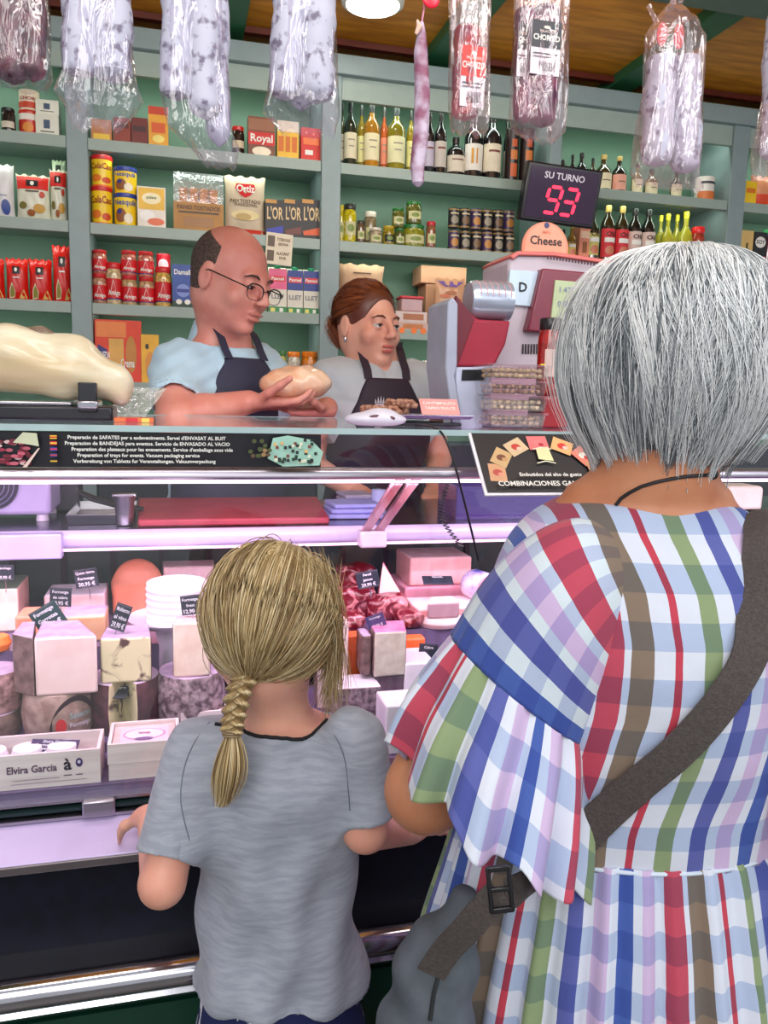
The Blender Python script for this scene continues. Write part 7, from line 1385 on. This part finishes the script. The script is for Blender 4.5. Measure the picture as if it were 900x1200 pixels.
# ================= grey-haired customer in plaid dress
def plaid(name, cyc, stripes, base=(212, 217, 230), band=.052, phase=0.0, bandc=(184, 204, 232)):
    m = bpy.data.materials.new(name); m.use_nodes = True; nt = m.node_tree; N = nt.nodes; Lk = nt.links; b = N['Principled BSDF']; b.inputs['Roughness'].default_value = .8; b.inputs['Sheen Weight'].default_value = .15
    uv = N.new('ShaderNodeUVMap'); uv.uv_map = 'UVMap'; sp = N.new('ShaderNodeSeparateXYZ'); Lk.new(uv.outputs[0], sp.inputs[0])
    wb = N.new('ShaderNodeTexNoise'); wb.inputs['Scale'].default_value = 14; Lk.new(uv.outputs[0], wb.inputs['Vector'])
    def frac(sock, c, ph):
        a = N.new('ShaderNodeMath'); a.operation = 'MULTIPLY_ADD'; a.inputs[1].default_value = 1/c; a.inputs[2].default_value = ph; Lk.new(sock, a.inputs[0])
        w2 = N.new('ShaderNodeMath'); w2.operation = 'MULTIPLY_ADD'; w2.inputs[1].default_value = .02; Lk.new(wb.outputs['Fac'], w2.inputs[0]); Lk.new(a.outputs[0], w2.inputs[2])
        f = N.new('ShaderNodeMath'); f.operation = 'FRACT'; Lk.new(w2.outputs[0], f.inputs[0]); return f.outputs[0]
    r = N.new('ShaderNodeValToRGB'); r.color_ramp.interpolation = 'CONSTANT'; Lk.new(frac(sp.outputs[0], cyc, phase), r.inputs[0]); e = r.color_ramp.elements; e[0].position = 0; e[0].color = rgb(base); e[1].position = .9999; e[1].color = rgb(base); first = True
    for a, z, c in stripes:
        if a <= 0: e[0].color = rgb(c)
        else: x = e.new(a); x.color = rgb(c)
        x = e.new(z); x.color = rgb(base)
    r2 = N.new('ShaderNodeValToRGB'); r2.color_ramp.interpolation = 'CONSTANT'; Lk.new(frac(sp.outputs[1], band, 0.0), r2.inputs[0]); e = r2.color_ramp.elements; e[0].position = 0; e[0].color = (1, 1, 1, 1); e[1].position = .5; e[1].color = rgb(bandc)
    mx = N.new('ShaderNodeMix'); mx.data_type = 'RGBA'; mx.blend_type = 'MULTIPLY'; mx.inputs[0].default_value = .72; Lk.new(r.outputs[0], mx.inputs[6]); Lk.new(r2.outputs[0], mx.inputs[7]); Lk.new(mx.outputs[2], b.inputs['Base Color'])
    nz = N.new('ShaderNodeTexNoise'); nz.inputs['Scale'].default_value = 900; Lk.new(uv.outputs[0], nz.inputs['Vector']); n3 = N.new('ShaderNodeTexNoise'); n3.inputs['Scale'].default_value = 28; Lk.new(uv.outputs[0], n3.inputs['Vector'])
    ad = N.new('ShaderNodeMath'); ad.operation = 'MULTIPLY_ADD'; ad.inputs[1].default_value = 6; Lk.new(n3.outputs[0], ad.inputs[0]); Lk.new(nz.outputs[0], ad.inputs[2])
    bp = N.new('ShaderNodeBump'); bp.inputs['Strength'].default_value = .25; bp.inputs['Distance'].default_value = .001; Lk.new(ad.outputs[0], bp.inputs['Height']); Lk.new(bp.outputs[0], b.inputs['Normal']); return m
TR, GR_, IN, LI, BL, RD, BR, PA = (190, 56, 76), (134, 152, 110), (84, 92, 162), (200, 176, 212), (60, 88, 164), (186, 66, 88), (128, 110, 94), (190, 196, 224)
STR = [(0, .03, TR), (.12, .19, GR_), (.26, .33, IN), (.38, .45, LI), (.49, .56, BL), (.60, .66, LI), (.71, .80, RD), (.825, .915, BR)]
m_plaid = plaid('plaid_cotton', .235, STR); m_flounce = plaid('plaid_flounce', .21, [(0, .10, RD), (.13, .16, TR), (.24, .34, GR_), (.41, .50, IN), (.56, .65, LI), (.69, .75, BL), (.80, .92, LI)], band=.055)
m_cap = plaid('plaid_cap', .205, [(.02, .15, BR), (.22, .36, RD), (.42, .52, LI), (.58, .70, IN), (.80, .93, BL)], band=.046, base=(206, 218, 226), bandc=(196, 200, 232))
ca, sa = cos(radians(14)), sin(radians(14)); Rb = np.array((ca, -sa, 0)); Fb = np.array((sa, ca, 0)); BC = np.array((.482, .745, 0))
zc = lambda v: float(at(800, v, D=.74).z)
LADY = empty('person', (BC[0], BC[1]+.02, 0), 'person seen from behind with grey bob, flounced pastel plaid dress and crossbody strap', 'person')
def grid_obj(name, V, UV, m, parent, closed=True, thick=0.0015):
    """V (rows, n, 3); seam column duplicated so UVs run on; thin solid cloth"""
    V = np.concatenate([V, V[:, :1]], 1); R_, n, _ = V.shape; idx = np.arange(R_*n).reshape(R_, n); fs = np.stack([idx[:-1, :-1], idx[:-1, 1:], idx[1:, 1:], idx[1:, :-1]], -1).reshape(-1, 4)
    o = np_obj(name, V.reshape(-1, 3), fs, m, parent, uv=UV.reshape(-1, 2)); so = o.modifiers.new('cloth', 'SOLIDIFY'); so.thickness = thick; so.offset = 0; return o
# bodice
BOD = [(1.349, .000, .008, .080, .066), (1.342, 0, .006, .098, .076), (1.325, 0, .004, .124, .088), (1.298, 0, 0, .146, .100), (1.25, 0, -.004, .162, .112), (1.19, 0, -.006, .167, .120), (1.12, 0, -.002, .167, .120), (1.05, 0, .006, .168, .116), (.985, 0, .012, .176, .116)]
rows = smooth_rows(BOD, 60); nth = 160; th = np.linspace(0, 2*pi, nth, endpoint=False); e = 2.25
cx = np.sign(np.cos(th))*np.abs(np.cos(th))**(2/e); sy = np.sign(np.sin(th))*np.abs(np.sin(th))**(2/e)
V = []; UV = []; OFF = float((np.array(at(799, 800, D=.735))-BC)@Rb)
vz = [zc(v) for v in (1010, 950, 850, 760, 700, 640, 600)]; dxs = np.array([-34, -20, -2, 0, -10, -34, -44])*.00079
for z, x0, y0, rx, ry in rows:
    wr = 1+.008*np.sin(9*th+z*40)*(z < 1.2)+.006*np.sin(17*th-z*55)*(z < 1.12); P_ = BC+Rb*((x0+rx*cx*wr)[:, None])+Fb*((y0+ry*sy*wr)[:, None])+np.array((0, 0, z)); V.append(P_)
    u = x0+rx*cx; u = np.append(u, u[0]); UV.append(np.stack([u-OFF-np.interp(z, vz, dxs), np.full(nth+1, z)], -1))
BODICE = grid_obj('dress_bodice', np.array(V), np.array(UV), m_plaid, LADY)
# skirt, gathered at the waist, with a lower tier
def skirt(name, lv, mat_, nf, a0, a1, offu, stretch):
    rows = smooth_rows(lv, 40); V = []; UV = []; m_ = 320; th = np.linspace(0, 2*pi, m_, endpoint=False)
    for i, (z, x0, y0, rx, ry) in enumerate(rows):
        f = i/39; am = a0+(a1-a0)*f; rf = am*(np.sin(nf*th+1.5*np.sin(3*th))+.45*np.sin(nf*1.7*th+2+.5*f)); P_ = BC+Rb*((x0+(rx+rf)*np.cos(th))[:, None])+Fb*((y0+(ry+rf)*np.sin(th))[:, None])+np.array((0, 0, z)); V.append(P_)
        tt = np.append(th, 2*pi); UV.append(np.stack([offu+np.where(tt > pi, tt-2*pi, tt)*0+(tt)*stretch, np.full(m_+1, z)], -1))
    return grid_obj(name, np.array(V), np.array(UV), mat_, LADY)
skirt('dress_skirt', [(.992, 0, .012, .178, .118), (.975, 0, .012, .186, .124), (.92, 0, .012, .200, .140), (.85, 0, .012, .218, .156), (.78, 0, .012, .232, .168)], m_plaid, 34, .0022, .0065, .085, .215)
skirt('dress_tier', [(.795, 0, .012, .230, .166), (.78, 0, .012, .240, .176), (.66, 0, .012, .262, .196), (.50, 0, .012, .285, .215), (.36, 0, .012, .300, .23)], m_plaid, 40, .003, .010, .13, .24)
mb = MB(); mb.tube([tuple(BC+Rb*(.179*cos(t))+Fb*(.012+.119*sin(t))+np.array((0, 0, .9885))) for t in np.linspace(0, 2*pi, 60)], .0022, mat('waist_piping', (206, 218, 232), 0.8), 8); part(mb, 'waist_seam', LADY)
# sleeve: dropped shoulder cap then gathered flounce
A3 = lambda u, v, d: np.array(at(u, v, D=d))
def ring(c, x, y): return np.concatenate([c, x-c, y-c])
CAPR = [ring(A3(752, 668, .80), A3(764, 706, .80), A3(750, 664, .775)), ring(A3(710, 676, .80), A3(740, 745, .795), A3(706, 672, .745)), ring(A3(672, 704, .80), A3(722, 784, .785), A3(664, 704, .735)), ring(A3(636, 752, .81), A3(704, 830, .79), A3(626, 757, .74)), ring(A3(607, 806, .82), A3(687, 872, .80), A3(598, 816, .745))]
def sleeve_part(name, K, nr, mat_, uscale, ruff, swap, mirror=False, hem=0.0, u0=0.0, n=200):
    rows = smooth_rows(K, nr); th = np.linspace(0, 2*pi, n, endpoint=False); V = []; UV = []; L_ = 0; prev = None
    for i, r_ in enumerate(rows):
        f = i/(nr-1); c, x, y = r_[:3], r_[3:6], r_[6:9]
        if prev is not None: L_ += np.linalg.norm(c-prev)
        prev = c; am = ruff(f, th); P_ = c+x*((1+am)*np.cos(th))[:, None]+y*((1+am)*np.sin(th))[:, None]
        if hem: P_ = P_+np.array((0, 0, -1))*(hem*f*f*(.5+.5*np.sin(9*th+1))[:, None])
        V.append(P_); tt = np.append(th, 2*pi); R0 = np.linalg.norm(x)
        UV.append(np.stack([np.full(n+1, L_+u0), tt*.09], -1) if swap else np.stack([tt*uscale+u0, np.full(n+1, L_)], -1))
    V = np.array(V)
    if mirror: V = V-2*((V-BC)@Rb)[..., None]*Rb+Rb*.02+(Fb*.018+(Fb*.05+Rb*.02)*np.linspace(0, 1, nr)[:, None, None] if hem else Fb*.018*np.linspace(0, 1, nr)[:, None, None])
    return grid_obj(name, V, np.array(UV), mat_, LADY)
FL = [ring(A3(607, 806, .82), A3(687, 872, .80), A3(598, 816, .745)), ring(A3(598, 840, .825), A3(690, 915, .80), A3(586, 856, .735)), ring(A3(583, 885, .83), A3(688, 968, .80), A3(566, 912, .72)), ring(A3(570, 930, .835), A3(680, 1020, .795), A3(548, 972, .71))]
ruF = lambda f, th: (.022+.085*f)*np.sin(13*th+1.2*np.sin(2*th))+(.014+.03*f)*np.sin(22*th+.7)
ruC = lambda f, th: .006*np.sin(5*th+f*6)+.010*f**6*np.sin(26*th)
for mir in (False, True):
    CAP_R = sleeve_part('sleeve_cap', CAPR, 34, m_cap, 1, ruC, True, mir, u0=.0)
    FLN = sleeve_part('sleeve_flounce', FL, 44, m_flounce, -.108, ruF, False, mir, hem=.022, u0=.0645)
# body
m_skl = skin('skin_lady', (198, 134, 98), (182, 114, 80))
nb = BC+np.array((0, 0, 1.352)); hcL = np.array(at(779, 425, D=.83)); frH = frame(hcL, 168, 10, 0)
sh = A3(668, 700, .815); el = A3(500, 926, .86); wr = A3(594, 690, .955); mirr = lambda p: p-2*((p-BC)@Rb)*Rb+Rb*.03+Fb*.03
S = SDF((BC[0]-.34, BC[1]-.30, .04), (BC[0]+.36, BC[1]+.42, hcL[2]+.14), .0048); frT = (np.stack([Rb, Fb, np.array((0, 0, 1))], 1), BC.copy())
S.stack([(z, x, y, max(.03, rx-.012), max(.03, ry-.012)) for z, x, y, rx, ry in BOD]+[(.90, 0, .01, .165, .12), (.80, 0, .01, .16, .12)], k=.02, fr=frT)
S.cap(fp(frH, (0, .03, -.05)), nb+Fb*.004+[0, 0, -.01], .054, .060, k=.05); S.cap(nb+[0, 0, .005], nb-Rb*.065+[0, 0, -.022], .03, .028, k=.03); S.cap(nb+[0, 0, .005], nb+Rb*.065+[0, 0, -.022], .03, .028, k=.03); head(S, frH, .95, True)
for f_ in (lambda p: p, mirr):
    a, b, c = f_(sh), f_(el), f_(wr); S.cap(a, b, .050, .043, k=.02); S.cap(b, b+(c-b)*.3, .044, .041, k=.01); S.cap(b+(c-b)*.3, c, .041, .026, k=.01)
    hd = f_(A3(690, 660, 1.0))-c; hand(S, c, tuple(hd), tuple(-Fb), 1 if f_ is mirr else -1, s=.9, curl=(30, 45, 40))
J, RR = legs(S, BC+[0, .01, .80], 166, 0.0, r=(.085, .055, .036)); vs, fs = S.mesh(); vs = relax(vs, fs, 1); np_obj('body', vs, fs, m_skl, LADY); face_parts(LADY, frH, .95, (80, 90, 100), (150, 150, 150), (180, 100, 100)); shoes(LADY, J, RR, (150, 120, 96), 0.0, .88)
# grey bob
lc = hair_mats('silver', [(202, 208, 210), (226, 230, 230), (246, 247, 246), (166, 172, 176), (118, 126, 132), (214, 218, 220)])
HC3 = np.array(at(783, 428, D=.825)); face_az = atan2(frH[0][1, 1]*-1, frH[0][0, 1]*-1)
def bobpt(phi, a, lay, flat=1.0):
    a = a*.985
    """a: 0 crown .. 1 tip; phi azimuth"""
    th_ = a*2.05; r = .1100*np.sin(np.minimum(th_, pi/2))**.80; z = np.where(th_ < pi/2, .112*np.cos(np.minimum(th_, pi/2))**.86, -(th_-pi/2)*.195)
    inn = np.clip((th_-pi/2-.06)/.46, 0, 1); r = r*(1-.40*inn**1.6)+lay*np.minimum(1, a*3); z = z+lay*.6*(1-np.minimum(1, a*1.3))
    x = r*np.cos(phi)*.98; y = r*np.sin(phi)*1.0; return np.stack([x, y, z], -1)
nC = 380; per = 40; K = 22; t = np.linspace(0, 1, K)[None, :]
cp = rng.uniform(0, 2*pi, nC); clay = rng.uniform(-.008, .006, nC); clen = rng.uniform(.86, 1.04, nC); cst = rng.choice([0.02, .02, .02, .12, .25], nC)*rng.uniform(.5, 1.4, nC); bend = rng.normal(0, .26, nC)+.30*np.sin(cp*2+1); ccol = rng.integers(0, 6, nC)
rp = lambda x: np.repeat(x, per)[:, None]
n = nC*per; fl = rng.normal(0, 1, (n, 1)); dphi = fl*(.095*(1-.78*t**1.2)); lay = rp(clay)+rng.normal(0, .0022, (n, 1))*(1-.5*t); a = rp(cst)+(rp(clen)*(1+rng.normal(0, .025, (n, 1)))-rp(cst))*t
phi = rp(cp)+dphi+rp(bend)*t**1.4+.03*np.sin(t*6+fl*3)+rp(rng.normal(0, .12, nC))*np.sin(t*pi*1.3); dface = np.abs((rp(cp)-face_az+pi) % (2*pi)-pi)
a = np.where(dface < .85, np.minimum(a, .50+.0*a), a)
P_ = bobpt(phi, a, lay)+HC3; P_[..., 2] += 0; crown = Rb*.010-Fb*.008; P_ = P_+crown*((1-t)**2)[..., None]
mi = np.repeat(ccol, per); fl_ = rng.uniform(size=n) < .35; mi = np.where(fl_, rng.integers(0, 6, n), mi); strand_mesh('hair_strands', P_, .00062, None, LADY, mats=lc, mi=mi, taper=.5)
# under shell
th = np.linspace(0, 2*pi, 64, endpoint=False); rows = np.linspace(.0, .985, 26); V = np.array([bobpt(th, np.full(64, a_), -.0065)+HC3+crown*(1-a_)**2 for a_ in rows]); idx = np.arange(26*64).reshape(26, 64); fs = []
for i in range(25):
    for j in range(64):
        k = (j+1) % 64; df = abs((th[j]-face_az+pi) % (2*pi)-pi)
        if not (df < .8 and rows[i] > .5): fs.append((idx[i, j], idx[i, k], idx[i+1, k], idx[i+1, j]))
o = np_obj('hair', V.reshape(-1, 3), np.array(fs), mat('silver_under', (120, 126, 130), 0.6, c2=(84, 90, 96), scale=60, stretch=(1, 1, .2)), LADY); so = o.modifiers.new('shell', 'SOLIDIFY'); so.thickness = .003
n = 160; cp = rng.uniform(0, 2*pi, (n, 1)); t = np.linspace(0, 1, 16)[None, :]; P_ = bobpt(cp+.3*t*rng.normal(size=(n, 1)), .02+1.0*t, .010+.010*rng.uniform(size=(n, 1))*t)+HC3; P_ = P_[np.abs((cp[:, 0]-face_az+pi) % (2*pi)-pi) > .9]; strand_mesh('flyaway_strands', P_, .0004, None, LADY, mats=[lc[2]], mi=np.zeros(len(P_), int))
# black cord necklace
P_ = []
for u, v in ((722, 592), (728, 584), (738, 577), (752, 570), (768, 565), (786, 561), (804, 558), (820, 557), (835, 556)):
    bo = bpy.data.objects.get('body.003') or [o_ for o_ in LADY.children if o_.name.startswith('body')][0]; bo = [o_ for o_ in LADY.children if o_.name.startswith('body')][0]
    p, _ = surf(bo, u, v, .001); 
    if p is not None: P_.append(p)
if len(P_) > 3: mb = MB(); mb.tube(P_, .0018, mat('cord_black', (18, 18, 22), 0.5), 8); c = P_[-1]; mb.ell(tuple(c), (.005, .004, .005), mat('cord_black', (18, 18, 22), 0.5)); part(mb, 'necklace', LADY)
# crossbody strap and bag
m_web = mat('strap_webbing', (84, 76, 72), 0.85, c2=(72, 64, 62), scale=300, bump=0.4, bscale=500)
BAG = empty('crossbody_bag', A3(515, 1170, .80), 'slate grey crossbody bag with dark strap and black buckle, worn by the grey-haired person', 'bag')
def ribbon(pts, w_, m, name, parent, th_=.0022):
    P_ = [np.array(p) for p, n_ in pts]; Nn = [np.array(n_) for p, n_ in pts]; rg = []
    for i in range(len(P_)):
        d = P_[min(i+1, len(P_)-1)]-P_[max(i-1, 0)]; d /= np.linalg.norm(d); n_ = sum(Nn[max(0, i-2):i+3]); n_ /= np.linalg.norm(n_); s_ = np.cross(d, n_); s_ /= np.linalg.norm(s_); n_ = np.cross(s_, d); h = w_/2; rg.append([P_[i]-s_*h, P_[i]+s_*h, P_[i]+s_*h+n_*th_, P_[i]-s_*h+n_*th_])
    return part(MB().loft([[tuple(p) for p in r_] for r_ in rg], m), name, parent, angle=50)
spx = [(898, 612), (897, 625), (896, 640), (894, 665), (890, 700), (884, 736), (873, 766), (857, 795), (838, 824), (815, 853), (790, 877), (761, 901), (740, 920), (719, 939), (700, 957), (687, 971), (668, 990)]
raw = []
for u, v in spx:
    p, n_ = surf(BODICE, u, v, .006); p2, n2 = surf(CAP_R, u, v, .006)
    if p2 is not None and (p is None or (p2-CAM).length < (p-CAM).length): p, n_ = p2, n2
    if p is not None: raw.append((np.array(p), np.array(n_)))
q_ = np.array([p for p, n_ in raw]); qs = smooth_rows(q_, 50); ns = smooth_rows(np.array([n_ for p, n_ in raw]), 50)
front_ = [BC+Rb*.06+Fb*.135+np.array((0, 0, 1.18)), BC+Rb*.10+Fb*.115+np.array((0, 0, 1.255)), BC+Rb*.120+Fb*.07+np.array((0, 0, 1.30)), BC+Rb*.126+Fb*.03+np.array((0, 0, 1.332)), BC+Rb*.130-Fb*.015+np.array((0, 0, 1.340)), BC+Rb*.132-Fb*.05+np.array((0, 0, 1.334))]
qq = [(p, n_) for p, n_ in zip(front_, [Fb, Fb+np.array((0, 0, .3)), Fb*.5+np.array((0, 0, 1)), np.array((0, 0, 1.)), np.array((0, 0, 1.))-Fb*.3, -Fb*.7+np.array((0, 0, .6))])]+list(zip(qs, ns))
qq = [(p, n_) for p, n_ in zip(smooth_rows(np.array([p for p, _ in qq[:6]]+list(qs[::6])), 60), smooth_rows(np.array([n_/np.linalg.norm(n_) for _, n_ in qq[:6]]+list(ns[::6])), 60))]
ribbon(qq, .037, m_web, 'strap', BAG)
c0 = BC+Rb*0+np.array((0, 0, 0)); tw = -np.array(FWD)
seg = [A3(668, 990, .80), A3(640, 1016, .775), A3(612, 1038, .725), A3(590, 1050, .705)]; ribbon([(p, tw) for p in smooth_rows(np.array(seg), 14)], .030, m_web, 'strap_lower', BAG)
seg = [A3(586, 1044, .703), A3(566, 1066, .705), A3(545, 1090, .715), A3(524, 1112, .73), A3(505, 1140, .745)]; ribbon([(p, tw) for p in smooth_rows(np.array(seg), 14)], .027, m_web, 'strap_end', BAG)
bc_ = A3(586, 1042, .692); mb = MB(); ux, uy = np.array(RGT), np.array(UPV); d1 = (-.10*ux+.99*uy); d2 = np.cross(d1, tw)
for sx_, sy_, lx, ly in ((-1, 0, .004, .040), (1, 0, .004, .040), (0, 1, .020, .005), (0, -1, .020, .005), (0, 0, .020, .004)):
    c_ = bc_+d2*(sx_*.009)+d1*(sy_*.018); vs = [c_+d2*(a_*lx/2)+d1*(b_*ly/2)+tw*(e_*.002) for a_ in (-1, 1) for b_ in (-1, 1) for e_ in (-1, 1)]; mb.add(vs, [(0, 1, 3, 2), (4, 6, 7, 5), (0, 4, 5, 1), (2, 3, 7, 6), (0, 2, 6, 4), (1, 5, 7, 3)], mat('buckle_black', (18, 18, 22), 0.25))
part(mb, 'buckle', BAG, bevel=.001)
S = SDF(A3(520, 1160, .80)-.2, A3(520, 1160, .80)+.2, .004); b_ = [A3(545, 1055, .80), A3(512, 1130, .79), A3(497, 1215, .79), A3(500, 1270, .80)]
S.cap(b_[0], b_[1], .014, .034, k=.03).cap(b_[1], b_[2], .034, .042, k=.03).cap(b_[2], b_[3], .042, .040, k=.03); vs, fs = S.mesh(); nn = vnorm(vs, fs); vs = vs+nn*(.002*np.sin(vs[:, 2:]*110+vs[:, :1]*80)); np_obj('pouch', vs, fs, mat('bag_slate', (92, 98, 108), 0.7, c2=(74, 82, 88), scale=20, bump=0.3), BAG)
mb = MB(); zp = [surf([o_ for o_ in BAG.children if o_.name.startswith('pouch')][0], u, v, .001)[0] for u, v in ((540, 1080), (528, 1105), (516, 1135), (508, 1165), (504, 1195))]; zp = [p for p in zp if p is not None]
if len(zp) > 2: mb.tube(zp, .0022, mat('zip_dark', (30, 34, 36), 0.5), 6); part(mb, 'zipper', BAG)
